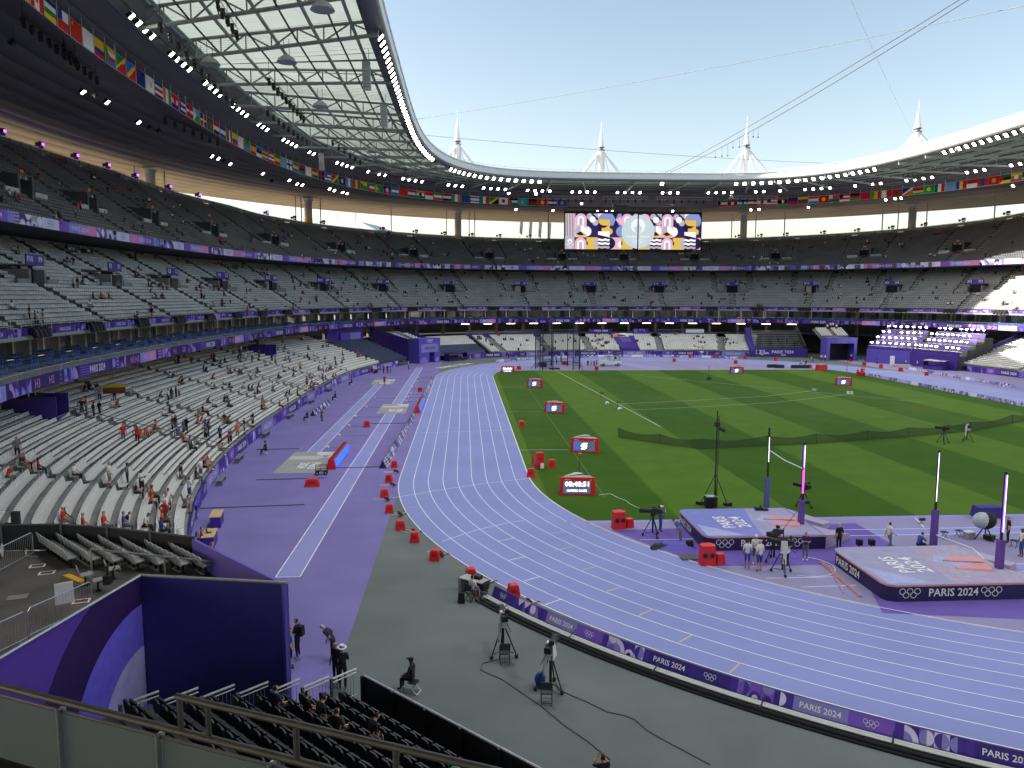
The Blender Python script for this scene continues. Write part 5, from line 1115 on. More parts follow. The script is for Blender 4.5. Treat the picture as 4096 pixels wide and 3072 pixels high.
# spectators: seat nearest to the place in the photograph
SPEC = {
'low': (0, 1400, 2.16, '730,360sk 770,345sk 690,500Sk 727,495Sr 790,505Sk 840,500Sk 840,380Sg 1155,385sw 960,470sw 995,460sr 1380,420sg 1440,395Sw 1475,390Sk 1510,380Sk 1550,380Sw 1470,215sw 1550,285sr 1565,270sk 1835,255sr 1895,100sk 1940,95sk 2060,70sk 2110,60Sw 1945,310sw 1975,300sk 2095,325sw 2155,225Sw 2195,370sw 1765,510sw 1795,475sk 1830,465sw 1425,570sw 1470,545sk 1475,640Sk 1520,650Sk 1560,640Sb 1590,640Sk 1700,630sr 1740,620sr 1745,700Sg 1785,700Sn 1895,740Sb 1960,770Sr 1985,745Sb 2085,750So 2135,700Sk 1880,830sp 1055,740Sr 1165,740Sr 1205,740so 1235,730so 1280,710sw 1310,680sr 1340,670sw 130,840Sg 30,1050sr 190,1020sn 240,1000sr 290,990sr 610,1040sw 905,1050Sw 1065,1080Sg 1155,1100Sw 1165,1220sk 1200,1195sw 1290,1320so 1320,1260so 1330,1390Sr 1400,1350Sw 1440,1340Sw 1465,1300Sw 1370,1480so 1385,1560sb 1180,1500sw 1135,1530sb 1090,1520sk 520,1470sr 570,1460sk 700,1500sr 830,1500sr 1560,1080Sk 1650,1080sk 1590,1130sw 1740,1040Sw 1750,960sb 1790,985sr 1575,1170Sw'),
'low2': (1024, 1400, 2.16, '180,230sk 200,245st 375,150Sy 275,70sk 285,100sk 130,80Sk 155,80Sw 70,120sw 20,40Sk 315,210sk 395,200sw 235,185sw 555,200Sw 575,175Sw 600,180sk 660,235sr 685,225sr 600,240sk 490,300sk 520,290sw 455,340sy 430,370sw 355,380sk 250,390sk 285,380sk 215,470sr 280,440Sw 500,60sw 530,65sw 585,65sk 680,90Sk 690,130sk 740,100Sw 720,165sw 645,155sk 745,45sk 870,10Sr 915,45sr 950,70Sk 10,300sk 20,370sk'),
'mid': (0, 700, 2.16, '105,640sw 265,670sk 255,720sw 300,745sr 420,725sk 150,825sw 560,625sk 590,645sw 575,740Sn 620,740Sk 730,650sw 700,650sw 1180,840Sw 1195,815sk 630,940Sw 665,940Sk 1005,950Sg 815,1065sk 880,1065sr 910,1065sw 945,1075sk 250,1220Sk 280,1225Sg 315,1230Sw 355,1225Sg 1310,1190Sk 1300,1015sr 1400,970Sw 1460,945sk 1450,975sr 1340,725sr 1220,665Sg 1540,730sk 1610,760sk 1865,760sw 1740,1060sk 1755,1060sk 1845,990Sk 1700,990sk 1740,980sw 1950,950sk 1965,880sr 2030,870sw 1940,1045sk 1980,1080Sw 1920,1105sk 2130,1000Sk 2110,1055sw 2180,840sk 2090,800sk 2200,1080sw'),
'upp': (0, 700, 2.16, '90,185sw 130,215sr 665,275Sr 690,275Sr 525,90sw 935,140Sk 1005,145Sr 880,305sk 640,340Sw 1070,395sk 1155,460sk 1225,455sk 1180,210sk 1235,230sk 1250,275sk 1495,285sw 1560,280sw 1610,320sk 1530,495sk 1570,525sk 1810,365Sw 1845,405sk 1890,505sw 1895,575sr 1925,565sr 1940,430sk 2090,625sr 2190,640sr 1420,225sk'),
'mid2': (1024, 700, 2.16, '50,820sk 90,820sk 40,845sw 95,880sk 380,875sw 310,900sk 220,1045sw 330,985Sg 390,1080sr 345,1100sw 440,945sw 380,935sk 470,835sk 540,880sk 600,845sk 625,845sk 740,900sw 775,905Sk 820,880sk 880,880sw 930,960sk 960,955sk 855,965sk 1035,1055sk 735,1045Sw 800,1020sw 520,1100sk 460,1120sk 880,1125sk 1265,900sw 1390,960sk 1500,960sk 1390,1010sw 1285,1045sw 1310,1045sw 1570,1090sk 1600,870sk 1645,1040sw 1920,1020sw 1945,890sk 2130,900sk 2160,870sk 2000,1090sk'),
'upp2': (1024, 700, 2.16, '85,535sk 310,500sk 470,550sw 530,575Sk 515,650sk 625,640sw 680,610sw 700,640sw 715,640sk 690,690sw 830,680sk 670,535sw 885,535sk 920,535sw 975,640Sw 945,635Sk 1130,630sk 1135,690sk 1175,700sw 1350,660sk 1350,710sk 1410,570sw 1850,630sk'),
'mid3': (2048, 900, 2.16, '340,440sw 75,460sw 205,510sk 265,485sw 500,500sk 590,510sw 830,460sk 860,490sk 830,525sw 940,500sk 965,535sk 1000,520sw 1085,480sw 660,570sr 785,575sk 770,615sr 870,630sk 890,630sk 1075,585sw 1130,590Sw 1125,630sw 1195,675sr 1215,675sr 1320,545sk 1430,480sk 1500,470sw 1530,465sk 1510,560sk 1535,555sr 1560,635sk 1640,680sk 1840,640sk 1910,640sw 2000,650sr 1880,485sw 1925,490sk 2010,515sk 2125,490sr 1690,580Sw 1720,640Sk 1800,490Sk 300,615sw 505,630sk 530,670sk 1190,560Sk 1220,560Sk 1395,685sw 940,690sw'),
'lof': (2048, 900, 2.16, '265,1025sk 370,1025sk 440,1010sk 490,1000sk 510,980sk 530,990sk 540,1005sk 640,1010sk 655,1000sk 725,970sk 735,1025sw 750,1030sw 770,1050sk 790,1050sk 800,1025sk 820,1030sk 650,1070sw 680,1070sw 715,1075sk 1010,1035sk 1045,1010sk 1170,1040sk 1185,1040sk 1135,990sw 1330,965sw 1335,1045sw 1615,970sk 1600,965sk 1650,975sk 1610,1015sw 1640,1020sk 1670,1015sk 1620,1060sw 1650,1065sw 1795,955sk 1810,955sk 1800,1000sw 1850,1000sk 1895,990sw 1840,1025sk 1880,1030sk 1915,1025sk 1950,1020sw 70,1050sk'),
'upp3': (2048, 900, 2.16, '40,180sw 70,220sk 110,220sw 225,290sw 150,310sw 280,320sk 300,320sk 340,320sk 375,320sk 400,330sw 420,300sk 490,270Sk 520,320sk 620,250sw 650,270sw 710,280Sw 640,320sk 980,280sk 1010,280sw 1045,275sr 1430,255sw 1455,250sw 1475,250sw 1450,310sk 1745,320sk 1965,275sk 2150,285sw'),
'mid4': (3072, 1000, 2.16, '45,215sw 95,250sk 75,300sk 210,330sw 300,195sw 365,230sk 305,390sk 330,390sk 185,430sw 420,360sw 510,330sk 670,205sk 710,245sk 505,450sk 555,400Sw 625,390Sw 760,420sk 820,430sk 855,390sw 900,390sk 865,255sk 920,220sw 990,245sw 1000,335sw 1115,290sk 1085,215sw 1330,260sk 1430,175sr 1300,420sk 1120,415sr 1160,415sk 1430,370sk 1600,380sk 1540,430sw 1680,220sk 1690,290sk 1740,300sk 1770,295sr 1850,250sr 1960,205sk 2100,230sk 1530,300sr 980,480sw 1010,475sw 590,470sy')}
TN = {'low': (low, 'left lower stand'), 'mid': (mid, 'middle tier'), 'upp': (upp, 'upper tier'), 'lof': (lof, 'far lower stand')}
spec = []
for key, (ox, oy, sc, s_) in SPEC.items():
    T, tn = TN[key[:3]]
    for it in s_.split():
        x, y = it[:-2].split(','); st, col = it[-2], it[-1]; u, v = ox+float(x)/sc, oy+float(y)/sc
        i = T.nearest(u, v, .55 if st == 's' else .9)
        while T.taken[i] and i+1 < len(T.taken)-1: i += 1
        T.taken[i] = True; spec.append((key, T, tn, i, st, col))
CROWD = {}
def crowd(pose, p, rz, top, bot, label, shorts=False, hair=0, skin=0, shoe=1, group=None, cap=None, scale=1.0):
    CROWD.setdefault((pose, shorts), []).append((p, rz, scale, (SK[skin], CLM[top], CLM[bot], HAIR[hair], SHOE[shoe])))
DLIM = sorted(np.linalg.norm(q[1].seats[q[3], :3]-CAM) for q in spec)[250]
# further small figures, scattered in twos and threes as in the photograph
rx = random.Random(5)
def scatter(T, n, keep):
    px, w = PX(T.seats[:, :3]); ok = np.where((w > 0) & keep(px[:, 0], px[:, 1]))[0]
    for _ in range(n):
        i = int(rx.choice(ok)); k = rx.choice([1, 1, 2, 2, 3])
        for j in range(i, min(i+k, len(T.seats))):
            if T.taken[j] or T.seats[j, 4] != T.seats[i, 4]: break
            T.taken[j] = True; x, y, z, a, _r = T.seats[j]; st = rx.random() < .16
            crowd(rx.choice(['stand', 'phone', 'hips']) if st else rx.choice(['sit', 'sit', 'sit_lean']), (x, y, z), a+rx.uniform(-.4, .4), rx.choice('kkkkwwwggnnrbk'), rx.choice('kkndg'), '', shorts=rx.random() < .4, hair=rx.choice([0, 0, 1, 1, 3, 2]), skin=rx.choice([0, 0, 1, 2]))
scatter(mid, 150, lambda u, v: (u < 4100) & (u > 0)); scatter(upp, 110, lambda u, v: (u < 4100) & (u > 0)); scatter(low, 60, lambda u, v: (u > 700) & (u < 1600)); scatter(lof, 25, lambda u, v: u > 1500)
rows = {}
for q in spec: rows.setdefault((q[2], q[4], q[5], int(q[1].seats[q[3], 4])), []).append(q)
for (tn, st, col, row), qs in rows.items():
    qs.sort(key=lambda q: PX(q[1].seats[q[3], :3])[0][0])
    for n_, (key, T, _, i, _, _) in enumerate(qs):
        x, y, z, a, _ = T.seats[i]; r = random.Random(i*31+len(key)); pose = ('sit' if r.random() < .6 else 'sit_lean') if st == 's' else r.choice(['stand', 'phone', 'hips', 'stand'])
        u = PX(T.seats[i, :3])[0][0]; side = 'left side' if u < 1400 else ('far end' if u < 3300 else 'right side')
        lb = '%s spectator in %s top, %s row of the %s' % ('seated' if st == 's' else 'standing', CLO[col][0], ORD[row+1], tn)
        if len(qs) > 1: lb += ', %s from left' % (['first', 'second', 'third', 'fourth', 'fifth', 'sixth', 'seventh', 'eighth', 'ninth'][min(n_, 8)])
        fw_ = Vector((-math.sin(a), math.cos(a), 0)); p = Vector((x, y, z))-fw_*(.02 if st == 's' else -.12)
        big = np.linalg.norm(np.array([x, y, z])-CAM) < DLIM
        (person if big else crowd)(pose, p, a+r.uniform(-.3, .3) if st == 's' else a+r.uniform(-1.2, 1.2), col, r.choice('kndkgd'), lb, shorts=r.random() < .4, hair=r.choice([0, 0, 1, 1, 3, 2]), skin=r.choice([0, 0, 1, 2]), shoe=r.choice([0, 1]), group='spectators in the %s' % tn, cap=('cap', r.choice('wkr')) if r.random() < .18 else None, scale=r.uniform(.94, 1.05))
cm, cv, cf, cfm, base_ = [], [], [], [], 0
for (pose, sh), lst in CROWD.items():
    me = person_mesh(pose, sh); nv = len(me.vertices); V = np.empty(nv*3); me.vertices.foreach_get('co', V); V = V.reshape(-1, 3); F = [tuple(q.vertices) for q in me.polygons]; mi = [q.material_index for q in me.polygons]
    for p, rz, sc, ms in lst:
        c, s_ = math.cos(rz)*sc, math.sin(rz)*sc; cv.append(np.stack([V[:, 0]*c-V[:, 1]*s_+p[0], V[:, 0]*s_+V[:, 1]*c+p[1], V[:, 2]*sc+p[2]], 1)); cf += [tuple(i+base_ for i in q) for q in F]; base_ += nv
        for m in ms:
            if m not in cm: cm.append(m)
        ix_ = [cm.index(m) for m in ms]; cfm += [ix_[i] for i in mi]
cme = bpy.data.meshes.new('distant_spectators'); cme.from_pydata(np.concatenate(cv).tolist(), [], cf)
for m in cm: cme.materials.append(m)
cme.polygons.foreach_set('material_index', cfm); new('distant_spectators', cme, kind='stuff')
# flag held up in the left lower stand
i = low.nearest(453, 1565, 1.2); x, y, z, a, _ = low.seats[i]
fp_ = thing('held_flag', 'yellow, green and red flag held up by a spectator in the left lower stand', 'flag', (x, y, z+1.15), face_to((x, y), CAM)+math.pi)
b = B()
for k_, c in enumerate(('8A1C1E', '1D5A36', 'D09A12')): b.face([(-1.0, -.3, .3*k_), (1.0, -.25, .3*k_), (1.0, -.25, .3*k_+.3), (-1.0, -.3, .3*k_+.3)], k_)
b.obj('cloth', [hm(c, .85) for c in ('8A1C1E', '1D5A36', 'D09A12')], fp_)
person('arms_up', (x, y, z), face_to((x, y), CAM), 'k', 'g', 'person holding a large flag by both ends in the left lower stand', hair=1)
# ================================================================== things on the track and field
def up(v): return Vector((0, 0, v))
scr_grey = em('4A5570', .5); scr_w = em('FFFFFF', 1.6); scr_blue = em('3E64B8', .45)
def scoreboard(p, rz, kind, label, s=1.0):
    o = thing('field_scoreboard', label, 'scoreboard', p, rz, 'red scoreboards on the turf'); o.scale = (s,)*3
    pts = [(-1.38, -.62), (1.38, -.62), (1.46, -.45), (.45, 1.05), (.2, 1.1), (-.2, 1.1), (-1.46, -.45)]
    b = B(); b.prism(pts, .02, 1.38, 0, None, .92); b.obj('body', red_p, o)
    b = B(); b.prism([(-1.05, -.42), (1.12, -.42), (.2, .86), (-.2, .86)], 1.38, 1.50, 0, None, .9); b.obj('top_cover', mat('cover_grey', (.50, .50, .48), .7), o)
    b = B(); b.box((-.05, -.605, .62), (2.1, .06, .95), 0); q = Print()
    if kind == 'clock': q.text('08:48:51', -.05, .72, .36, 1, 2, w=1.85, centre=True); q.text('OLYMPIC GAMES', -.05, .30, .15, 1, 2, w=1.55, centre=True); q.rect(-1.06, .2, .0001+2.02, .05, 2, 1)
    else:
        q.rect(-1.03, .22, .55, .8, 2, 1)
        for r_ in (.30, .22, .14): q.arc(-.05, .62, r_, 20, 200, 1, 2, r0=r_-.045, n=8); q.arc(-.05, .62, r_, 220, 380, 1, 2, r0=r_-.045, n=8)
        q.rect(-.34, .32, .2, .07, 1, 2); q.rect(.08, .86, .2, .07, 1, 2); q.rect(-.07, .56, .06, .13, 1, 2)
    q.onto(b, lambda x, y, d: (x, -.637-d, y), .004); b.obj('screen', [scr_grey, scr_w, scr_blue], o)
    b = B(); q = Print().text('OMEGA', -1.0, 1.17, .09, 0, 1).rings(1.0, 1.2, .035, 0, 1); q.onto(b, lambda x, y, d: (x, -.605-.0, y), 0); b.obj('lettering', white_t, o)
    b = B(); b.path([(-.6, -.35, 1.5), (.5, -.1, 1.56), (.9, -.3, 1.5)], .04); b.obj('handle', black, o)
    return o
SCB = [((2312, 1981), 'clock', 'red clock board reading 08:48:51 nearest the track bend', .05, 1.0), ((2344, 1810), 'logo', 'red scoreboard with white emblem behind the clock board, largest of its row', -.12, 1.02), ((2223, 1652), 'logo', 'red scoreboard with white emblem halfway along the left of the turf', -.2, 1.0),
       ((2143, 1550), 'logo', 'red scoreboard with white emblem far along the left of the turf', -.25, 1.0), ((2032, 1492), 'clock', 'small far red clock board at the far left corner of the turf', -.05, .98), ((2949, 1495), 'logo', 'red scoreboard with white emblem at the far edge of the turf', .1, 1.0), ((3379, 1543), 'logo', 'red scoreboard with white emblem before the right-hand straight', .05, 1.0)]
for (u, v), k, lb, tw, s_ in SCB:
    p = G(u, v); scoreboard(p+Vector((0, .5, .03)), face_to(p, CAM)+math.pi+tw, k, lb, s_)
# the lap board seen from its side
p = G(3285, 1483); o = thing('field_scoreboard', 'red board seen from the side with white lettering on its end', 'scoreboard', p+up(.03), .5, 'red scoreboards on the turf')
b = B(); b.prism([(-1.4, -.5), (1.3, -.5), (1.3, .5), (-1.4, .5)], 0, 1.3, 0, None, .92); b.obj('body', red_p, o); b = B(); b.prism([(-1.1, -.35), (1.1, -.35), (1.1, .35), (-1.1, .35)], 1.3, 1.4, 0); b.obj('top_cover', mat('cover_grey'), o)
b = B(); b.box((1.36, 0, .65), (.06, .9, .9), 0); q = Print().text('TAS', -.4, .65, .3, 1, 1).text('2024', -.35, .3, .2, 1, 1); q.onto(b, lambda x, y, d: (1.395, x, y), 0); b.obj('screen', [dark_metal, scr_w], o)
# red lane boxes
def red_box(u, v, label, s=(.62, .62, .62), grp='red boxes beside the track', dz=0.0):
    p = G(u, v); o = thing('lane_box', label, 'box', p+up(.013+dz), face_to(p, CAM)+math.pi+random.uniform(-.25, .25), grp)
    b = B(); b.box((0, 0, s[2]*.45), (s[0], s[1], s[2]*.9), 0, 0, .74, .8); b.obj('shell', red_p, o)
    b = B(); b.box((0, 0, s[2]*.9+.03), (s[0]*.7, s[1]*.74, .06), 0, 0, .9); b.obj('lid', red_p, o)
    b = B(); b.box((0, -s[1]*.44, s[2]*.55), (s[0]*.45, .03, s[2]*.3), 0); b.obj('number_plate', mat('red_plate', (.45, .012, .016), .5), o); return o
LB = [(1577, 1870), (1556, 1928), (1538, 1988), (1557, 2050), (1601, 2118), (1659, 2166), (1739, 2239), (1883, 2316), (2054, 2383)]
for i, (u, v) in enumerate(LB): red_box(u, v, 'red lane box, %s from the near end of the staggered start' % ['ninth', 'eighth', 'seventh', 'sixth', 'fifth', 'fourth', 'third', 'second', 'first'][i], grp='lane boxes of the staggered start')
def start_block(p, rz, label):
    o = thing('starting_block', label, 'starting block', p, rz, 'starting blocks beside the track'); b = B(); b.box((0, 0, .05), (.08, .95, .05)); b.box((0, .48, .05), (.3, .06, .05)); b.obj('rail', alu, o)
    for s_, y in ((-1, -.05), (1, -.28)):
        b = B(); b.hexa([(s_*.05, y, .07), (s_*.24, y, .07), (s_*.24, y+.2, .07), (s_*.05, y+.2, .07)], [(s_*.05, y-.12, .30), (s_*.24, y-.12, .30), (s_*.24, y-.06, .32), (s_*.05, y-.06, .32)]); b.obj('foot_pad', mat('pad_brown', (.17, .05, .035), .7), o)
    b = B(); b.path([(.1+.4*math.cos(a)-.9, .25*math.sin(a), .02) for a in np.linspace(0, 6.3, 14)], .012, 0, 4); b.obj('cable_loop', white_p, o)
for i, (u, v) in enumerate([(1587, 1891), (1574, 1944), (1552, 2002), (1606, 2062), (1664, 2134), (1772, 2223), (1957, 2334), (2126, 2418)]):
    start_block(G(u, v)+up(.02), -.2-.1*i, 'starting block beside the %s lane box from the near end' % ['ninth', 'eighth', 'seventh', 'sixth', 'fifth', 'third', 'second', 'first'][i])
for u, v, lb in [(1467, 1708, 'red box beside the nearer jump runway'), (1680, 1567, 'red box among the white markers of the far runway'), (2087, 1708, 'small red box on the turf edge near the cross line'), (2207, 1871, 'small red box on the turf right of the tall cabinet'), (2124, 1908, 'red box at the inner track edge below the cabinet'), (2697, 1447, 'red box on the far bend with a pale mark'), (2760, 1431, 'first small red box on the outside of the far bend'), (2858, 1433, 'second small red box on the outside of the far bend'), (2980, 1437, 'third small red box on the outside of the far bend'), (3102, 1443, 'fourth small red box on the outside of the far bend'), (2943, 1455, 'pair of red boxes behind the far scoreboard'), (3239, 1473, 'red box at the far right end of the turf'), (3456, 1462, 'red box on the outer edge by the right gate'), (3524, 1472, 'red box beside the violet wall of the commentary stand'), (3602, 1485, 'red box near the finish lines'), (3705, 1502, 'red box on the right straight past the finish lines'), (2075, 1479, 'red clock box right of the far clock board'), (2387, 1480, 'low red box at the turf edge beside the cage')]:
    red_box(u, v, lb, (.7, .6, .75) if v > 1500 else (.9, .8, .85))
red_box(1249, 1945, 'long red box in front of the nearest pit cover', (1.25, .6, .62)); red_box(2258, 1459, 'red box inside the throwing cage', (1.3, .8, .8)); red_box(3402, 1447, 'low red case on the track near the right gate', (1.0, .5, .5))
p = G(2158, 1874); o = thing('timing_cabinet', 'tall red cabinet with a white paper on the turf edge', 'cabinet', p+up(.03), .2)
b = B(); b.box((0, 0, .75), (.72, .62, 1.4), 0, 0, .95); b.obj('body', red_p, o); b = B(); b.box((.1, -.45, .3), (.32, .12, .45), 0, .3); b.obj('paper_bag', white_p, o); b = B(); b.box((-.1, -.33, .95), (.12, .03, .08)); b.box((.14, -.33, .95), (.12, .03, .08)); b.obj('vents', black, o)
p = G(2131, 1862); o = thing('fire_extinguisher', 'red bottle on a stand beside the tall red cabinet', 'extinguisher', p+up(.03), 0); b = B(); b.tube((0, 0, .1), (0, 0, 1.0), .09, 0, 8); b.tube((0, 0, 1.0), (0, 0, 1.2), .03, 1, 6); b.disc((0, 0, .04), .3, 1); b.obj('bottle', [red_p, black], o)
for u, v, lb in [(2474, 2113, 'red speaker box on the violet floor by the turf corner'), (2828, 2257, 'red speaker box beside the near edge of the vault floor')]:
    p = G(u, v); o = thing('speaker_box', lb, 'speaker', p+up(.016), face_to(p, CAM)+math.pi+.3); b = B(); b.prism([(-.42, -.35), (.42, -.35), (.5, .1), (.25, .42), (-.25, .42), (-.5, .1)], 0, 1.15, 0, None, .9); b.obj('cabinet', red_p, o)
    b = B(); [b.disc((x, -.355+.01*z, z), .15, 0, 12, 'y') for x, z in ((-.2, .6), (.2, .6))]; b.obj('cone', black, o)
    b = B(); b.box((.75, .1, .3), (.5, .5, .6), 0, .2, .9); b.obj('side_case', red_p, o)
# long LED boards and printed prisms by the runways
led = em('2C62D8', .7)
for i, (x, y0, y1) in enumerate([(-54.55, -38.3, -29.8), (-48.95, -4.8, 4.4)]):
    o = thing('runway_display', 'long red display board with a blue lit face, %s one' % ['nearer', 'farther'][i], 'display board', (x, y0, .01), 0, 'display boards beside the pits'); L = y1-y0
    b = B(); b.hexa([(-.42, 0, 0), (.42, 0, 0), (.42, L, 0), (-.42, L, 0)], [(-.22, .1, .92), (.22, .1, .92), (.22, L-.1, .92), (-.22, L-.1, .92)]); b.obj('body', red_p, o)
    b = B(); b.hexa([(.44, .3, .12), (.47, .3, .12), (.47, L-.3, .12), (.44, L-.3, .12)], [(.28, .3, .80), (.31, .3, .80), (.31, L-.3, .80), (.28, L-.3, .80)]); b.obj('lit_face', led, o)
    b = B(); 
    for k in range(int(L/.6)): b.box((0, .4+k*.6, .935), (.3, .4, .04))
    b.obj('top_vents', mat('vent_dark_red', (.12, .01, .012), .6), o)
def tri_board(p, q, label, n):
    p, q = Vector(p), Vector(q); d = q-p; L = d.length; o = thing('printed_prism_board', label, 'board', p, math.atan2(d.y, d.x), 'low printed boards beside the runways'); u_ = L/n
    for k in range(n):
        b = B(); x0, x1 = k*u_, (k+1)*u_-.05
        b.hexa([(x0, -.35, 0), (x1, -.35, 0), (x1, .35, 0), (x0, .35, 0)], [(x0, -.03, .72), (x1, -.03, .72), (x1, .03, .72), (x0, .03, .72)], 0)
        for sgn in (-1, 1):
            r_ = Print().cells(0, 0, .7, max(1, int((x1-x0)/.7)), [0, 1, 2, 3, 4], k*3+sgn+n)
            r_.onto(b, lambda x, y, dd: (x0+x, sgn*(.352-.32*y/.72+.004*dd), .005+y), 1.0)
        b.obj('board_section', [violet_dk, hm('B9B6CF'), hm('8A86B8'), hm('5E5A88'), hm('D6D4E0')], o)
tri_board((-50.0, -38.0, .01), (-49.2, -8.5, .01), 'long low printed board between the runway and the track, near stretch', 12)
tri_board((-49.0, 5.0, .01), (-48.6, 38, .01), 'long low printed board between the runway and the track, far stretch', 13)
tri_board(tuple(G(1251, 1664)), tuple(G(1314, 1618)), 'short low printed board left of the jump runway behind the standing man', 5)
# white markers along the runways
for i, (u, v) in enumerate([(1311, 1793), (1357, 1745), (1396, 1706), (1422, 1669), (1466, 1630), (1499, 1594), (1626, 1607), (1632, 1591), (1643, 1577), (1649, 1553), (1669, 1528), (1674, 1510)]):
    p = G(u, v); b = B(); b.ball((0, 0, .12), (.16, .16, .14), 0, 10, 6); b.box((.02, 0, .02), (.34, .3, .04), 1)
    b.obj('distance_marker', [white_p, alu], None, loc=p+up(.012), label='white dome marker, %s %s beside the %s runway' % (ORD[i % 6+1].replace('front', 'first'), 'from the near end', 'left' if i < 6 else 'right'), cat='marker', group='white markers beside the runways')
    x1 = p.x+(3.2 if i % 2 else 1.9); b = B(); b.path([(0, 0, 0), ((x1-p.x)*.5, .05, 0), (x1-p.x, -.05, 0)], .018, 0, 4); b.obj('marker_cable', cab, None, loc=p+up(.025), label='thin dark cable lying by the %s white marker of the %s runway' % (ORD[i % 6+1].replace('front', 'first'), 'left' if i < 6 else 'right'), cat='cable', group='cables of the runway markers')
for u0, v0, u1, v1, lb in [(1024, 1799, 1198, 1796, 'dark cable channel left of the sitting man'), (1024, 1921, 1305, 1913, 'dark cable channel below the nearest pit cover'), (1340, 1873, 1545, 1868, 'dark cable channel crossing the right runway'), (800, 2035, 1218, 2020, 'dark cable channel across the violet floor near the desks'), (1475, 1696, 1640, 1693, 'dark cable channel beside the red box')]:
    p, q = G(u0, v0), G(u1, v1); b = B(); b.tube((0, 0, 0), q-p, .035, 0, 4); b.obj('cable_channel', black, None, loc=p+up(.03), label=lb, cat='cable', group='cable channels on the violet floor')
# cart
p = G(1286, 1898); o = thing('utility_cart', 'black four-wheeled pull cart in front of the red display board', 'cart', p+up(.006), .15)
b = B(); b.box((0, 0, .35), (1.0, .55, .06)); [b.tube((x, y, .35), (x, y, .8), .02, 0, 4) for x in (-.48, .48) for y in (-.26, .26)]; b.path([(-.48, -.26, .8), (.48, -.26, .8), (.48, .26, .8), (-.48, .26, .8), (-.48, -.26, .8)], .02, 0, 4); b.path([(-.48, -.26, .6), (.48, -.26, .6)], .015, 0, 4); b.tube((.48, 0, .4), (.75, 0, 1.0), .02, 0, 4); b.obj('frame', black, o)
for x in (-.36, .36):
    for y in (-.3, .3): b = B(); b.tube((x, y-.05, .18), (x, y+.05, .18), .18, 0, 12); b.tube((x, y-.06, .18), (x, y+.06, .18), .07, 1, 8); b.obj('wheel', [black, hm('C9B23A')], o)
b = B(); b.box((.15, 0, .5), (.5, .4, .2), 0, .2, .8); b.obj('load', mat('tarp_grey', (.35, .35, .36), .8), o)
# judges' desks at the left
for i, (u, v, n_) in enumerate([(868, 2098, 'farther'), (840, 2180, 'nearer')]):
    p = G(u, v); o = thing('judges_desk', '%s judges desk with plywood top and violet front, near end of the left floor' % n_, 'desk', p+up(.006), .18, 'judges desks'); b = B(); b.box((0, 0, .76), (.75, 1.9, .05)); b.obj('desk_top', wood, o); b = B(); b.box((.32, 0, .37), (.05, 1.85, .74)); b.box((0, .9, .37), (.6, .05, .74)); b.box((0, -.9, .37), (.6, .05, .74)); b.obj('front_panel', violet, o)
p = G(800, 2185); ch = thing('folding_chair', 'dark folding chair behind the nearer judges desk', 'chair', p+up(.006), -1.4, 'folding chairs')
def chair_parts(o, m, m2):
    b = B(); b.box((0, .03, .45), (.42, .4, .04)); b.obj('seat', m, o); b = B(); b.box((0, -.19, .78), (.42, .04, .3)); b.obj('backrest', m, o)
    for s_ in (-1, 1):
        b = B(); b.tube((s_*.21, .22, 0), (s_*.21, -.2, .9), .018, 0, 5); b.obj('leg', m2, o); b = B(); b.tube((s_*.2, -.22, 0), (s_*.2, .15, .45), .018, 0, 5); b.obj('leg', m2, o)
    b = B(); b.tube((-.2, -.2, .1), (.2, -.2, .1), .012, 0, 4); b.tube((-.2, .18, .1), (.2, .18, .1), .012, 0, 4); b.obj('crossbar', m2, o)
chair_parts(ch, mat('chair_dark', (.03, .033, .045), .5), dark_metal)
for i, (u, v) in enumerate([(700, 2095), (712, 2070), (775, 2080), (735, 2150)]): tree_copy(ch, G(u, v)+up(.006), 1.2+i, '%s dark folding chair between the hoarding and the judges desks' % ['lower left', 'upper left', 'upper right', 'nearest'][i])
person('sit', G(808, 2190)+up(.0), -1.25, 'r', 'k', 'person in red shirt working at the nearer judges desk', hair=0)
b = B(); b.box((0, 0, .01), (.32, .24, .02)); b.hexa([(-.16, .11, .02), (.16, .11, .02), (.16, .13, .02), (-.16, .13, .02)], [(-.16, .18, .24), (.16, .18, .24), (.16, .2, .24), (-.16, .2, .24)]); b.obj('laptop', dark_metal, None, loc=G(840, 2180)+up(.79), rz=1.7, label='open dark laptop on the nearer judges desk', cat='laptop')
b = B(); b.box((0, 0, .35), (.6, .5, .7), 0, .2); b.obj('monitor_case', black, None, loc=G(742, 2045)+up(.006), label='black equipment case by the near end of the left hoarding', cat='case')
# people on the floor at the left
person('sit', G(1063, 1818)+up(.006), 1.35, 'n', 'n', 'man in dark clothes sitting on a stool left of the nearest pit cover', cap=('cap', 'k'))
person('sit', G(1230, 1684)+up(.006), 1.35, 'n', 'n', 'man in dark clothes sitting beside the short printed board', hair=0)
person('sit', G(1342, 1601)+up(.006), 1.35, 'n', 'n', 'man in dark clothes and cap sitting halfway along the left floor', cap=('cap', 'k'))
person('sit', G(1407, 1541)+up(.006), 1.35, 'n', 'n', 'man in dark clothes sitting farthest along the left floor')
for i, (u, v) in enumerate([(1063, 1818), (1230, 1684), (1342, 1601), (1407, 1541)]):
    o = thing('camp_stool', 'small pale stool under the %s sitting man on the left floor' % ['nearest', 'second', 'third', 'farthest'][i], 'stool', G(u, v)+up(.006)+Vector((.05, -.03, 0)), 0, 'stools on the left floor'); b = B(); b.box((0, 0, .41), (.34, .34, .05)); b.obj('seat', CLM['k'], o)
    for s_ in (-1, 1):
        for y in (-.15, .15): b = B(); b.tube((s_*.16, y, 0), (-s_*.12, y, .4), .014, 0, 4); b.obj('leg', white_p, o)
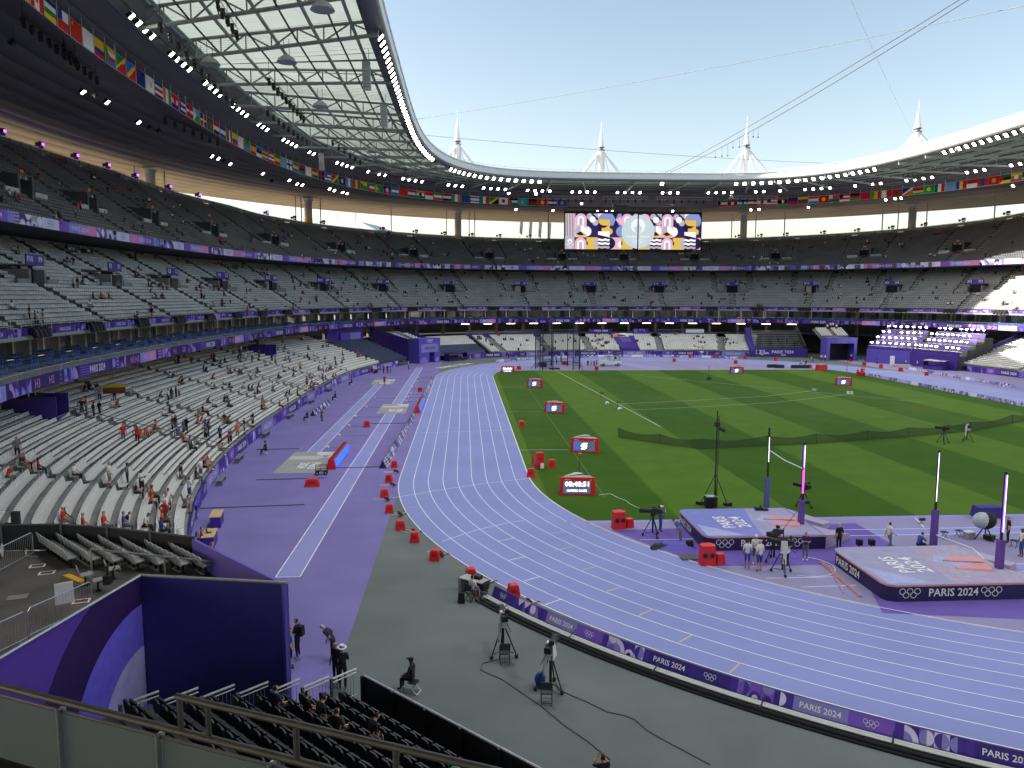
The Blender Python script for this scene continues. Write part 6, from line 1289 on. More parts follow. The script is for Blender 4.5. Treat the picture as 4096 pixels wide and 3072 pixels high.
person('stand', G(1288, 1691)+up(.006), 2.6, 'g', 'd', 'man in pale jacket standing beside the short printed board', shoe=0, hair=2)
person('walk', G(1538, 1541)+up(.006), 3.0, 'r', 'k', 'person in red shirt running over the farthest pit cover', shorts=True)
for i, (u, v) in enumerate([(1535, 1493), (1550, 1494), (1562, 1493)]): person('stand', G(u, v)+up(.006), [1, 3, -1.5][i], 'n', 'k', '%s of three officials in dark suits beyond the farthest pit' % ['left', 'middle', 'right'][i], hair=i)
person('stand', G(1634, 1479)+up(.006), 2, 'w', 'k', 'person in white shirt and dark trousers at the end of the right runway', cap=('cap', 'w'))
person('sit', G(1489, 1497)+up(.006), -1.3, 'k', 'k', 'person in black seated at the far desk by the left hoarding')
p = G(1502, 1490); o = thing('judges_desk', 'small violet desk far along the left hoarding', 'desk', p+up(.006), .2, 'judges desks'); b = B(); b.box((0, 0, .75), (.8, 2.2, .05)); b.obj('desk_top', wood, o); b = B(); b.box((.35, 0, .37), (.05, 2.1, .74)); b.box((0, -1.05, .37), (.7, .05, .74)); b.obj('front_panel', violet_dk, o)
# ------------------------------------------------------------------ television cameras
def tv_camera(p, rz, label, h=1.45, big=True, cover=None):
    o = thing('television_camera', label, 'camera', p, rz, 'television cameras on tripods')
    for a in (math.pi/2, math.pi/2+2.094, math.pi/2-2.094):
        b = B(); b.tube((.12*math.cos(a), .12*math.sin(a), h*.82), (.62*math.cos(a), .62*math.sin(a), .12), .035, 0, 5, .028); b.ball((.62*math.cos(a), .62*math.sin(a), .09), .09, 0, 8, 4); b.obj('tripod_leg', black, o)
    b = B(); 
    for a in (0, 2.094, -2.094): b.tube((0, 0, .25), (.5*math.cos(a+math.pi/2), .5*math.sin(a+math.pi/2), .2), .02, 0, 4)
    b.tube((0, 0, .25), (0, 0, h), .06, 0, 6); b.obj('column', black, o)
    b = B(); b.box((0, 0, h+.07), (.22, .3, .16)); b.obj('pan_head', black, o)
    b = B(); b.box((0, -.1, h+.32), (.24, .5, .34), 0, 0, .9); b.box((0, -.45, h+.35), (.26, .26, .24)); b.box((0, -.05, h+.55), (.06, .35, .06)); b.obj('body', dark_metal if not cover else cover, o)
    b = B(); b.tube((0, .12, h+.32), (0, .75 if big else .4, h+.32), .13, 0, 10, .15); b.box((0, .8 if big else .45, h+.32), (.3, .16, .24)); b.obj('lens', black, o)
    b = B(); b.tube((.1, -.25, h+.1), (.22, -.75, h-.12), .018, 0, 4); b.tube((-.1, -.25, h+.1), (-.22, -.75, h-.12), .018, 0, 4); b.obj('pan_bar', black, o)
    b = B(); b.box((.12, -.36, h+.62), (.2, .12, .16)); b.obj('viewfinder', black, o)
    return o
cov_w = mat('camera_cover', (.62, .62, .60), .8, noise=.15, scale=6)
def sheet_cover(o, h, m=cov_w):
    b = B(); b.hexa([(-.2, -.3, h-.15), (.2, -.35, h-.1), (.22, .1, h-.05), (-.2, .1, h-.2)], [(-.15, -.25, h+.55), (.14, -.28, h+.52), (.14, .05, h+.54), (-.14, .08, h+.5)]); b.hexa([(-.28, -.2, h-.75), (-.2, -.25, h-.8), (-.16, -.1, h-.7), (-.24, -.05, h-.75)], [(-.2, -.2, h+.1), (-.12, -.22, h+.1), (-.1, -.1, h+.1), (-.18, -.05, h+.1)]); b.obj('rain_cover', m, o)
c1 = tv_camera(G(2012, 2622)+up(.002), .1, 'television camera on a tripod on the grey floor, left of the near pair', 1.5); sheet_cover(c1, 1.5)
c2 = tv_camera(G(2202, 2755)+up(.002), -.35, 'television camera with white cover on the grey floor, right of the near pair', 1.45); sheet_cover(c2, 1.45)
b = B(); b.ball((0, 0, .3), (.22, .2, .3), 0, 8, 6); b.obj('blue_bag', CLM['b'], None, loc=G(2160, 2745)+up(.002), label='blue bag hanging at the foot of the right near camera', cat='bag')
tree_copy(ch, G(2019, 2651)+up(.002), .05, 'black folding chair behind the left near camera')['group'] = 'folding chairs'; tree_copy(ch, G(2186, 2813)+up(.002), -.1, 'black folding chair behind the right near camera')
for i, (u, v, a, lb, big) in enumerate([(2640-30, 2146, 1.3, 'television camera with long lens beside the photographer at the turf corner', True), (3129, 2296, .9, 'television camera on a pedestal in front of the red-shirted operator', True), (3211, 2036, .4, 'television camera on the turf behind the magenta-lit upright', True), (3773, 1776, .6, 'left of two television cameras by the green net', True), (3866, 1768, -.2, 'right of two television cameras by the green net', False), (3095, 2245, 2.0, 'second camera behind the three men', False)]):
    c = tv_camera(G(u, v)+up(.03 if v < 2060 else .018), a, lb, 1.35 if i != 1 else 1.5, big)
    if i in (1, 4): sheet_cover(c, 1.4)
o = thing('covered_camera', 'large camera under a black and silver rain cover at the right edge', 'camera', G(3938, 2160)+up(.018), .4, 'television cameras on tripods')
b = B(); b.ball((0, 0, 1.25), (.75, .55, .55), 0, 12, 8); b.tube((.3, 0, 1.3), (1.2, .1, 1.45), .12, 0, 8); b.obj('rain_cover', CLM['k'], o); b = B(); b.ball((-.35, .05, 1.3), (.6, .5, .52), 0, 12, 8); b.obj('silver_cover', mat('silver_cover', (.38, .42, .46), .5), o)
b = B(); [b.tube((0, 0, 1.0), (.6*math.cos(a), .6*math.sin(a), 0), .04, 0, 5) for a in (.5, 2.6, 4.7)]; b.box((.15, -.2, .2), (.5, .5, .3)); b.obj('tripod', black, o)
# camera cables on the grey floor
for i, uv in enumerate([[(1990, 2640), (1930, 2655), (1922, 2680), (1945, 2692), (2010, 2720), (2090, 2775), (2170, 2830), (2260, 2905), (2352, 2968), (2440, 3040)], [(2225, 2735), (2235, 2760), (2290, 2785), (2350, 2810), (2430, 2850), (2500, 2864), (2540, 2880), (2590, 2925), (2680, 2975), (2840, 3060)]]):
    P = [G(u, v)+up(.02) for u, v in uv]; b = B(); b.path([q-P[0] for q in P], .02, 0, 5); b.obj('camera_cable', cab, None, loc=P[0], label='dark cable trailing over the grey floor from the %s near camera' % ['left', 'right'][i], cat='cable', group='camera cables')
P = [G(u, v)+up(.045) for u, v in [(2395, 1982), (2430, 1978), (2440, 1976), (2470, 1992), (2505, 2005), (2520, 2018), (2545, 2030), (2562, 2035)]]; b = B(); b.path([q-P[0] for q in P], .02, 0, 5); b.obj('white_cable', white_p, None, loc=P[0], label='white cable winding over the turf from the clock board', cat='cable')
# ------------------------------------------------------------------ low printed barrier round the near bend
nb = thing('bend_barrier', 'low violet printed barrier along the outside of the near bend', 'barrier')
bl = []
for ang in np.arange(33.2, 88, .25):
    bl.append(bend(12.15, ang))
bl = np.array(bl); cum = np.concatenate([[0], np.cumsum(np.hypot(*np.diff(bl, axis=0).T))])
def on_bar(s_, z, d):
    x = np.interp(s_, cum, bl[:, 0]); y = np.interp(s_, cum, bl[:, 1]); r = math.hypot(x, y+TL/2); k = (r+d)/r
    return (x*k, (y+TL/2)*k-TL/2, z)
# face leans; printed side looks away from the track towards the stand
def bar_fn(x0): return lambda x, y, d: on_bar(x0+x, .10+y*.92, .02+.2*(1-y/.75)+d)
def gN_t(q, w, h, k): q.rect(0, 0, w, h, 8 if k % 2 else 9, 1); q.text('PARIS 2024', w*.12, h*.3, h*.42, 7, 3, w=w*.76)
seqb = [(1.7, gH_ring), (2.4, gH_cells), (1.9, gN_t), (1.5, gH_ring), (2.4, gH_cells), (1.9, gN_t)]; x0, k = .3, 0
while x0 < cum[-1]-1:
    w, fn = seqb[k % 6]; b = B(); q = Print(); fn(q, w, .46, k)
    n_ = 4
    for j in range(n_):
        a_, c_ = x0+w*j/n_, x0+w*(j+1)/n_
        b.hexa([on_bar(a_, .08, .2), on_bar(c_, .08, .2), on_bar(c_, .08, -.2), on_bar(a_, .08, -.2)], [on_bar(a_, .54, .0), on_bar(c_, .54, .0), on_bar(c_, .54, -.06), on_bar(a_, .54, -.06)], 0)
    q.onto(b, (lambda xx: lambda x, y, d: on_bar(xx+x, .085+y, .205-.205*y/.46+d))(x0), .006); b.obj('board_section', PALH, nb); x0 += w; k += 1
for zz, dd, r_, m in ((.10, .42, .06, steel_lt), (.12, .62, .05, steel_lt), (.06, .9, .07, black), (.05, 1.15, .05, black)):
    b = B(); b.path([on_bar(s_, zz, dd) for s_ in np.arange(.2, cum[-1], .8)], r_, 0, 5); b.obj('barrier_rail', m, nb)
b = B()
for s_ in np.arange(.5, cum[-1], .8): b.face([on_bar(s_, .03, .5), on_bar(s_+.8, .03, .5), on_bar(s_+.8, .015, 1.2), on_bar(s_, .015, 1.2)])
b.obj('cable_mat', black, nb)
for s_ in np.arange(2, cum[-1], 4.4): b = B(); b.tube(on_bar(s_, .02, 1.0), on_bar(s_, .35, .25), .03, 0, 4); b.obj('support', dark_metal, nb)
# far and right-hand low barriers
def low_barrier(pts, label, h=.55, seed=0):
    P = [Vector(q) for q in pts]; o = thing('low_barrier', label, 'barrier', group='low printed barriers by the track')
    for i, (a_, c_) in enumerate(zip(P[:-1], P[1:])):
        b = B(); d = (c_-a_); L = d.length; d.normalize(); e = Vector((-d.y, d.x, 0)); k = max(1, int(L/2.6))
        for s_ in (-1, 1):
            q = Print(); q.rect(0, 0, L, h, 0, 0); x = 0; r = random.Random(seed+i)
            while x < L-.2:
                w = min(r.choice((h*2, h*3, h*4)), L-x); t = r.random()
                if t < .5: q.cells(x, 0, h, int(w/h) or 1, [1, 2, 3, 4, 0], seed+i*9+int(x))
                else: q.rect(x, 0, w, h, r.choice((1, 2, 4)), 1)
                x += w
            q.onto(b, lambda x, y, dd: tuple(a_+d*x+e*s_*(.16-.14*y/h+.004*dd)+up(y+.02)), 1)
        b.obj('board_section', [hm('6A66A8'), hm('A9A8DC'), hm('D9D8EE'), hm('4A4680'), hm('8E8CC8')], o)
low_barrier([(*bend(11.9, a, True), .01) for a in range(44, 128, 6)], 'low pale printed barrier on the outside of the far bend', seed=3)
low_barrier([(36.4, y, .04) for y in (41, 36, 31, 26, 21, 16, 11, 6, 1, -4)], 'low pale printed barrier along the turf beside the right straight', seed=11)
low_barrier([(52.6, 54, .01), (52.0, 44, .01), (51.6, 34, .01), (51.3, 24, .01), (51.0, 14, .01), (51, 4, .01)], 'low pale printed barrier on the outside of the right straight', seed=21)
# desk by the near bend with a seated man
p = G(1895, 2370); o = thing('results_desk', 'grey draped table beside the near end of the bend barrier', 'desk', p+up(.002), -.65); b = B(); b.box((0, 0, .74), (1.5, .7, .04)); b.hexa([(-.75, -.35, .05), (-.6, -.35, .05), (-.6, .35, .05), (-.75, .35, .05)], [(-.75, -.35, .72), (-.6, -.35, .72), (-.6, .35, .72), (-.75, .35, .72)]); b.hexa([(-.75, .3, .05), (.7, .3, .05), (.7, .35, .05), (-.75, .35, .05)], [(-.75, .3, .72), (.7, .3, .72), (.7, .35, .72), (-.75, .35, .72)]); b.obj('drape', mat('drape_grey', (.36, .36, .34), .8), o); b = B(); b.box((.6, 0, .5), (.4, .5, .4)); b.box((.2, .1, .85), (.4, .3, .2)); b.obj('equipment', black, o)
person('sit', G(1888, 2400)+up(.002), -.75, 'w', 'd', 'man in white shirt sitting at the grey draped table', shorts=True, hair=0, shoe=1)
c_ = tree_copy(ch, G(1882, 2404)+up(.002), -.75, 'black folding chair under the man at the grey draped table')
b = B(); b.box((0, 0, .28), (.36, .24, .54), 0, 0, .85); b.box((0, .14, .2), (.3, .08, .3)); b.obj('backpack', CLM['k'], None, loc=G(1845, 2412)+up(.002), label='black backpack on the floor behind the seated man', cat='backpack')
b = B(); [b.path([(.5*r_*math.cos(a), .3*r_*math.sin(a), .02+.015*i) for a in np.linspace(0, 6.3, 16)], .02, 0, 4) for i, r_ in enumerate((1, .85, .95))]; b.obj('cable_coil', cab, None, loc=G(1945, 2408)+up(.01), label='coil of dark cable beside the grey draped table', cat='cable')
# ------------------------------------------------------------------ pole vault mats and uprights
mat_bl = mat('vault_mat_blue', (.17, .19, .50), .55, noise=.08, scale=1.5); mat_gr = mat('vault_mat_grey', (.30, .29, .44), .55, noise=.08, scale=1.5); mat_nv = mat('vault_mat_navy', (.022, .016, .085), .55, noise=.1); mat_pk = mat('vault_mat_pink', (.62, .28, .30), .55, noise=.06); mat_lb = mat('vault_mat_light', (.34, .37, .60), .55); mat_tp = mat('vault_mat_taupe', (.36, .31, .42), .6)
def vault(x0, y0, y1, x1, label, h=.88, seed=0):
    o = thing('vault_mat', label, 'vault mat', (0, 0, .02), 0, 'pole vault landing mats'); r = .55; P = [(x0, y0+r), (x0+r*.3, y0+r*.3), (x0+r, y0), (x1, y0), (x1, y1), (x0+r, y1), (x0+r*.3, y1-r*.3), (x0, y1-r)]
    b = B(); b.prism(P, 0, h-.1, 0); b.obj('base', mat_nv, o)
    b = B(); b.prism([(x0+(x-x0)*1.0-(.04 if x < x0+1 else 0), y+(.04 if y > (y0+y1)/2 else -.04)) for x, y in P], h-.1, h, 1, 0); b.obj('top_sheet', [mat_bl if seed == 0 else mat_gr, mat_pk], o)
    z = h+.006; ym = (y0+y1)/2
    b = B(); b.face([(x0+3.6, y0+.1, z), (x1-.2, y0+.1, z), (x1-.2, y1-.1, z), (x0+4.6, y1-.1, z), (x0+4.0, ym, z)], 0); b.face([(x0+4.4, ym+.3, z+.004), (x1-1.8, ym-.9, z+.004), (x1-.8, ym+.6, z+.004), (x0+5.2, ym+1.5, z+.004)], 1); b.face([(x0+.2, y0+.2, z), (x0+2.6, y0+.2, z), (x0+.25, y0+2.6, z)], 2); b.obj('top_pattern', [mat_tp if seed else mat_gr, mat_lb, mat_lb], o)
    b = B(); b.hexa([(x1-2.6, ym-.95, z), (x1-.9, ym-1.4, z), (x1-.4, ym-.2, z), (x1-2.4, ym-.5, z)], [(x1-2.6, ym-.9, z+.06), (x1-.9, ym-1.35, z+.1), (x1-.4, ym-.25, z+.1), (x1-2.4, ym-.55, z+.06)]); b.hexa([(x1-2.6, ym+.35, z), (x1-.5, ym-.1, z), (x1-.3, ym+.7, z), (x1-1.9, ym+.9, z)], [(x1-2.6, ym+.35, z+.06), (x1-.5, ym-.1, z+.08), (x1-.3, ym+.7, z+.08), (x1-1.9, ym+.9, z+.06)]); b.obj('front_pad', mat_pk, o)
    # sloping wings either side of the box
    for s_, yy in ((-1, y0), (1, y1)):
        b = B(); y_in = ym+s_*.7; b.hexa([(x1, yy, 0), (x1+2.4, ym+s_*1.3, 0), (x1+1.6, y_in, 0), (x1, y_in, 0)], [(x1, yy, h-.02), (x1+2.4, ym+s_*1.3, .35), (x1+1.6, y_in, .4), (x1, y_in, h-.02)], 0); b.obj('wing', mat_tp, o)
    b = B(); q = Print().text('PARIS', 0, 0, 1.0, 0, 1).text('2024', 0, -1.3, 1.0, 0, 1, w=text2d('PARIS')[2]*.95); k = .72
    q.onto(b, lambda x, y, d: (x0+2.5-y*k*1.1, ym-1.3+x*k, z+.012), 0)
    q = Print().text('PARIS 2024', 0, 0, .42, 0, 1); q.onto(b, lambda x, y, d: (x0-.05, y1-.7-x*.92, .22+y), 0)
    q = Print().rings(0, 0, .17, 0, 1).text('PARIS 2024', 1.0, -.18, .40, 0, 1, w=2.6).rings(4.3, 0, .17, 0, 1); q.onto(b, lambda x, y, d: (x0+1.2+x, y0-.05, .45+y), 0); b.obj('lettering', white_t, o)
    return o
vault(-28.1, -62.0, -55.9, -20.6, 'blue-topped vault landing mat nearer the turf', seed=0); vault(-21.4, -70.3, -64.4, -13.8, 'greyer vault landing mat nearest the track bend', seed=1)
led_c = {'v': em('6A30FF', 2.6), 'm': em('FF3CC8', 2.4), 'w': em('D8D0FF', 1.7)}
def upright(p, top, label, pad, lv):
    o = thing('vault_upright', label, 'vault upright', p+up(.02), 0, 'pole vault uprights'); H = top
    b = B(); b.box((0, 0, .05), (.3, 1.2, .1)); b.obj('foot', dark_metal, o); b = B(); b.box((0, 0, H/2), (.10, .12, H)); b.obj('post', dark_metal, o)
    b = B(); b.box((0, 0, 1.25), (.30, .36, 2.4), 0, 0, .95); b.obj('padding', pad, o)
    for c, z0, z1, dx in lv:
        b = B(); b.box((dx, -.075, (z0+z1)/2), (.026, .03, z1-z0)); b.obj('light_strip', led_c[c], o)
    return o
pad_v = mat('pad_violet', (.12, .06, .30), .7, noise=.12); pad_b = mat('pad_blue', (.10, .11, .34), .7, noise=.12)
def top_of(p, v):     # height of the upright whose tip is at image row v
    return min(np.arange(3, 9, .02), key=lambda z: abs(PX(np.array([p.x, p.y, z]))[0][1]-v))
U = [(3065, 2044, 1711, pad_b, 'upright at the far corner of the blue mat, white strip light', [('w', 3.6, 5.4, 0)]), (3201, 2150, 1771, pad_v, 'upright at the near side of the blue mat, magenta and violet strip lights', [('m', 2.9, 4.6, .03), ('m', 2.9, 4.4, -.03), ('v', 4.6, 6.0, -.03), ('w', 4.6, 6.0, .03)]), (3732, 2197, 1803, pad_v, 'upright at the far side of the grey mat, thin white strip light', [('w', 3.0, 6.0, -.03)]), (3991, 2338, 1889, pad_v, 'upright nearest the right edge with two violet strip lights', [('v', 2.9, 6.0, -.035), ('w', 2.9, 6.0, .035)])]
UP = []
for u, v, vt, pad, lb, lv in U:
    p = G(u, v); H = top_of(p, vt); UP.append((p, H)); upright(p, H, lb, pad, [(c, a, min(b_, H-.12), d) for c, a, b_, d in lv])
b = B(); z = 4.5; b.path([UP[0][0]+up(z), (UP[0][0]+UP[1][0])/2+up(z-.12), UP[1][0]+up(z)], .03, 0, 6); b.obj('crossbar', white_p, None, label='white crossbar resting between the two uprights of the blue mat', cat='crossbar')
b = B(); b.path([UP[2][0]+up(.95), (UP[2][0]+UP[3][0])/2+up(1.02)+Vector((.5, 0, 0)), UP[3][0]+up(.9)+Vector((.2, 1.5, 0))], .03, 0, 6); b.obj('crossbar', white_p, None, label='pale crossbar lying across the grey mat between its uprights', cat='crossbar')
b = B(); p = G(3282, 2253); q = G(3440, 2390)
for k in range(2): b.tube((.12*k, .1*k, .05+.04*k), (q.x-p.x+.1*k, q.y-p.y, .05), .035, 0, 6)
b.tube((.2, -.6, .05), (q.x-p.x-.6, q.y-p.y+.5, .06), .03, 0, 6); b.obj('vault_poles', mat_pk, None, loc=p+up(.02), label='pair of pink poles lying on the violet floor by the grey mat', cat='poles')
# tall camera mast behind the blue mat
p = G(2858, 2030); H = min(np.arange(4, 14, .05), key=lambda z: abs(PX(np.array([p.x, p.y, z]))[0][1]-1645)); o = thing('camera_mast', 'tall black telescopic mast with a remote camera behind the blue mat', 'mast', p+up(.03))
b = B(); b.tube((0, 0, 0), (0, 0, H), .06, 0, 8, .045); b.tube((.14, 0, .2), (.14, 0, H*.95), .035, 1, 5); b.obj('pole', [black, steel_dk], o)
for a in (.3, 2.4, 4.5): b = B(); b.tube((0, 0, 2.5), (1.1*math.cos(a), 1.1*math.sin(a), .1), .03, 0, 5); b.box((1.15*math.cos(a), 1.15*math.sin(a), .12), (.5, .4, .22), 0, a); b.obj('leg', black, o)
b = B(); b.box((-.35, -.2, .45), (.8, .6, .8)); b.box((-.35, -.2, .88), (.82, .62, .05), 1); b.obj('control_case', [black, alu], o); b = B(); b.box((0, 0, H-1.0), (.3, .3, .35)); b.tube((.1, -.1, H-1.25), (.5, -.35, H-1.45), .12, 0, 8); b.obj('camera_head', dark_metal, o)
# fixing of a microphone arm on the blue mat
b = B(); b.box((0, 0, .1), (.5, .3, .2)); b.box((.4, -.1, .06), (.4, .25, .1)); b.tube((.1, 0, .1), (.1, 0, .35), .05, 0, 6); b.obj('mat_camera', black, None, loc=G(2958, 2035)+up(.0)+Vector((0, -3.6, .92)), label='small black camera lying on top of the blue mat', cat='camera')
o = thing('microphone_boom', 'long microphone boom reaching over the blue mat corner', 'boom', G(3130, 2240)+up(.02)); q = Vector(G(3262, 2090))-Vector(G(3130, 2240)); b = B(); b.tube((0, 0, 1.9), (q.x*.62, q.y*.62, 2.3), .02, 0, 5); b.box((q.x*.62, q.y*.62, 2.2), (.4, .3, .2)); b.obj('arm', black, o); b = B(); b.tube((0, 0, 0), (0, 0, 1.9), .03, 0, 5); b.obj('stand', black, o)
# people round the vault mats
z0 = .014
person('photo', G(2641, 2128)+up(z0), -1.4, 'b', 'd', 'photographer in blue vest and pale cap standing at the turf corner', cap=('cap', 'w'))
person('bend', G(2722, 2175)+up(z0), 1.0, 'b', 'g', 'person in blue vest bending over bags left of the blue mat')
person('stand', G(2988, 2278)+up(z0), -.4, 'w', 'b', 'man in white shirt and blue shorts, left of three before the blue mat', shorts=True, skin=1)
person('stand', G(3037, 2288)+up(z0), .3, 'w', 'b', 'stout man in white shirt and blue shorts, nearest of three', shorts=True, hair=2, scale=1.06, shoe=1)
person('phone', G(3020, 2258)+up(z0), 2.9, 'w', 'b', 'man in white shirt and white cap, farthest of three', shorts=True, cap=('cap', 'w'), shoe=0)
person('bend', G(3150, 2265)+up(z0), 1.3, 'r', 'k', 'camera operator in red shirt leaning over the pedestal camera', hair=0)
person('phone', G(3220, 2243)+up(z0), 2.8, 'v', 'g', 'person in dark vest with lanyard looking down beside the blue mat', shoe=0, hair=1)
person('stand', G(3354, 2205)+up(z0), .1, 'k', 'k', 'grey-haired man in black shirt between the two mats', hair=2, skin=0)
person('walk', G(3555, 2200)+up(z0), -1.4, 'w', 'g', 'man in white shirt walking on the vault runway')
person('crouch', G(3676, 2205)+up(z0), -1.5, 'b', 'k', 'photographer in blue vest crouching beside an upright')
person('stand', G(4030, 2172)+up(z0), 1.2, 'k', 'k', 'woman in black standing behind the covered camera', hair=3)
person('stand', G(4084, 2228)+up(z0), 1.5, 'w', 'b', 'man in white top and blue shorts at the right edge', shorts=True, skin=2)
b = B(); b.box((0, 0, .25), (.4, .3, .5), 0, .3, .85); b.obj('backpack', CLM['k'], None, loc=G(2758, 2195)+up(z0), label='black backpack on the violet floor left of the blue mat', cat='backpack')
b = B(); b.hexa([(-1.2, -.5, 0), (1.2, -.7, 0), (1.3, .5, 0), (-1.0, .6, 0)], [(-.8, -.2, .35), (.6, -.4, .25), (.8, .2, .3), (-.7, .3, .4)]); b.obj('covered_heap', violet_mid, None, loc=G(2700, 2190)+up(z0), label='heap of gear under a violet cloth left of the blue mat', cat='heap')
b = B(); b.hexa([(-.9, -.3, 0), (.9, -.3, 0), (.9, .3, 0), (-.9, .3, 0)], [(-.6, -.1, .3), (.7, -.1, .25), (.6, .2, .3), (-.6, .2, .28)]); b.obj('gear_heap', black, None, loc=G(2660, 2195)+up(z0), label='heap of black cable gear at the inner edge of the track', cat='heap')
b = B(); b.box((0, 0, .03), (1.1, .9, .05)); b.obj('floor_pad', mat('pad_dark', (.08, .085, .09), .8), None, loc=G(2756, 2232)+up(z0), label='dark rubber pad on the floor before the blue mat', cat='pad')
stl = None
for i, (u, v) in enumerate([(3776, 2155), (3835, 2149), (4055, 2190)]):
    o = thing('camp_stool', '%s small black folding stool on the violet floor by the covered camera' % ['left', 'middle', 'right'][i], 'stool', G(u, v)+up(z0), .3*i, 'stools by the vault runway'); b = B(); b.box((0, 0, .44), (.36, .34, .03)); b.obj('seat', CLM['k'], o)
    for s_ in (-1, 1):
        for y in (-.15, .15): b = B(); b.tube((s_*.18, y, 0), (-s_*.15, y, .43), .015, 0, 4); b.obj('leg', black, o)
b = B(); b.box((0, 0, .22), (.55, .4, .42), 0, .2); b.box((0, 0, .45), (.6, .42, .05), 1, .2); b.obj('storage_box', [mat('box_grey', (.30, .30, .33), .6), white_p], None, loc=G(3876, 2155)+up(z0), label='grey box with pale lid beside the stools', cat='box')
b = B(); b.box((0, 0, .38), (2.0, .9, .75), 0, 0, .9); b.box((-.85, -.47, .2), (.3, .05, .35), 1); b.obj('covered_case', [mat('case_blue', (.03, .025, .20), .7), red_p], None, loc=G(3950, 2068)+up(.03), rz=-.02, label='dark blue covered case at the near edge of the turf', cat='case')
for i, (u, v) in enumerate([(3435, 2215), (3484, 2215)]): b = B(); b.box((0, 0, .7), (.3, .3, .35)); b.tube((0, 0, 0), (0, 0, .6), .03, 0, 5); b.obj('floor_camera', black, None, loc=G(u, v)+up(z0), label='%s small black floor camera behind the grey mat' % ['left', 'right'][i], cat='camera', group='small cameras behind the grey mat')
b = B(); b.box((0, 0, .3), (.35, .2, .16)); b.tube((-.1, 0, 0), (0, 0, .25), .02, 0, 4); b.tube((-.3, 0, .02), (.1, 0, .02), .02, 0, 4); b.obj('wind_gauge', black, None, loc=G(3688, 2095)+up(z0), label='small black device on a stand beside the vault runway', cat='device')
# ------------------------------------------------------------------ turf: net, signs, stands
NP = [G(u, v) for u, v in [(2474, 1750), (2640, 1776), (2807, 1796), (3066, 1784), (3266, 1774), (3470, 1760), (3634, 1748), (3882, 1725), (4049, 1693), (4140, 1678), (4300, 1640)]]
def netmat():
    m = bpy.data.materials.new('green_net'); m.use_nodes = True; n = m.node_tree; b_ = n.nodes['Principled BSDF']; b_.inputs['Base Color'].default_value = (.012, .035, .012, 1); b_.inputs['Roughness'].default_value = .9; b_.inputs['Alpha'].default_value = .62
    return m
o = thing('green_net', 'long dark green net sagging between low posts across the turf', 'net'); gm = netmat(); b = B(); pb = B()
for i, (a_, c_) in enumerate(zip(NP[:-1], NP[1:])):
    k = 8
    for j in range(k):
        f0, f1 = j/k, (j+1)/k; h0, h1 = 1.05-.55*math.sin(math.pi*f0)*.6, 1.05-.55*math.sin(math.pi*f1)*.6; p, q = a_.lerp(c_, f0), a_.lerp(c_, f1)
        b.face([p+up(.04), q+up(.04), q+up(h1)+Vector((0, .1, 0)), p+up(h0)+Vector((0, .1, 0))]); pb.tube(p+up(h0)+Vector((0, .1, 0)), q+up(h1)+Vector((0, .1, 0)), .018, 0, 4)
    pb.tube(a_+up(.03), a_+up(1.08)+Vector((0, .1, 0)), .03, 0, 5)
    b.face([a_+up(.035), c_+up(.035), c_+up(.035)+Vector((0, -.25, 0)), a_+up(.035)+Vector((0, -.25, 0))])
b.obj('mesh', gm, o); pb.obj('posts', mat('net_post', (.02, .05, .025), .7), o)
for i, (u, v, s_) in enumerate([(3257, 1566, 'b'), (3399, 1579, 'w')]):
    p = G(u, v); o = thing('distance_sign', '%s distance sign on the turf before the right straight' % ['grey', 'white'][i], 'sign', p+up(.03), face_to(p, CAM)+math.pi, 'distance signs on the turf'); b = B(); b.box((0, 0, .3), (.95, .1, .5), 0, 0, .95); q = Print().text('80' if i == 0 else '75', 0, .15, .3, 1, 1, centre=True); q.onto(b, lambda x, y, d: (x, -.056, y), 0); b.obj('board', [mat('sign_grey', (.25, .28, .30), .6) if i == 0 else white_p, white_t if i == 0 else black], o); b = B(); b.box((0, .15, .03), (.8, .4, .05)); b.obj('foot', black, o)
for i, (u, v) in enumerate([(2428, 1620), (2479, 1643)]): b = B(); b.ball((0, 0, .2), (.32, .28, .3), 0, 8, 5); b.box((.05, -.25, .18), (.2, .1, .2), 1); b.obj('wrapped_device', [white_p, black], None, loc=G(u, v)+up(.03), label='small white-wrapped device on the turf, %s of two' % ['farther', 'nearer'][i], cat='device', group='wrapped devices on the turf')
for i, (u, v) in enumerate([(2404, 1594), (2470, 1632)]): b = B(); b.tube((0, 0, 0), (0, 0, .8), .03, 0, 5); b.box((.1, 0, .82), (.8, .25, .12)); b.disc((0, 0, .01), .3, 0, 10); b.obj('line_stand', black, None, loc=G(u, v)+up(.03), label='black stand on the sector line, %s of two' % ['farther', 'nearer'][i], cat='stand', group='stands on the sector line')
p = G(2835, 1520); b = B(); b.box((0, 0, .3), (.9, .5, .5), 0, 0, .6); b.tube((0, 0, .5), (0, 0, 2.7), .04, 0, 5); b.obj('line_marker', mat('marker_green', (.01, .05, .03), .6), None, loc=p+up(.03), label='dark green marker stand with a thin rod near the far turf edge', cat='marker')
p = G(2332, 1925); o = thing('round_sign', 'small red round sign on a thin pole behind the clock board', 'sign', p+up(.03)+Vector((0, 2, 0))); b = B(); b.tube((0, 0, 0), (0, 0, 1.9), .02, 0, 5); b.obj('pole', black, o); b = B(); b.disc((0, -.02, 1.95), .2, 0, 14, 'y'); b.box((0, -.03, 1.95), (.26, .01, .06), 1); b.obj('disc', [red_p, white_t], o)
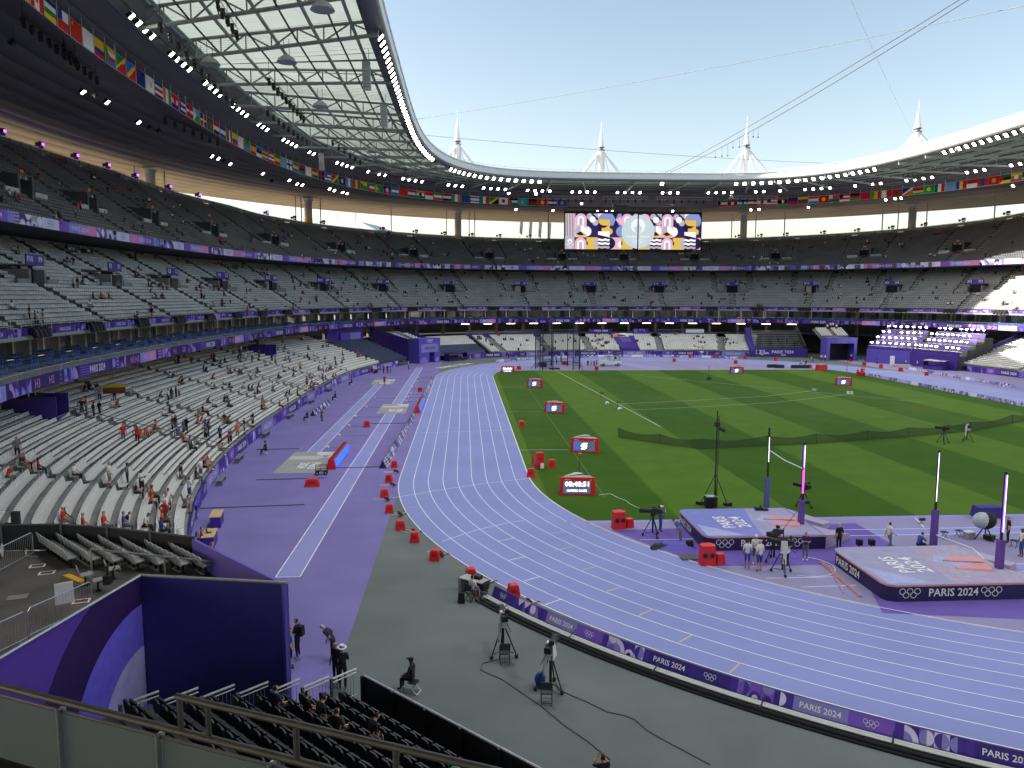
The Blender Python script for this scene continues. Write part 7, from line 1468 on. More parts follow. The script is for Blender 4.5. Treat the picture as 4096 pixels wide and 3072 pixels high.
# ------------------------------------------------------------------ throwing cage
cg = thing('throwing_cage', 'tall dark netted throwing cage at the far end of the turf', 'cage'); blu = mat('cage_dark_blue', (.018, .02, .06), .6)
def cagenet():
    m = bpy.data.materials.new('cage_net'); m.use_nodes = True; n = m.node_tree; b_ = n.nodes['Principled BSDF']; b_.inputs['Base Color'].default_value = (.01, .012, .03, 1); b_.inputs['Alpha'].default_value = .30; b_.inputs['Roughness'].default_value = .9; return m
cn = cagenet(); CP = [(-26.2, 54.8), (-27.4, 58.6), (-26.0, 62.6), (-23.2, 64.8), (-19.7, 64.4), (-17.4, 61.0), (-18.3, 55.6)]
H_ = [10, 7.2, 7.2, 7.2, 7.2, 7.2, 10]
for (x, y), h_ in zip(CP, H_):
    b = B(); b.tube((x, y, 0), (x, y, h_), .13, 0, 6, .09); b.tube((x, y, 1.2), (x+(x+22)*.18, y+(y-59)*.18, 0), .06, 0, 4); b.obj('post', blu, cg)
for i in range(len(CP)-1):
    (x, y), (x2, y2) = CP[i], CP[i+1]; b = B(); b.face([(x, y, .2), (x2, y2, .2), (x2, y2, H_[i+1]), (x, y, H_[i])]); b.obj('net_panel', cn, cg); b = B(); b.tube((x, y, 1.0), (x2, y2, 1.0), .06, 0, 4); b.tube((x, y, H_[i]), (x2, y2, H_[i+1]), .04, 0, 4); b.obj('net_rope', blu, cg)
for x0, y0, x1, y1 in ((-26.2, 54.8, -24.1, 54.3), (-18.3, 55.6, -19.8, 54.6)):     # gates
    b = B(); b.face([(x0, y0, .2), (x1, y1, .2), (x1, y1, 10), (x0, y0, 10)]); b.obj('gate_net', cn, cg); b = B(); b.tube((x1, y1, 0), (x1, y1, 10), .10, 0, 6); b.tube((x0, y0, 10), (x1, y1, 10), .08, 0, 5); b.obj('gate_post', blu, cg)
b = B(); b.box((-25.4, 62.3, .5), (1.6, 1.2, .9)); b.box((-23.5, 56.5, .2), (2.2, 1.0, .3)); b.obj('ballast', blu, cg)
o = thing('inner_frame', 'white goal-like frame standing behind the throwing cage', 'frame', (-26.5, 66.5, .01)); b = B(); [b.tube((x, 0, 0), (x, 0, 4.8), .07, 0, 5) for x in (0, 8.6)]; b.tube((0, 0, 4.8), (8.6, 0, 4.8), .07, 0, 5); b.tube((0, 0, 4.1), (.7, 0, 4.8), .05, 0, 4); b.tube((8.6, 0, 4.1), (7.9, 0, 4.8), .05, 0, 4); b.obj('bar', steel_lt, o)
for i, (u, v, c) in enumerate([(2351, 1472, 'n'), (2364, 1472, 'g'), (2377, 1473, 't'), (2386, 1467, 't'), (2226, 1457, 't'), (2245, 1453, 't'), (2204, 1460, 'k')]): person(['stand', 'hips', 'stand', 'phone', 'stand', 'stand', 'bend'][i], G(u, v)+up(.01), i*1.3, c, 'k' if c != 't' else 'n', '%s, %s' % ('worker in %s top' % CLO[c][0], ['left of the four beside the cage', 'second of the four beside the cage', 'third of the four beside the cage', 'right of the four beside the cage', 'left one inside the cage', 'right one inside the cage', 'bending inside the cage'][i]), shorts=i < 4)
p = G(2440, 1464); o = thing('maintenance_cart', 'white electric cart with a flat canopy on the far bend', 'cart', p+up(.012), .1)
b = B(); b.box((0, 0, .75), (5.0, 1.7, .6), 0, 0, .96); b.box((-1.2, 0, 1.15), (2.2, 1.6, .3)); b.obj('body', white_p, o); b = B(); b.box((.3, 0, 2.75), (3.8, 1.8, .16)); b.obj('canopy', mat('canopy_dark', (.04, .04, .045), .6), o); b = B(); [b.tube((x, y, 1.0), (x, y, 2.7), .05, 0, 5) for x in (-.3, 2.0) for y in (-.7, .7)]; b.obj('canopy_post', steel_dk, o)
b = B(); b.box((1.2, 0, 1.3), (.7, 1.3, .4)); b.box((1.55, 0, 1.7), (.15, 1.3, .6)); b.obj('seat', white_p, o)
for x in (-1.7, 1.7):
    for y in (-.8, .8): b = B(); b.tube((x, y-.1, .35), (x, y+.1, .35), .35, 0, 12); b.tube((x, y-.11, .35), (x, y+.11, .35), .16, 1, 8); b.obj('wheel', [black, alu], o)
person('sit', p+Vector((1.2, 0, .98)), .4, 'k', 'k', 'person in black sitting under the canopy of the white cart')
# ================================================================== near corner: violet entrance walls, platform, seats
ZT, ZP = 5.0, 3.9
Cc, Bp, Lw, Ap, F2, FLx = [Vector((*q, 0)) for q in ((-54.67, -78.22), (-49.08, -79.31), (-55.93, -84.77), (-54.22, -73.76), (-60.86, -71.53), (-63.5, -71.58))]
Le = Cc+(Lw-Cc)*2.4
plat = thing('stand_platform', 'dark concrete platform with grey seats behind the violet entrance wall', 'platform')
b = B(); b.prism([(Cc.x-.05, Cc.y+.08), (Bp.x-.25, Bp.y+.12), (Ap.x-.1, Ap.y-.05), (F2.x, F2.y-.1), (-78, -71.6), (-78, -94), (Le.x-.1, Le.y)], .02, ZP, 0); b.obj('deck', mat('deck_dark', (.085, .08, .075), .85, noise=.25, scale=.8, bump=.2), plat)
vw = thing('entrance_wall', 'tall violet entrance walls meeting at a corner, arcs printed on the left one', 'wall')
def wall(b, p, q, z0, z1, th, m): d = (q-p).normalized(); e = Vector((-d.y, d.x, 0))*th; b.hexa([(*p[:2], z0), (*q[:2], z0), (*(q+e)[:2], z0), (*(p+e)[:2], z0)], [(*p[:2], z1), (*q[:2], z1), (*(q+e)[:2], z1), (*(p+e)[:2], z1)], m)
b = B(); wall(b, Cc, Bp, .01, ZT, .12, 0); b.obj('right_face', mat('violet_navy_board', (.036, .024, .21), .45, noise=.08), vw)
b = B(); wall(b, Bp, Ap, .01, ZT, .12, 0); b.obj('field_face', violet_mid, vw)
b = B(); wall(b, Le, Cc, .01, ZT, .12, 0); L = (Le-Cc).length; d = (Le-Cc).normalized(); nrm = Vector((d.y, -d.x, 0)); nrm = nrm if nrm.dot(Vector((1, 0, 0))) > 0 else -nrm
q = Print(); q.arc(0, -.2, 5.9, 0, 180, 1, 1, n=40); q.arc(0, -.2, 4.15, 0, 180, 2, 2, n=40); q.arc(0, -.2, 2.55, 0, 180, 3, 3, n=32)
def clipq(q):
    o = Print()
    for pts, m, l in clipx(q, .02, L).p:
        r = []
        for i in range(len(pts)):
            a_, c_ = pts[i], pts[(i+1) % len(pts)]
            if a_[1] >= .02: r.append(a_)
            if (a_[1] >= .02) != (c_[1] >= .02): t = (.02-a_[1])/(c_[1]-a_[1]); r.append((a_[0]+(c_[0]-a_[0])*t, .02))
        if len(r) > 2: o.poly(r, m, l)
    return o
clipq(q).onto(b, lambda x, y, dd: tuple(Cc+d*x+nrm*(.003+dd)+up(min(y, ZT-.01))), .004)
b.obj('left_face', [mat('violet_wall', (.10, .05, .40), .5, noise=.08), mat('violet_band_dark', (.032, .014, .11), .5), mat('violet_band_blue', (.16, .13, .80), .5), mat('violet_band_lavender', (.46, .43, .88), .5)], vw)
b = B(); 
for p, q_ in ((Cc, Bp), (Cc, Le)): b.tube(p+up(ZT+.04), q_+up(ZT+.04), .055, 0, 6)
b.obj('coping_rail', alu, vw)
# black fence at the back of the platform
bf = thing('platform_fence', 'black panelled fence with grey posts at the back of the platform', 'fence')
FP = [Vector((-78, -71.3, 0)), FLx+Vector((0, .1, 0)), F2, Vector((-58.6, -72.1, 0)), Vector((-56.4, -72.9, 0)), Ap]
for p, q_ in zip(FP[:-1], FP[1:]):
    n_ = max(1, int((q_-p).length/1.9))
    for j in range(n_):
        a_, c_ = p.lerp(q_, j/n_), p.lerp(q_, (j+1)/n_); b = B(); wall(b, a_, c_, ZP, ZT+.05, .04, 0); b.obj('panel', mat('panel_black', (.010, .010, .013), .6), bf); b = B(); b.box((a_.x, a_.y, ZP+.62), (.1, .1, 1.3)); b.tube(a_+up(ZT+.08), c_+up(ZT+.08), .045, 0, 5); b.obj('post', mat('post_grey', (.12, .125, .14), .5, .4), bf)
# rows of seats on the platform
def seat_parts(o, shell, post, w=.44):
    b = B(); b.hexa([(-w/2, -.18, .40), (w/2, -.18, .40), (w/2, .22, .42), (-w/2, .22, .42)], [(-w/2, -.18, .44), (w/2, -.18, .44), (w/2, .24, .47), (-w/2, .24, .47)]); b.hexa([(-w/2, .22, .34), (w/2, .22, .34), (w/2, .25, .34), (-w/2, .25, .34)], [(-w/2, .22, .46), (w/2, .22, .46), (w/2, .25, .46), (-w/2, .25, .46)]); b.obj('seat', shell, o)
    b = B(); b.hexa([(-w/2, -.22, .38), (w/2, -.22, .38), (w/2, -.17, .38), (-w/2, -.17, .38)], [(-w/2, -.30, .74), (w/2, -.30, .74), (w/2, -.26, .74), (-w/2, -.26, .74)]); b.hexa([(-w/2, -.30, .74), (w/2, -.30, .74), (w/2, -.26, .74), (-w/2, -.26, .74)], [(-w*.32, -.325, .84), (w*.32, -.325, .84), (w*.32, -.29, .84), (-w*.32, -.29, .84)]); b.obj('backrest', shell, o)
    b = B(); b.box((0, -.02, .2), (.07, .07, .4)); b.box((0, -.02, .02), (.25, .16, .03)); b.obj('post', post, o)
shell_g = mat('seat_shell_grey', (.34, .35, .35), .4, noise=.12, scale=3); k7 = 0
ps0 = None; rdir = (F2-Cc); rdir = Vector((-.686, .728, 0)).normalized(); fdir = Vector((.728, .686, 0))
for r_ in range(7):
    z = ZP; base = Vector((*G(285+r_*90, 2268+r_*5, ZP)[:2], z)); n_s = 8
    if r_: b = B(); b.box((0, 0, 0), (1, 1, 1)); 
    for s_ in range(n_s):
        p = base+rdir*(.5*s_); rz = math.atan2(-fdir.x, fdir.y); lb = 'grey platform chair, %s row from the left, %s from the near end' % (['first', 'second', 'third', 'fourth', 'fifth', 'sixth', 'seventh'][r_], ORD[s_+1].replace('front', 'first'))
        if ps0 is None: ps0 = thing('platform_chair', lb, 'seat', p, rz, 'grey seats on the platform'); seat_parts(ps0, shell_g, dark_metal)
        else: tree_copy(ps0, p, rz, lb)
for j, (u, v) in enumerate([(345, 2340), (395, 2362), (455, 2315)]): tree_copy(ps0, Vector((*G(u, v, ZP)[:2], ZP)), -1.02, 'grey plastic seat close to the violet wall corner, %s of three' % ['first', 'second', 'third'][j])
b = B()
for r_ in range(8): c_ = G(330+r_*88, 2225+r_*6, ZP); b.box((c_.x, c_.y, ZP+.03), (.62, 3.4, .05), 0, math.atan2(fdir.y, fdir.x))
b.obj('tread', mat('tread_pale', (.26, .27, .21), .8, noise=.15), plat)
rl = thing('platform_handrail', 'straight grey handrail in front of the platform seats', 'handrail'); P0, P1 = G(362, 2196, ZT+.15), G(925, 2254, ZP+.45); b = B(); b.tube(P0, P1, .04, 0, 6); b.obj('rail', alu, rl)
for f, z in ((0, ZP), (.52, ZP-.4), (1, ZP-.9)): q_ = P0.lerp(P1, f); b = B(); b.tube(q_, (q_.x, q_.y, z), .035, 0, 6); b.obj('post', alu, rl)
person('sit', Vector((*G(850, 2288, ZP)[:2], ZP)), -1.2, 't', 'k', 'man in teal patterned shirt sitting alone at the right end of the platform seats', shorts=True, hair=1)
# crowd barriers, cable ramp, board, papers
def barrier(p, q_, z, label):
    p, q_ = Vector((*p[:2], z)), Vector((*q_[:2], z)); o = thing('crowd_barrier', label, 'barrier', p, math.atan2(q_.y-p.y, q_.x-p.x), 'steel crowd barriers on the platform'); L = (q_-p).length
    b = B(); b.path([(0, 0, .12), (0, 0, .98), (.12, 0, 1.1), (L-.12, 0, 1.1), (L, 0, .98), (L, 0, .12)], .022, 0, 5); b.tube((0, 0, .18), (L, 0, .18), .018, 0, 5); b.obj('frame', alu, o); b = B(); n_ = int(L/.12)
    for j in range(1, n_): b.tube((L*j/n_, 0, .18), (L*j/n_, 0, 1.1), .007, 0, 4)
    b.obj('bars', alu, o); b = B(); [b.box((x, 0, .04), (.05, .6, .05)) for x in (.15, L-.15)]; b.obj('foot', alu, o)
barrier(G(-120, 2360, ZP), G(135, 2225, ZP), ZP, 'steel crowd barrier at the left edge behind the platform'); barrier(G(120, 2560, ZP), G(372, 2440, ZP), ZP, 'steel crowd barrier along the violet wall beside the white board'); barrier(G(-130, 2690, ZP), G(112, 2570, ZP), ZP, 'steel crowd barrier along the violet wall at the left edge')
p = G(305, 2325, ZP); b = B(); b.hexa([(-.25, -.8, 0), (.25, -.8, 0), (.25, .8, 0), (-.25, .8, 0)], [(-.17, -.8, .09), (.17, -.8, .09), (.17, .8, .09), (-.17, .8, .09)], 0); b.box((0, 0, .1), (.26, 1.6, .03), 1); b.obj('cable_ramp', [black, hm('D8A21C')], None, loc=p+up(.005), rz=.9, label='black and yellow cable ramp on the platform', cat='cable ramp')
p = G(262, 2440, ZP); b = B(); b.hexa([(-.3, -.02, .25), (.3, -.02, .25), (.3, .02, .25), (-.3, .02, .25)], [(-.3, .10, 1.0), (.3, .10, 1.0), (.3, .14, 1.0), (-.3, .14, 1.0)]); b.obj('white_board', white_p, None, loc=p, rz=.55, label='blank white board leaning on the steel barrier', cat='board')
for i, (u, v) in enumerate([(150, 2264), (187, 2292), (325, 2405)]): b = B(); b.box((0, 0, .006), (.6, .42, .008)); b.box((0, 0, .012), (.45, .28, .006), 1); b.obj('floor_notice', [white_p, mat('notice_maroon', (.14, .03, .06), .7)], None, loc=G(u, v, ZP)+up(.004), rz=.3, label='maroon and white notice on the platform floor, %s of three' % ['farthest', 'middle', 'nearest'][i], cat='notice', group='floor notices')
b = B(); b.box((0, 0, .01), (.7, .5, .02)); b.obj('floor_plate', mat('plate_grey', (.2, .2, .19), .6), None, loc=G(70, 2390, ZP)+up(.004), rz=.3, label='grey steel plate set on the platform floor', cat='plate')
b = B(); b.box((0, 0, .2), (.25, .3, .35)); b.tube((0, .1, .3), (.15, .35, .6), .03, 0, 5); b.tube((0, 0, .3), (0, 0, .75), .05, 0, 6); b.obj('mounted_device', black, None, loc=G(432, 2338, ZP+.3), label='small black device clamped at the violet wall corner', cat='device')
b = B(); b.box((0, 0, .3), (.3, .25, .6)); b.box((-.3, 0, .05), (.35, .1, .06)); b.obj('corner_monitor', black, None, loc=Vector((*FLx[:2], ZT))+Vector((.6, .2, .05)), label='small black monitor on the fence at the back left of the platform', cat='monitor')
# ------------------------------------------------------------------ dark stand in the near corner
F0 = Vector((-46.45, -78.79, 0)); dd_ = Vector((.702, -.712, 0)); nb_ = Vector((-.712, -.702, 0))
st = thing('dark_stand', 'dark temporary stand below the balustrade', 'stand'); b = B(); NR = 13
for k in range(NR):
    a_ = F0+nb_*(.55+.82*k)-dd_*.2; c_ = a_+dd_*15; e = nb_*.83; z = .25+.30*k
    b.hexa([(*a_[:2], .01), (*c_[:2], .01), (*(c_+e)[:2], .01), (*(a_+e)[:2], .01)], [(*a_[:2], z), (*c_[:2], z), (*(c_+e)[:2], z), (*(a_+e)[:2], z)])
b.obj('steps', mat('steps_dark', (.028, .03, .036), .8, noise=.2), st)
fr = thing('front_parapet', 'black panel parapet with pale top rail in front of the dark stand', 'parapet')
for j in range(7):
    a_, c_ = F0+dd_*(1.75*j), F0+dd_*(1.75*(j+1)-.04); b = B(); wall(b, c_, a_, .01, 1.15, .06, 0); b.obj('panel', mat('panel_black'), fr); b = B(); b.box((*(a_+nb_*.1)[:2], .6), (.1, .1, 1.2), 0, .8); b.obj('post', black, fr)
    b = B(); b.tube(a_+up(1.18), c_+up(1.18), .04, 0, 5); b.obj('top_rail', mat('rail_pale', (.62, .62, .66), .4, .3), fr)
    b = B(); wall(b, a_-nb_*.02, c_-nb_*.02, .01, 1.1, .02, 0); b.obj('field_sheet', violet, fr)
ds0 = None; rz = math.atan2(nb_.x, -nb_.y); dk = 0
for k in range(NR):
    for s_ in range(26):
        p = F0+nb_*(.55+.82*k+.42)+dd_*(.35+.55*s_); p.z = .25+.30*k; px, w = PX(np.array(p)+np.array([0, 0, .6]))
        if not (500 < px[0] < 2300 and px[1] < 3100 and px[1] < 2744+.248*px[0]+90): continue
        lb = 'black tip-up chair, %s row behind the parapet, %s from left' % (ORD[k+1].replace('front', 'first'), ORD[s_+1].replace('front', 'first')); dk += 1
        if ds0 is None:
            ds0 = thing('tip_up_chair', lb, 'seat', p, rz, 'black folding seats in the near stand')
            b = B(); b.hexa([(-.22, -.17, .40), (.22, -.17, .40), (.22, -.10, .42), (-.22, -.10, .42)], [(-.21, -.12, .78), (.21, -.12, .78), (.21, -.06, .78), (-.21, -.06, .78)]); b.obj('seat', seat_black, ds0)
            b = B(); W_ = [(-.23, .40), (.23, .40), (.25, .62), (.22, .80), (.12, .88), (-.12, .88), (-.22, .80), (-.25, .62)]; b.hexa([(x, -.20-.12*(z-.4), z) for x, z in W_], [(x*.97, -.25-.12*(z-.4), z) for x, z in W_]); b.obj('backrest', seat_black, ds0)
            b = B(); b.box((-.27, -.12, .52), (.035, .22, .06)); b.obj('armrest', mat('armrest_grey', (.05, .05, .055), .5), ds0); b = B(); b.box((-.275, .02, .52), (.07, .07, .06)); b.obj('clip', white_p, ds0)
        else: tree_copy(ds0, p, rz, lb)
# stair fence panels down to the parapet
sf = thing('stair_fence', 'stepped row of grey railing panels down the side of the dark stand', 'railing')
for k in range(7):
    a_ = F0+nb_*(.1+1.22*k)-dd_*.35; c_ = a_+nb_*1.12; z = .25+.37*max(0, k-.6)
    
    for zz, r_ in ((1.12, .04), (.98, .025), (.1, .02)): b = B(); b.tube(a_+up(z+zz), c_+up(z+zz), r_, 0, 6); b.obj('rail', alu, sf)
    b = B(); b.box((*(c_)[:2], z/2+.58), (.09, .09, z+1.16), 0, .8); b.obj('post', mat('post_grey'), sf); b = B(); [b.tube(a_.lerp(c_, j/8)+up(z+.1), a_.lerp(c_, j/8)+up(z+.98), .008, 0, 4) for j in range(1, 8)]; b.obj('bars', alu, sf)
for i, (k, s_, c) in enumerate([(3, 2, 'k'), (3, 3, 'k'), (3, 5, 'k'), (2, 6, 'k'), (2, 13, 't'), (4, 1, 'n')]):
    p = F0+nb_*(.55+.82*k+.42)+dd_*(.35+.55*s_); p.z = .25+.30*k; person(['sit', 'sit_lean', 'sit', 'sit_lean', 'sit_lean', 'sit'][i], p, rz+.2*(i % 3-1), c, 'k', ['dark seated figure at the left end of the dark stand', 'second dark seated figure in the dark stand', 'third dark seated figure in the dark stand', 'dark seated figure with bare knees in the dark stand', 'seated person in green shirt near the stand parapet', 'dark seated figure behind the others in the dark stand'][i], shorts=i in (3, 4), hair=0, group='people seated in the dark stand')
# ------------------------------------------------------------------ balustrade of the box level right below the camera
Q0, Q1 = Vector((-48.3, -97.4, 10.6)), Vector((-44.05, -99.31, 10.6)); bd = (Q1-Q0).normalized(); bn = Vector((-bd.y, bd.x, 0)); ba = thing('balustrade', 'glass balustrade with grey steel rails in the foreground', 'balustrade')
rs = mat('rail_steel_grey', (.085, .085, .08), .5, .3, noise=.15, scale=5)
A0, A1 = Q0-bd*5, Q1+bd*5; b = B(); b.tube(A0, A1, .045, 0, 10); b.obj('lower_rail', rs, ba); b = B(); b.tube(A0-up(.12), A1-up(.12), .02, 0, 6); b.obj('glass_clamp', rs, ba)
gl = bpy.data.materials.new('balustrade_glass'); gl.use_nodes = True; g_ = gl.node_tree.nodes['Principled BSDF']; g_.inputs['Base Color'].default_value = (.20, .25, .26, 1); g_.inputs['Roughness'].default_value = .12; g_.inputs['Alpha'].default_value = .8; g_.inputs['Specular IOR Level'].default_value = .7
Lb = (A1-A0).length; n_ = int(Lb/1.5)
for j in range(n_):
    a_, c_ = A0+bd*(1.5*j+.03), A0+bd*(1.5*(j+1)-.03); b = B(); b.hexa([a_-up(.95), c_-up(.95), c_-up(.95)+bn*.02, a_-up(.95)+bn*.02], [a_-up(.14), c_-up(.14), c_-up(.14)+bn*.02, a_-up(.14)+bn*.02]); b.obj('glass_pane', gl, ba); b = B(); q_ = A0+bd*1.5*j; b.box((q_.x, q_.y, q_.z-.55), (.03, .12, .95), 0, math.atan2(bd.y, bd.x)); b.obj('glass_post', alu, ba)
U0 = Q0+bd*((708/1024)*(Vector(Q1)-Q0).length*.86); b = B(); b.tube(U0+up(.40), A1+up(.40), .04, 0, 10); b.obj('upper_rail', rs, ba)
for j, f in enumerate((0.04, .42, 1.55, 2.7, 3.8, 5)): q_ = U0+bd*f; b = B(); b.tube(q_, q_+up(.40), .033, 0, 8); b.obj('upright', rs, ba)
b = B(); e = -bn*.5; b.hexa([A0-up(2.6)-bn*.3, A1-up(2.6)-bn*.3, A1-up(2.6)+bn*.05, A0-up(2.6)+bn*.05], [A0-up(.97)-bn*.3, A1-up(.97)-bn*.3, A1-up(.97)+bn*.05, A0-up(.97)+bn*.05]); b.obj('fascia', mat('fascia_unlit', (.01, .01, .012), .7), ba)  # fascia is unlit: its darkness is put into the black colour
b = B(); b.hexa([A0-up(2.7)-bn*6, A1-up(2.7)-bn*6, A1-up(2.7), A0-up(2.7)], [A0-up(1.2)-bn*6, A1-up(1.2)-bn*6, A1-up(1.2)-bn*.3, A0-up(1.2)-bn*.3]); b.obj('balcony_floor', conc_dark, ba)
# people near the violet wall
person('stand', G(1163, 2672)+up(.002), -1.3, 'b', 'k', 'man in blue shirt half hidden by the edge of the violet wall', hair=0, shorts=True)
pp_ = person('phone', G(1192, 2630)+up(.002), 1.3, 'k', 'k', 'man in black with backpack and white shoes beside the violet wall', hair=0, shoe=0); b = B(); b.box((0, -.2, 1.22), (.3, .18, .42), 0, 0, .85); b.obj('backpack', CLM['k'], pp_)
person('bend', G(1334, 2640)+up(.002), 1.3, 'n', 'n', 'white-haired man in navy shirt leaning forward on the violet floor', hair=2)
person('stand', G(1346, 2735)+up(.002), 2.6, 'k', 'k', 'fair-haired man in black beside the man in the white hat', hair=3)
person('phone', G(1372, 2755)+up(.002), .2, 'k', 'k', 'man in white sun hat and dark printed shirt by the railing', cap=('hat',), hair=2)
person('sit', G(1648, 2762)+up(.002), 1.2, 'k', 'k', 'man in black cap sitting alone on a white folding stool', cap=('cap', 'k'), skin=2)
o = thing('folding_stool', 'white-framed folding stool under the man in black on the grey floor', 'stool', G(1655, 2768)+up(.002), 1.2); b = B(); b.box((0, 0, .42), (.4, .36, .03)); b.obj('seat', CLM['k'], o)
for s_ in (-1, 1): b = B(); b.path([(s_*.2, .2, .42), (s_*.2, -.22, 0)], .016, 0, 5); b.path([(s_*.18, -.2, .42), (s_*.18, .2, 0)], .016, 0, 5); b.obj('leg', white_p, o)
b = B(); b.tube((-.2, -.22, .01), (.2, -.22, .01), .016, 0, 5); b.obj('crossbar', white_p, o)
person('photo', G(2410, 3235)+up(.002), .2, 'k', 'k', 'person with dark hair whose head shows at the bottom edge', hair=0)
# ================================================================== lower stands: corner blocks, gates, walls
for i, (ta, r0, r1, hw) in enumerate(vom_l):
    p, d, e = frame_at(low, ta, r0); o = thing('entrance_box', '%s violet entrance box let into the left lower stand' % ['nearer', 'farther'][i], 'entrance', group='entrance boxes of the left stand')
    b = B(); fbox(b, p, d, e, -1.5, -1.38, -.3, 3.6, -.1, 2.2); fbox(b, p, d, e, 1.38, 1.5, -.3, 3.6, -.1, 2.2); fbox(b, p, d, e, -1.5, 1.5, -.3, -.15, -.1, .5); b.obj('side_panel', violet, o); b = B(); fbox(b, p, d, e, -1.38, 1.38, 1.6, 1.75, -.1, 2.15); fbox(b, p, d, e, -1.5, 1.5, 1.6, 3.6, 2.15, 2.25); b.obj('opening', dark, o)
    b = B()
    for x in (-1.45, 0, 1.45): b.tube(p+e*x+d*1.7+up(2.2), p+e*x+d*1.7+up(3.3), .04, 0, 5)
    for z in (2.75, 3.3): b.tube(p-e*1.45+d*1.7+up(z), p+e*1.45+d*1.7+up(z), .04, 0, 5)
    b.obj('scaffold_rail', alu, o)
for i, ta in enumerate(LA):
    if i not in (1, 4, 6): continue
    P_ = [Vector(low.at(ta, r, .5))+up(.95) for r in range(0, 15, 2)]; b = B(); b.path(P_, .03, 0, 5)
    for q_ in P_: b.tube(q_-up(.95), q_, .025, 0, 4)
    b.obj('handrail', dark_metal, bowl)
# navy block, its wall and the left gate
tn0, tn1 = R0.t_of(-59.3, 58), R0.t_of(-54.3, 69.3)
nav = Tier('corner_terrace', R0, Ring(79, 105, 2.8), 1.0, 4.9, 15, tn0, tn1, 21, conc_dark, .52, seat_navy); nav.finish(None, 'navy_seats')
tw_ = TS(13, tn0, tn1); bwall = grid('blue_back_wall', np.stack([rail(Ring(79.3, 105.3, 2.8), tw_, 4.6), rail(Ring(79.3, 105.3, 2.8), tw_, 8.1)]), violet, bowl)
rr = Ring(79.0, 105.0, 2.8); 
for f0, f1, m, z0, z1 in ((.35, .62, violet_mid, 4.9, 7.2), (.62, .9, lavender, 3.9, 7.2)):
    t_ = TS(5, tn0+(tn1-tn0)*f0, tn0+(tn1-tn0)*f1); grid('wall_panel', np.stack([rail(rr, t_, z0), rail(rr, t_, z1)]), m, bowl)
def gate(c, ang, w, h, ow, oh, ox, label, sign):
    o = thing('arena_gate', label, 'gate', (c[0], c[1], .01), ang, 'violet gates into the arena'); b = B(); D = 3.5
    b.box((-w/2+(ox-ow/2+w/2)/2, D/2, h/2), (ox-ow/2+w/2, D, h)); b.box(((ox+ow/2+w/2)/2, D/2, h/2), (w/2-ox-ow/2, D, h)); b.box((ox, D/2, oh+(h-oh)/2), (ow, D, h-oh)); b.obj('portal', violet_mid, o)
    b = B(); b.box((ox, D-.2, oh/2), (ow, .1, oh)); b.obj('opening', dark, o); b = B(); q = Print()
    if sign: q.rect(-w*.40, h*.43, w*.8, h*.34, 1, 1).text('PARIS 2024', 0, h*.56, .5, 2, 2, w=w*.5, centre=True).rings(0, h*.9, .32, 0, 2).arc(-w*.28, .1, 1.3, 0, 180, 1, 1).arc(w*.42, .2, 1.2, 90, 180, 1, 1)
    else: q.rings(0, h*.88, .42, 1, 2)
    q.onto(b, lambda x, y, dd: (x, -.01-dd, y), .02); b.obj('lettering', [white_t, lavender, violet_dk], o); return o
gate((-50.7, 74.35), math.atan2(5.35, 4.76), 7.0, 5.7, 1.7, 2.9, .7, 'violet gate tower with a pale sign at the far left corner', True)
gate((49.25, 76.3), 0.0, 7.5, 5.6, 6.0, 4.2, 0, 'wide violet gate with a dark opening at the far right', False)
b = B(); gx, gy = math.cos(math.atan2(5.35, 4.76)), math.sin(math.atan2(5.35, 4.76)); g0 = Vector((-50.7, 74.35, 0)); gd = Vector((gx, gy, 0)); gn = Vector((-gy, gx, 0))
for s_ in (-3.3, 3.3):
    p_, q_ = g0+gd*s_+gn*3.6, g0+gd*s_*1.25+gn*16; b.hexa([(*p_[:2], .02), (*q_[:2], .02), (*(q_+gd*.2)[:2], .02), (*(p_+gd*.2)[:2], .02)], [(*p_[:2], 5.5), (*q_[:2], 8.1), (*(q_+gd*.2)[:2], 8.1), (*(p_+gd*.2)[:2], 5.5)])
b.obj('gate_side_wall', violet, bowl)
b = B()
for k in range(10): p_ = g0+gn*(4.0+1.0*k); b.hexa([(*(p_-gd*3.2)[:2], .02), (*(p_+gd*3.2)[:2], .02), (*(p_+gd*3.2+gn)[:2], .02), (*(p_-gd*3.2+gn)[:2], .02)], [(*(p_-gd*3.2)[:2], 4.6+.25*k), (*(p_+gd*3.2)[:2], 4.6+.25*k), (*(p_+gd*3.2+gn)[:2], 4.6+.25*k), (*(p_-gd*3.2+gn)[:2], 4.6+.25*k)])
b.obj('gate_steps', concrete, bowl)
for k in range(6):
    for s_ in (-2.6, -2.05, -1.5, 1.2, 1.75, 2.3): b = B(); b.box((0, 0, .42), (.42, .4, .06)); b.box((0, .2, .6), (.42, .06, .4)); o_ = b.obj('gate_seat', seat_white, bowl); p_ = g0+gn*(4.5+1.0*k)+gd*s_; o_.location = (p_.x, p_.y, 4.6+.25*k); o_.rotation_euler = (0, 0, math.atan2(gy, gx))
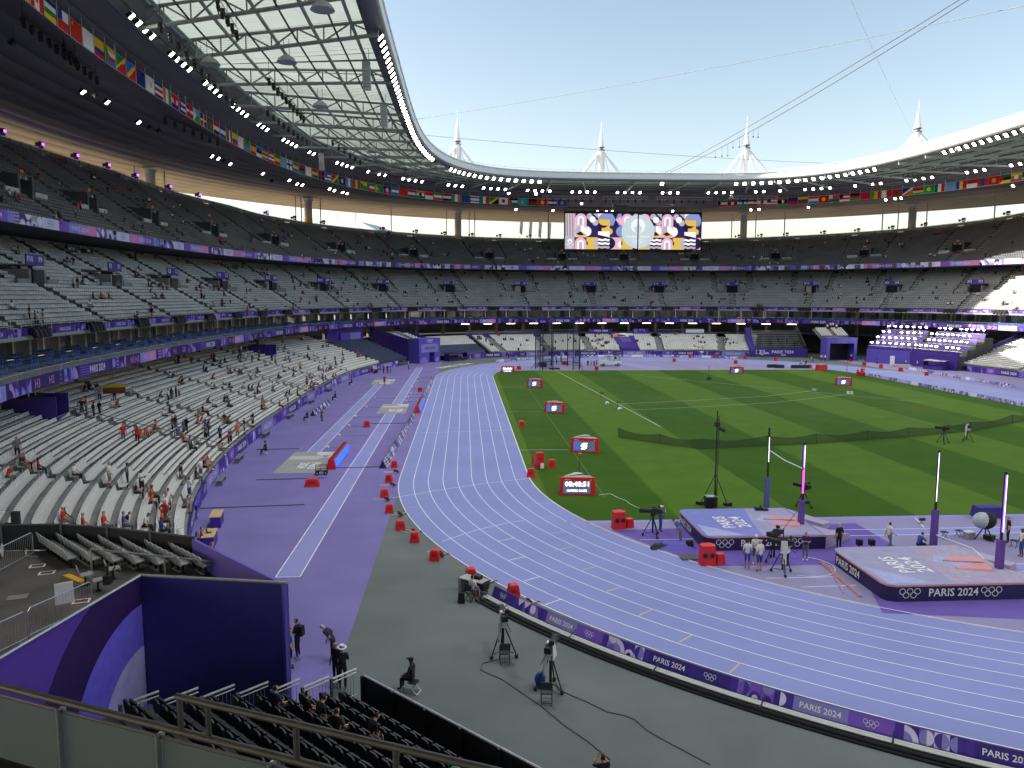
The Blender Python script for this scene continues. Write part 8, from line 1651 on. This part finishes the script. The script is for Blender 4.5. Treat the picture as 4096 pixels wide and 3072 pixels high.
# terrace pieces beside the gates, dugouts
tc0, tc1 = R0.t_of(-47.5, 80), R0.t_of(-37.2, 89.2); cor = Tier('corner_terrace', R0, RLF, 1.15, 4.45, 13, tc0, tc1, 15, concrete, .52, seat_white); qn = cor.seats[:, 4] < 6; cor.finish(qn, 'corner_seats'); cor.sm = seat_navy; cor.finish(~qn, 'corner_navy_seats')
for i, (p, ang, w) in enumerate([((-44.6, 80.4), .86, 6.6), ((57.9, 52.5), -1.2, 4.6)]):
    o = thing('team_shelter', 'low violet team shelter %s' % ['right of the far left gate', 'before the violet commentary wall'][i], 'shelter', (p[0], p[1], .01), ang, 'violet shelters'); b = B(); b.box((0, .9, .45), (w, .1, .9)); b.box((0, -.6, .4), (w, .1, .8)); b.box((-w/2, .2, .9), (.1, 1.6, 1.8)); b.box((w/2, .2, .9), (.1, 1.6, 1.8)); b.obj('wall', violet_dk if i == 0 else violet, o); b = B(); b.hexa([(-w/2-.1, -.8, 1.75), (w/2+.1, -.8, 1.75), (w/2+.1, 1.2, 2.0), (-w/2-.1, 1.2, 2.0)], [(-w/2-.1, -.8, 1.85), (w/2+.1, -.8, 1.85), (w/2+.1, 1.2, 2.1), (-w/2-.1, 1.2, 2.1)]); b.obj('roof', violet_dk, o)
# wall band, railing and print above the far seats
xs_ = [-36, -34.6, -32.3, -21.7, -19.3, -10.7, -8.3, -1.4, 3.9, 8.3, 10.7, 23.8, 26.2]
for a_, c_, kind_ in ((-45, -34.8, 'w'), (-32.3, -21.7, 'r'), (-19.3, -10.7, 'd'), (-8.3, -1.6, 'p'), (4.0, 8.4, 'c'), (10.7, 23.8, 'r')):
    s0, s1 = RLF.s_of(a_, 104), RLF.s_of(c_, 104); o = new('parapet', None, bowl)
    b = B(); slab(b, RLF, s0, s1-s0, 4.4, 1.15, .15, 0); b.obj('parapet_board', violet, o)
    b = B(); q = Print()
    if kind_ == 'p': gH_dark(q, s1-s0, 1.05, 0)
    elif kind_ == 'c': gH_cells(q, s1-s0, 1.05, 3)
    if q.p: slab(b, RLF, s0, s1-s0, 5.56, 1.05, .1, 0); q.onto(b, (lambda sb: lambda x, y, dd: (lambda r: (r[0]+r[2]*dd, r[1]+r[3]*dd, 5.56+y))(RLF.at(sb+x)))(s0), .02); b.obj('printed_board', PALH, o)
    else:
        pts = [RLF.at(s_) for s_ in np.arange(s0, s1, .35)]; b.path([(x, y, 6.45) for x, y, _, _ in pts], .04, 0, 4); [b.tube((x, y, 5.5), (x, y, 6.45), .02, 0, 4) for x, y, _, _ in pts]; b.obj('railing', alu, o)
        if c_ == 23.8: b = B(); slab(b, RLF, s0+8, 5, 5.56, 1.0, .1, 0); b.obj('white_screen', white_p, o)
o = thing('sloping_banner', 'violet sloping banner covering the ramp in the middle of the far stand', 'banner'); b = B()
b.hexa([(-1.3, 95.2, .02), (3.6, 95.2, .02), (3.6, 105.2, .02), (-1.3, 105.2, .02)], [(-1.3, 95.2, 2.0), (3.6, 95.2, 1.9), (3.9, 105.2, 5.3), (-2.0, 105.2, 5.3)], 0); b.obj('ramp_cover', violet, o); b = B()
q = Print().rect(-2.0, 7.6, 2.0, 2.6, 0, 1).rect(0, 7.6, 2.3, 2.6, 1, 1).arc(.4, 7.8, 1.4, 0, 180, 2, 2).rect(2.3, 8.6, 1.5, 1.5, 1, 1).text('PARIS', 1.0, 5.6, .95, 3, 2, w=2.7, centre=True).text('2024', 1.0, 4.4, .95, 3, 2, w=2.6, centre=True); q.onto(b, lambda x, y, dd: (x, 95.2+y, 1.97+y*.335+dd), .02); b.obj('print', [mat_pk, white_p, violet_dk, lavender], o)
# aluminium bench block
o = thing('bench_scaffold', 'bare aluminium bench scaffold between the far stand and the right gate', 'scaffold stand', (31.5, 89.2, 0), -.18); n_ = 10
for k in range(n_):
    b = B(); y, z = .95*k+1.0, 2.3+.42*k; b.box((7.4, y, z+.42), (11.8-.4*(k < 4)*2, .3, .06)); b.box((7.4, y+.45, z+.02), (12, .6, .05)); b.obj('bench', alu, o)
    if k % 2 == 0: 
        b = B(); [b.tube((x, y, 0), (x, y, z+.4), .04, 0, 4) for x in (1.5, 4.4, 7.4, 10.4, 13.3)]; b.obj('scaffold_post', alu, o)
b = B()
for x in (1.3, 13.5):
    b.path([(x, 0, 3.3), (x, 10, 7.9)], .04, 0, 4); b.path([(x, 0, 2.8), (x, 10, 7.4)], .03, 0, 4); [b.tube((x, y, 2+.45*y), (x, y, 3.3+.46*y), .03, 0, 4) for y in range(0, 11, 2)]
b.obj('side_rail', alu, o); b = B(); b.hexa([(0, 0, 0), (1.2, 0, 0), (1.2, 10.5, 0), (0, 10.5, 0)], [(0, 0, 1.6), (1.2, 0, 1.6), (1.2, 10.5, 7.2), (0, 10.5, 7.2)]); b.obj('side_wall', violet, o)
b = B(); b.box((7.4, 0, 1.2), (13.4, .2, 2.2)); q = Print().cells(1.2, .75, 1.1, 3, [0, 1, 2], 5).text('PARIS 2024', 5.2, 1.0, .75, 3, 2, w=5.4); q.onto(b, lambda x, y, dd: (x, -.11-dd, y), .015); b.obj('front_board', [violet, lavender, hm('D6D4E8'), white_t], o)
for i, (x, k) in enumerate([(5.2, 1), (7.4, 2), (9.6, 2), (12, 1), (11.2, 0)]): person('bend', tuple(Matrix.Rotation(-.18, 3, 'Z')@Vector((x, .95*k+1.4, 0))+Vector((31.5, 89.2, 2.35+.42*k))), 1.5+i, 'k', 'k', 'worker in black on the bare bench scaffold, %s from the left' % ['first', 'second', 'third', 'fifth', 'fourth'][i])
# white seats above the right gate, crowd on it
o = thing('gate_stand', 'small block of white seats above the wide right gate', 'stand', (49.25, 80, 0)); b = B(); [b.box((0, .8*k+.4, 5.6+.36*k-.2), (7.4, .8, .4)) for k in range(6)]; b.obj('steps', concrete, o)
for k in range(5):
    for s_ in range(12):
        if s_ in (5, 6): continue
        b = B(); b.box((0, 0, .42), (.42, .4, .06)); b.box((0, .2, .6), (.42, .06, .4)); c_ = b.obj('seat', seat_white, o); c_.location = (-3.2+.58*s_, .8*k+.4, 5.6+.36*k)
for i, (x, k) in enumerate([(-.4, 4), (.8, 5), (1.4, 5), (2.0, 4)]): person('stand', (49.25+x, 80.5+.8*k, 5.62+.36*k), 3.0, 'w', 'k', 'person in white shirt above the wide right gate, %s from the left' % ['first', 'second', 'third', 'fourth'][i])
# commentary tribune with desk lamps
ct = thing('commentary_stand', 'violet commentary stand with rows of desks right of the wide gate', 'stand'); W0 = [Vector((53.6, 72.5, 0)), Vector((58.5, 62.7, 0)), Vector((61.0, 49.4, 0))]
for p, q_ in zip(W0[:-1], W0[1:]): b = B(); wall(b, q_, p, .01, 3.2, .2, 0); b.obj('front_wall', violet_mid if p is W0[0] else violet, ct)
lamps = 0; lampm = em('FFF6E4', 30)
for r_ in range(4):
    z = 3.0+1.25*r_; pts = []
    for p, q_ in zip(W0[:-1], W0[1:]):
        d = (q_-p).normalized(); o_ = Vector((-d.y, d.x, 0)); o_ = o_ if o_.x > 0 else -o_; n_ = int((q_-p).length/1.45)
        pts += [(p.lerp(q_, (j+.3)/n_)+o_*(.6+2.1*r_), o_, d) for j in range(n_)]
    for j, (c_, o_, d) in enumerate(pts):
        b = B(); a = math.atan2(d.y, d.x); b.box((c_.x+o_.x*.9, c_.y+o_.y*.9, z/2), (1.5, 2.3, z), 0, a); b.box((c_.x, c_.y, z+.45), (1.46, .08, .9), 1, a); b.box((c_.x+o_.x*.3, c_.y+o_.y*.3, z+.9), (1.46, .6, .05), 2, a); b.obj('desk', [conc_dark, violet, mat('desk_lilac', (.28, .25, .42), .6)], ct)
        if (r_*5+j) % 13 == 12: continue
        l_ = thing('desk_lamp', 'bright desk lamp on the %s row of the commentary stand, %s from the left' % (['lowest', 'second', 'third', 'top'][r_], ORD[j+1].replace('front', 'first')), 'lamp', (c_.x+o_.x*.25, c_.y+o_.y*.25, z+.93), a, 'desk lamps of the commentary stand'); b = B(); b.tube((0, 0, 0), (0, 0, .75), .03, 0, 4); b.obj('stem', alu, l_); b = B(); b.box((0, 0, .82), (.42, .34, .16), 0, 0, .7); b.obj('lamp_head', lampm, l_); lamps += 1
b = B(); b.box((0, 0, 1.05), (.95, .5, 2.0), 0, 0, .98); b.obj('white_cabinet', white_p, None, loc=G(3568, 1460)+up(.01), rz=-.5, label='tall white cabinet standing against the violet commentary wall', cat='cabinet')
person('stand', G(3508, 1458)+up(.01), 1.5, 'k', 'k', 'person in black standing against the violet commentary wall')
# end wall of the sunlit right stand
p0, p1 = Vector(lor.at(tr0, 0, 0)), Vector(lor.at(tr0, 18, 1)); b = B(); b.hexa([(p0.x, p0.y, .01), (p1.x, p1.y, .01), (p1.x+.1, p1.y+.3, .01), (p0.x+.1, p0.y+.3, .01)], [(p0.x, p0.y, 2.4), (p1.x, p1.y, 8.0), (p1.x+.1, p1.y+.3, 8.0), (p0.x+.1, p0.y+.3, 2.4)]); b.obj('end_wall', violet, bowl)
# officials and gear near the finish
for i, (u, v, ps, c) in enumerate([(3285, 1446, 'stand', 'w'), (3300, 1447, 'hips', 'w'), (3245, 1447, 'sit', 'w'), (3385, 1436, 'bend', 'w'), (3404, 1442, 'stand', 'w'), (3207, 1462, 'sit', 'w'), (3224, 1462, 'sit', 'k'), (3447, 1504, 'stand', 'r'), (3455, 1505, 'hips', 'r'), (3430, 1502, 'sit', 'r'), (3624, 1461, 'sit', 'w'), (3668, 1472, 'stand', 'w'), (1850, 1446, 'stand', 'g'), (2034, 1440, 'stand', 'k'), (2680, 1427, 'stand', 'k'), (2836, 1420, 'stand', 'k'), (2850, 1420, 'stand', 'g'), (3063, 1428, 'stand', 'w'), (3076, 1428, 'stand', 'w'), (3048, 1430, 'crouch', 'w'), (4090, 1512, 'sit', 'k')]):
    person(ps, G(u, v)+up(.012), 2.5+i, c, 'k', ['white-shirted official left of the wide gate', 'second white-shirted official left of the wide gate', 'white-shirted man seated before the bench scaffold', 'white-shirted man bending in the wide gate', 'white-shirted man standing in the wide gate', 'white-shirted timekeeper at the dark far desk', 'dark-shirted timekeeper at the dark far desk', 'red-shirted judge at the finish, left', 'red-shirted judge at the finish, right', 'red-shirted judge seated at the finish', 'man in white behind the equipment by the commentary wall', 'person in white by the shelter', 'person in grey beside the far left shelter', 'person in black by the far hoarding at the left', 'person in black before the far stand stairs', 'left person at the gap of the far hoarding', 'right person at the gap of the far hoarding', 'left of two in white before the scaffold stand', 'right of two in white before the scaffold stand', 'person in white crouching before the scaffold stand', 'person in black seated before the sunlit hoarding'][i])
for i, (u, v, w) in enumerate([(3090, 1470, 2.4), (3118, 1472, 1.9), (3200, 1473, 4.0)]): b = B(); b.box((0, 0, .35), (w, .9, .7), 0, 0, .9); b.obj('dark_case', mat('case_navy', (.02, .022, .05), .6), None, loc=G(u, v)+up(.012), label='dark equipment case on the far right of the bend, %s' % ['left', 'middle', 'long right one'][i], cat='case', group='dark cases on the far bend')
o = thing('finish_post', 'thin red and white finish post on the inside of the right straight', 'post', G(3387, 1494)+up(.012)); b = B(); b.tube((0, 0, 0), (0, 0, 2.6), .07, 0, 6); b.obj('post', mat('post_rosy', (.4, .2, .25), .6), o)
for i, (u, v) in enumerate([(3435, 1503), (3450, 1506)]): b = B(); b.box((0, 0, .75), (1.6, .6, .05)); b.box((-.7, 0, .37), (.06, .5, .74)); b.box((.7, 0, .37), (.06, .5, .74)); b.obj('red_table', red_p, None, loc=G(u, v)+up(.012), rz=.8, label='red judges table at the finish, %s' % ['left', 'right'][i], cat='table', group='red tables at the finish')
b = B(); b.box((0, 0, .3), (1.5, .05, .6)); b.obj('small_banner', mat('teal_banner', (.05, .42, .50), .6), None, loc=G(3444, 1449)+up(.01), label='small turquoise board right of the wide gate', cat='board')
b = B(); b.box((0, 0, .3), (4.5, 1.6, .5), 0, .2, .8); b.obj('pale_mats', mat('mat_pale', (.4, .38, .36), .8), None, loc=G(3605, 1468)+up(.01), rz=-.6, label='stack of pale mats before the violet commentary wall', cat='mats')
# black moving lights along the narrow banner of the middle tier
MH = head_mesh(); kk = 0
for s_ in np.arange(RC.s_of(-80, -50), RC.s_of(78, 40), 12.5):
    for j in range(4):
        x, y, nx, ny = RC.at(s_+.85*j); kk += 1
        o = thing('banner_light', 'black moving light clamped on the narrow banner of the middle tier', 'stage light', (x+nx*.75, y+ny*.75, 12.35), math.atan2(-nx, ny), 'moving lights on the narrow banner'); b = None
        new('lamp_body', BHM if kk > 1 else (BHM := (lambda b: (b.box((0, -.15, .12), (.5, .5, .3)), b.box((-.3, .1, -.2), (.1, .25, .6)), b.box((.3, .1, -.2), (.1, .25, .6)), b.tube((0, .05, .05), (0, .25, -.65), .24, 0, 8, .28), b.mesh('lamp_body', [black]))[-1])(B())), o)
# ================================================================== terrace seats: the 300 that show largest stand alone
dist = np.linalg.norm(low.seats[:, :3]-CAM, axis=1); px, w = PX(low.seats[:, :3]+np.array([0, 0, .5]))
inv = (px[:, 0] > 0) & (px[:, 0] < 4096) & (px[:, 1] < 2110) & (px[:, 1] > 1300) & (px[:, 0] < 1000)
order = np.argsort(np.where(inv, dist, 1e9))[:300]; skip = np.zeros(len(dist), bool); skip[order] = True
one = B(); w_ = .44
one.hexa([(-w_/2, -.17, .38), (w_/2, -.17, .38), (w_/2, .20, .40), (-w_/2, .20, .40)], [(-w_/2, -.17, .43), (w_/2, -.17, .43), (w_/2, .23, .46), (-w_/2, .23, .46)]); one.hexa([(-w_/2, -.22, .36), (w_/2, -.22, .36), (w_/2, -.17, .36), (-w_/2, -.17, .36)], [(-w_*.46, -.30, .76), (w_*.46, -.30, .76), (w_*.46, -.26, .76), (-w_*.46, -.26, .76)]); one.hexa([(-w_*.46, -.30, .76), (w_*.46, -.30, .76), (w_*.46, -.26, .76), (-w_*.46, -.26, .76)], [(-w_*.3, -.32, .83), (w_*.3, -.32, .83), (w_*.3, -.285, .83), (-w_*.3, -.285, .83)]); one.box((0, -.02, .19), (.08, .08, .38))
SM = one.mesh('stadium_seat', [seat_white]); cnt = {}
for i in sorted(order, key=lambda i: (low.seats[i, 4], px[i, 0])):
    x, y, z, a, r_ = low.seats[i]; r_ = int(r_); cnt[r_] = cnt.get(r_, 0)+1
    new('terrace_chair', SM, None, (x, y, z), a, 'pale grey seat in the %s row of the left lower stand, near end' % ORD[r_+1], 'seat', 'pale seats of the left lower stand, %s row' % ORD[r_+1])
low.finish(skip, 'lower_seats'); mid.finish(None, 'middle_seats'); upp.finish(None, 'upper_seats'); lof.finish(None, 'far_seats'); lor.finish(None, 'right_seats')
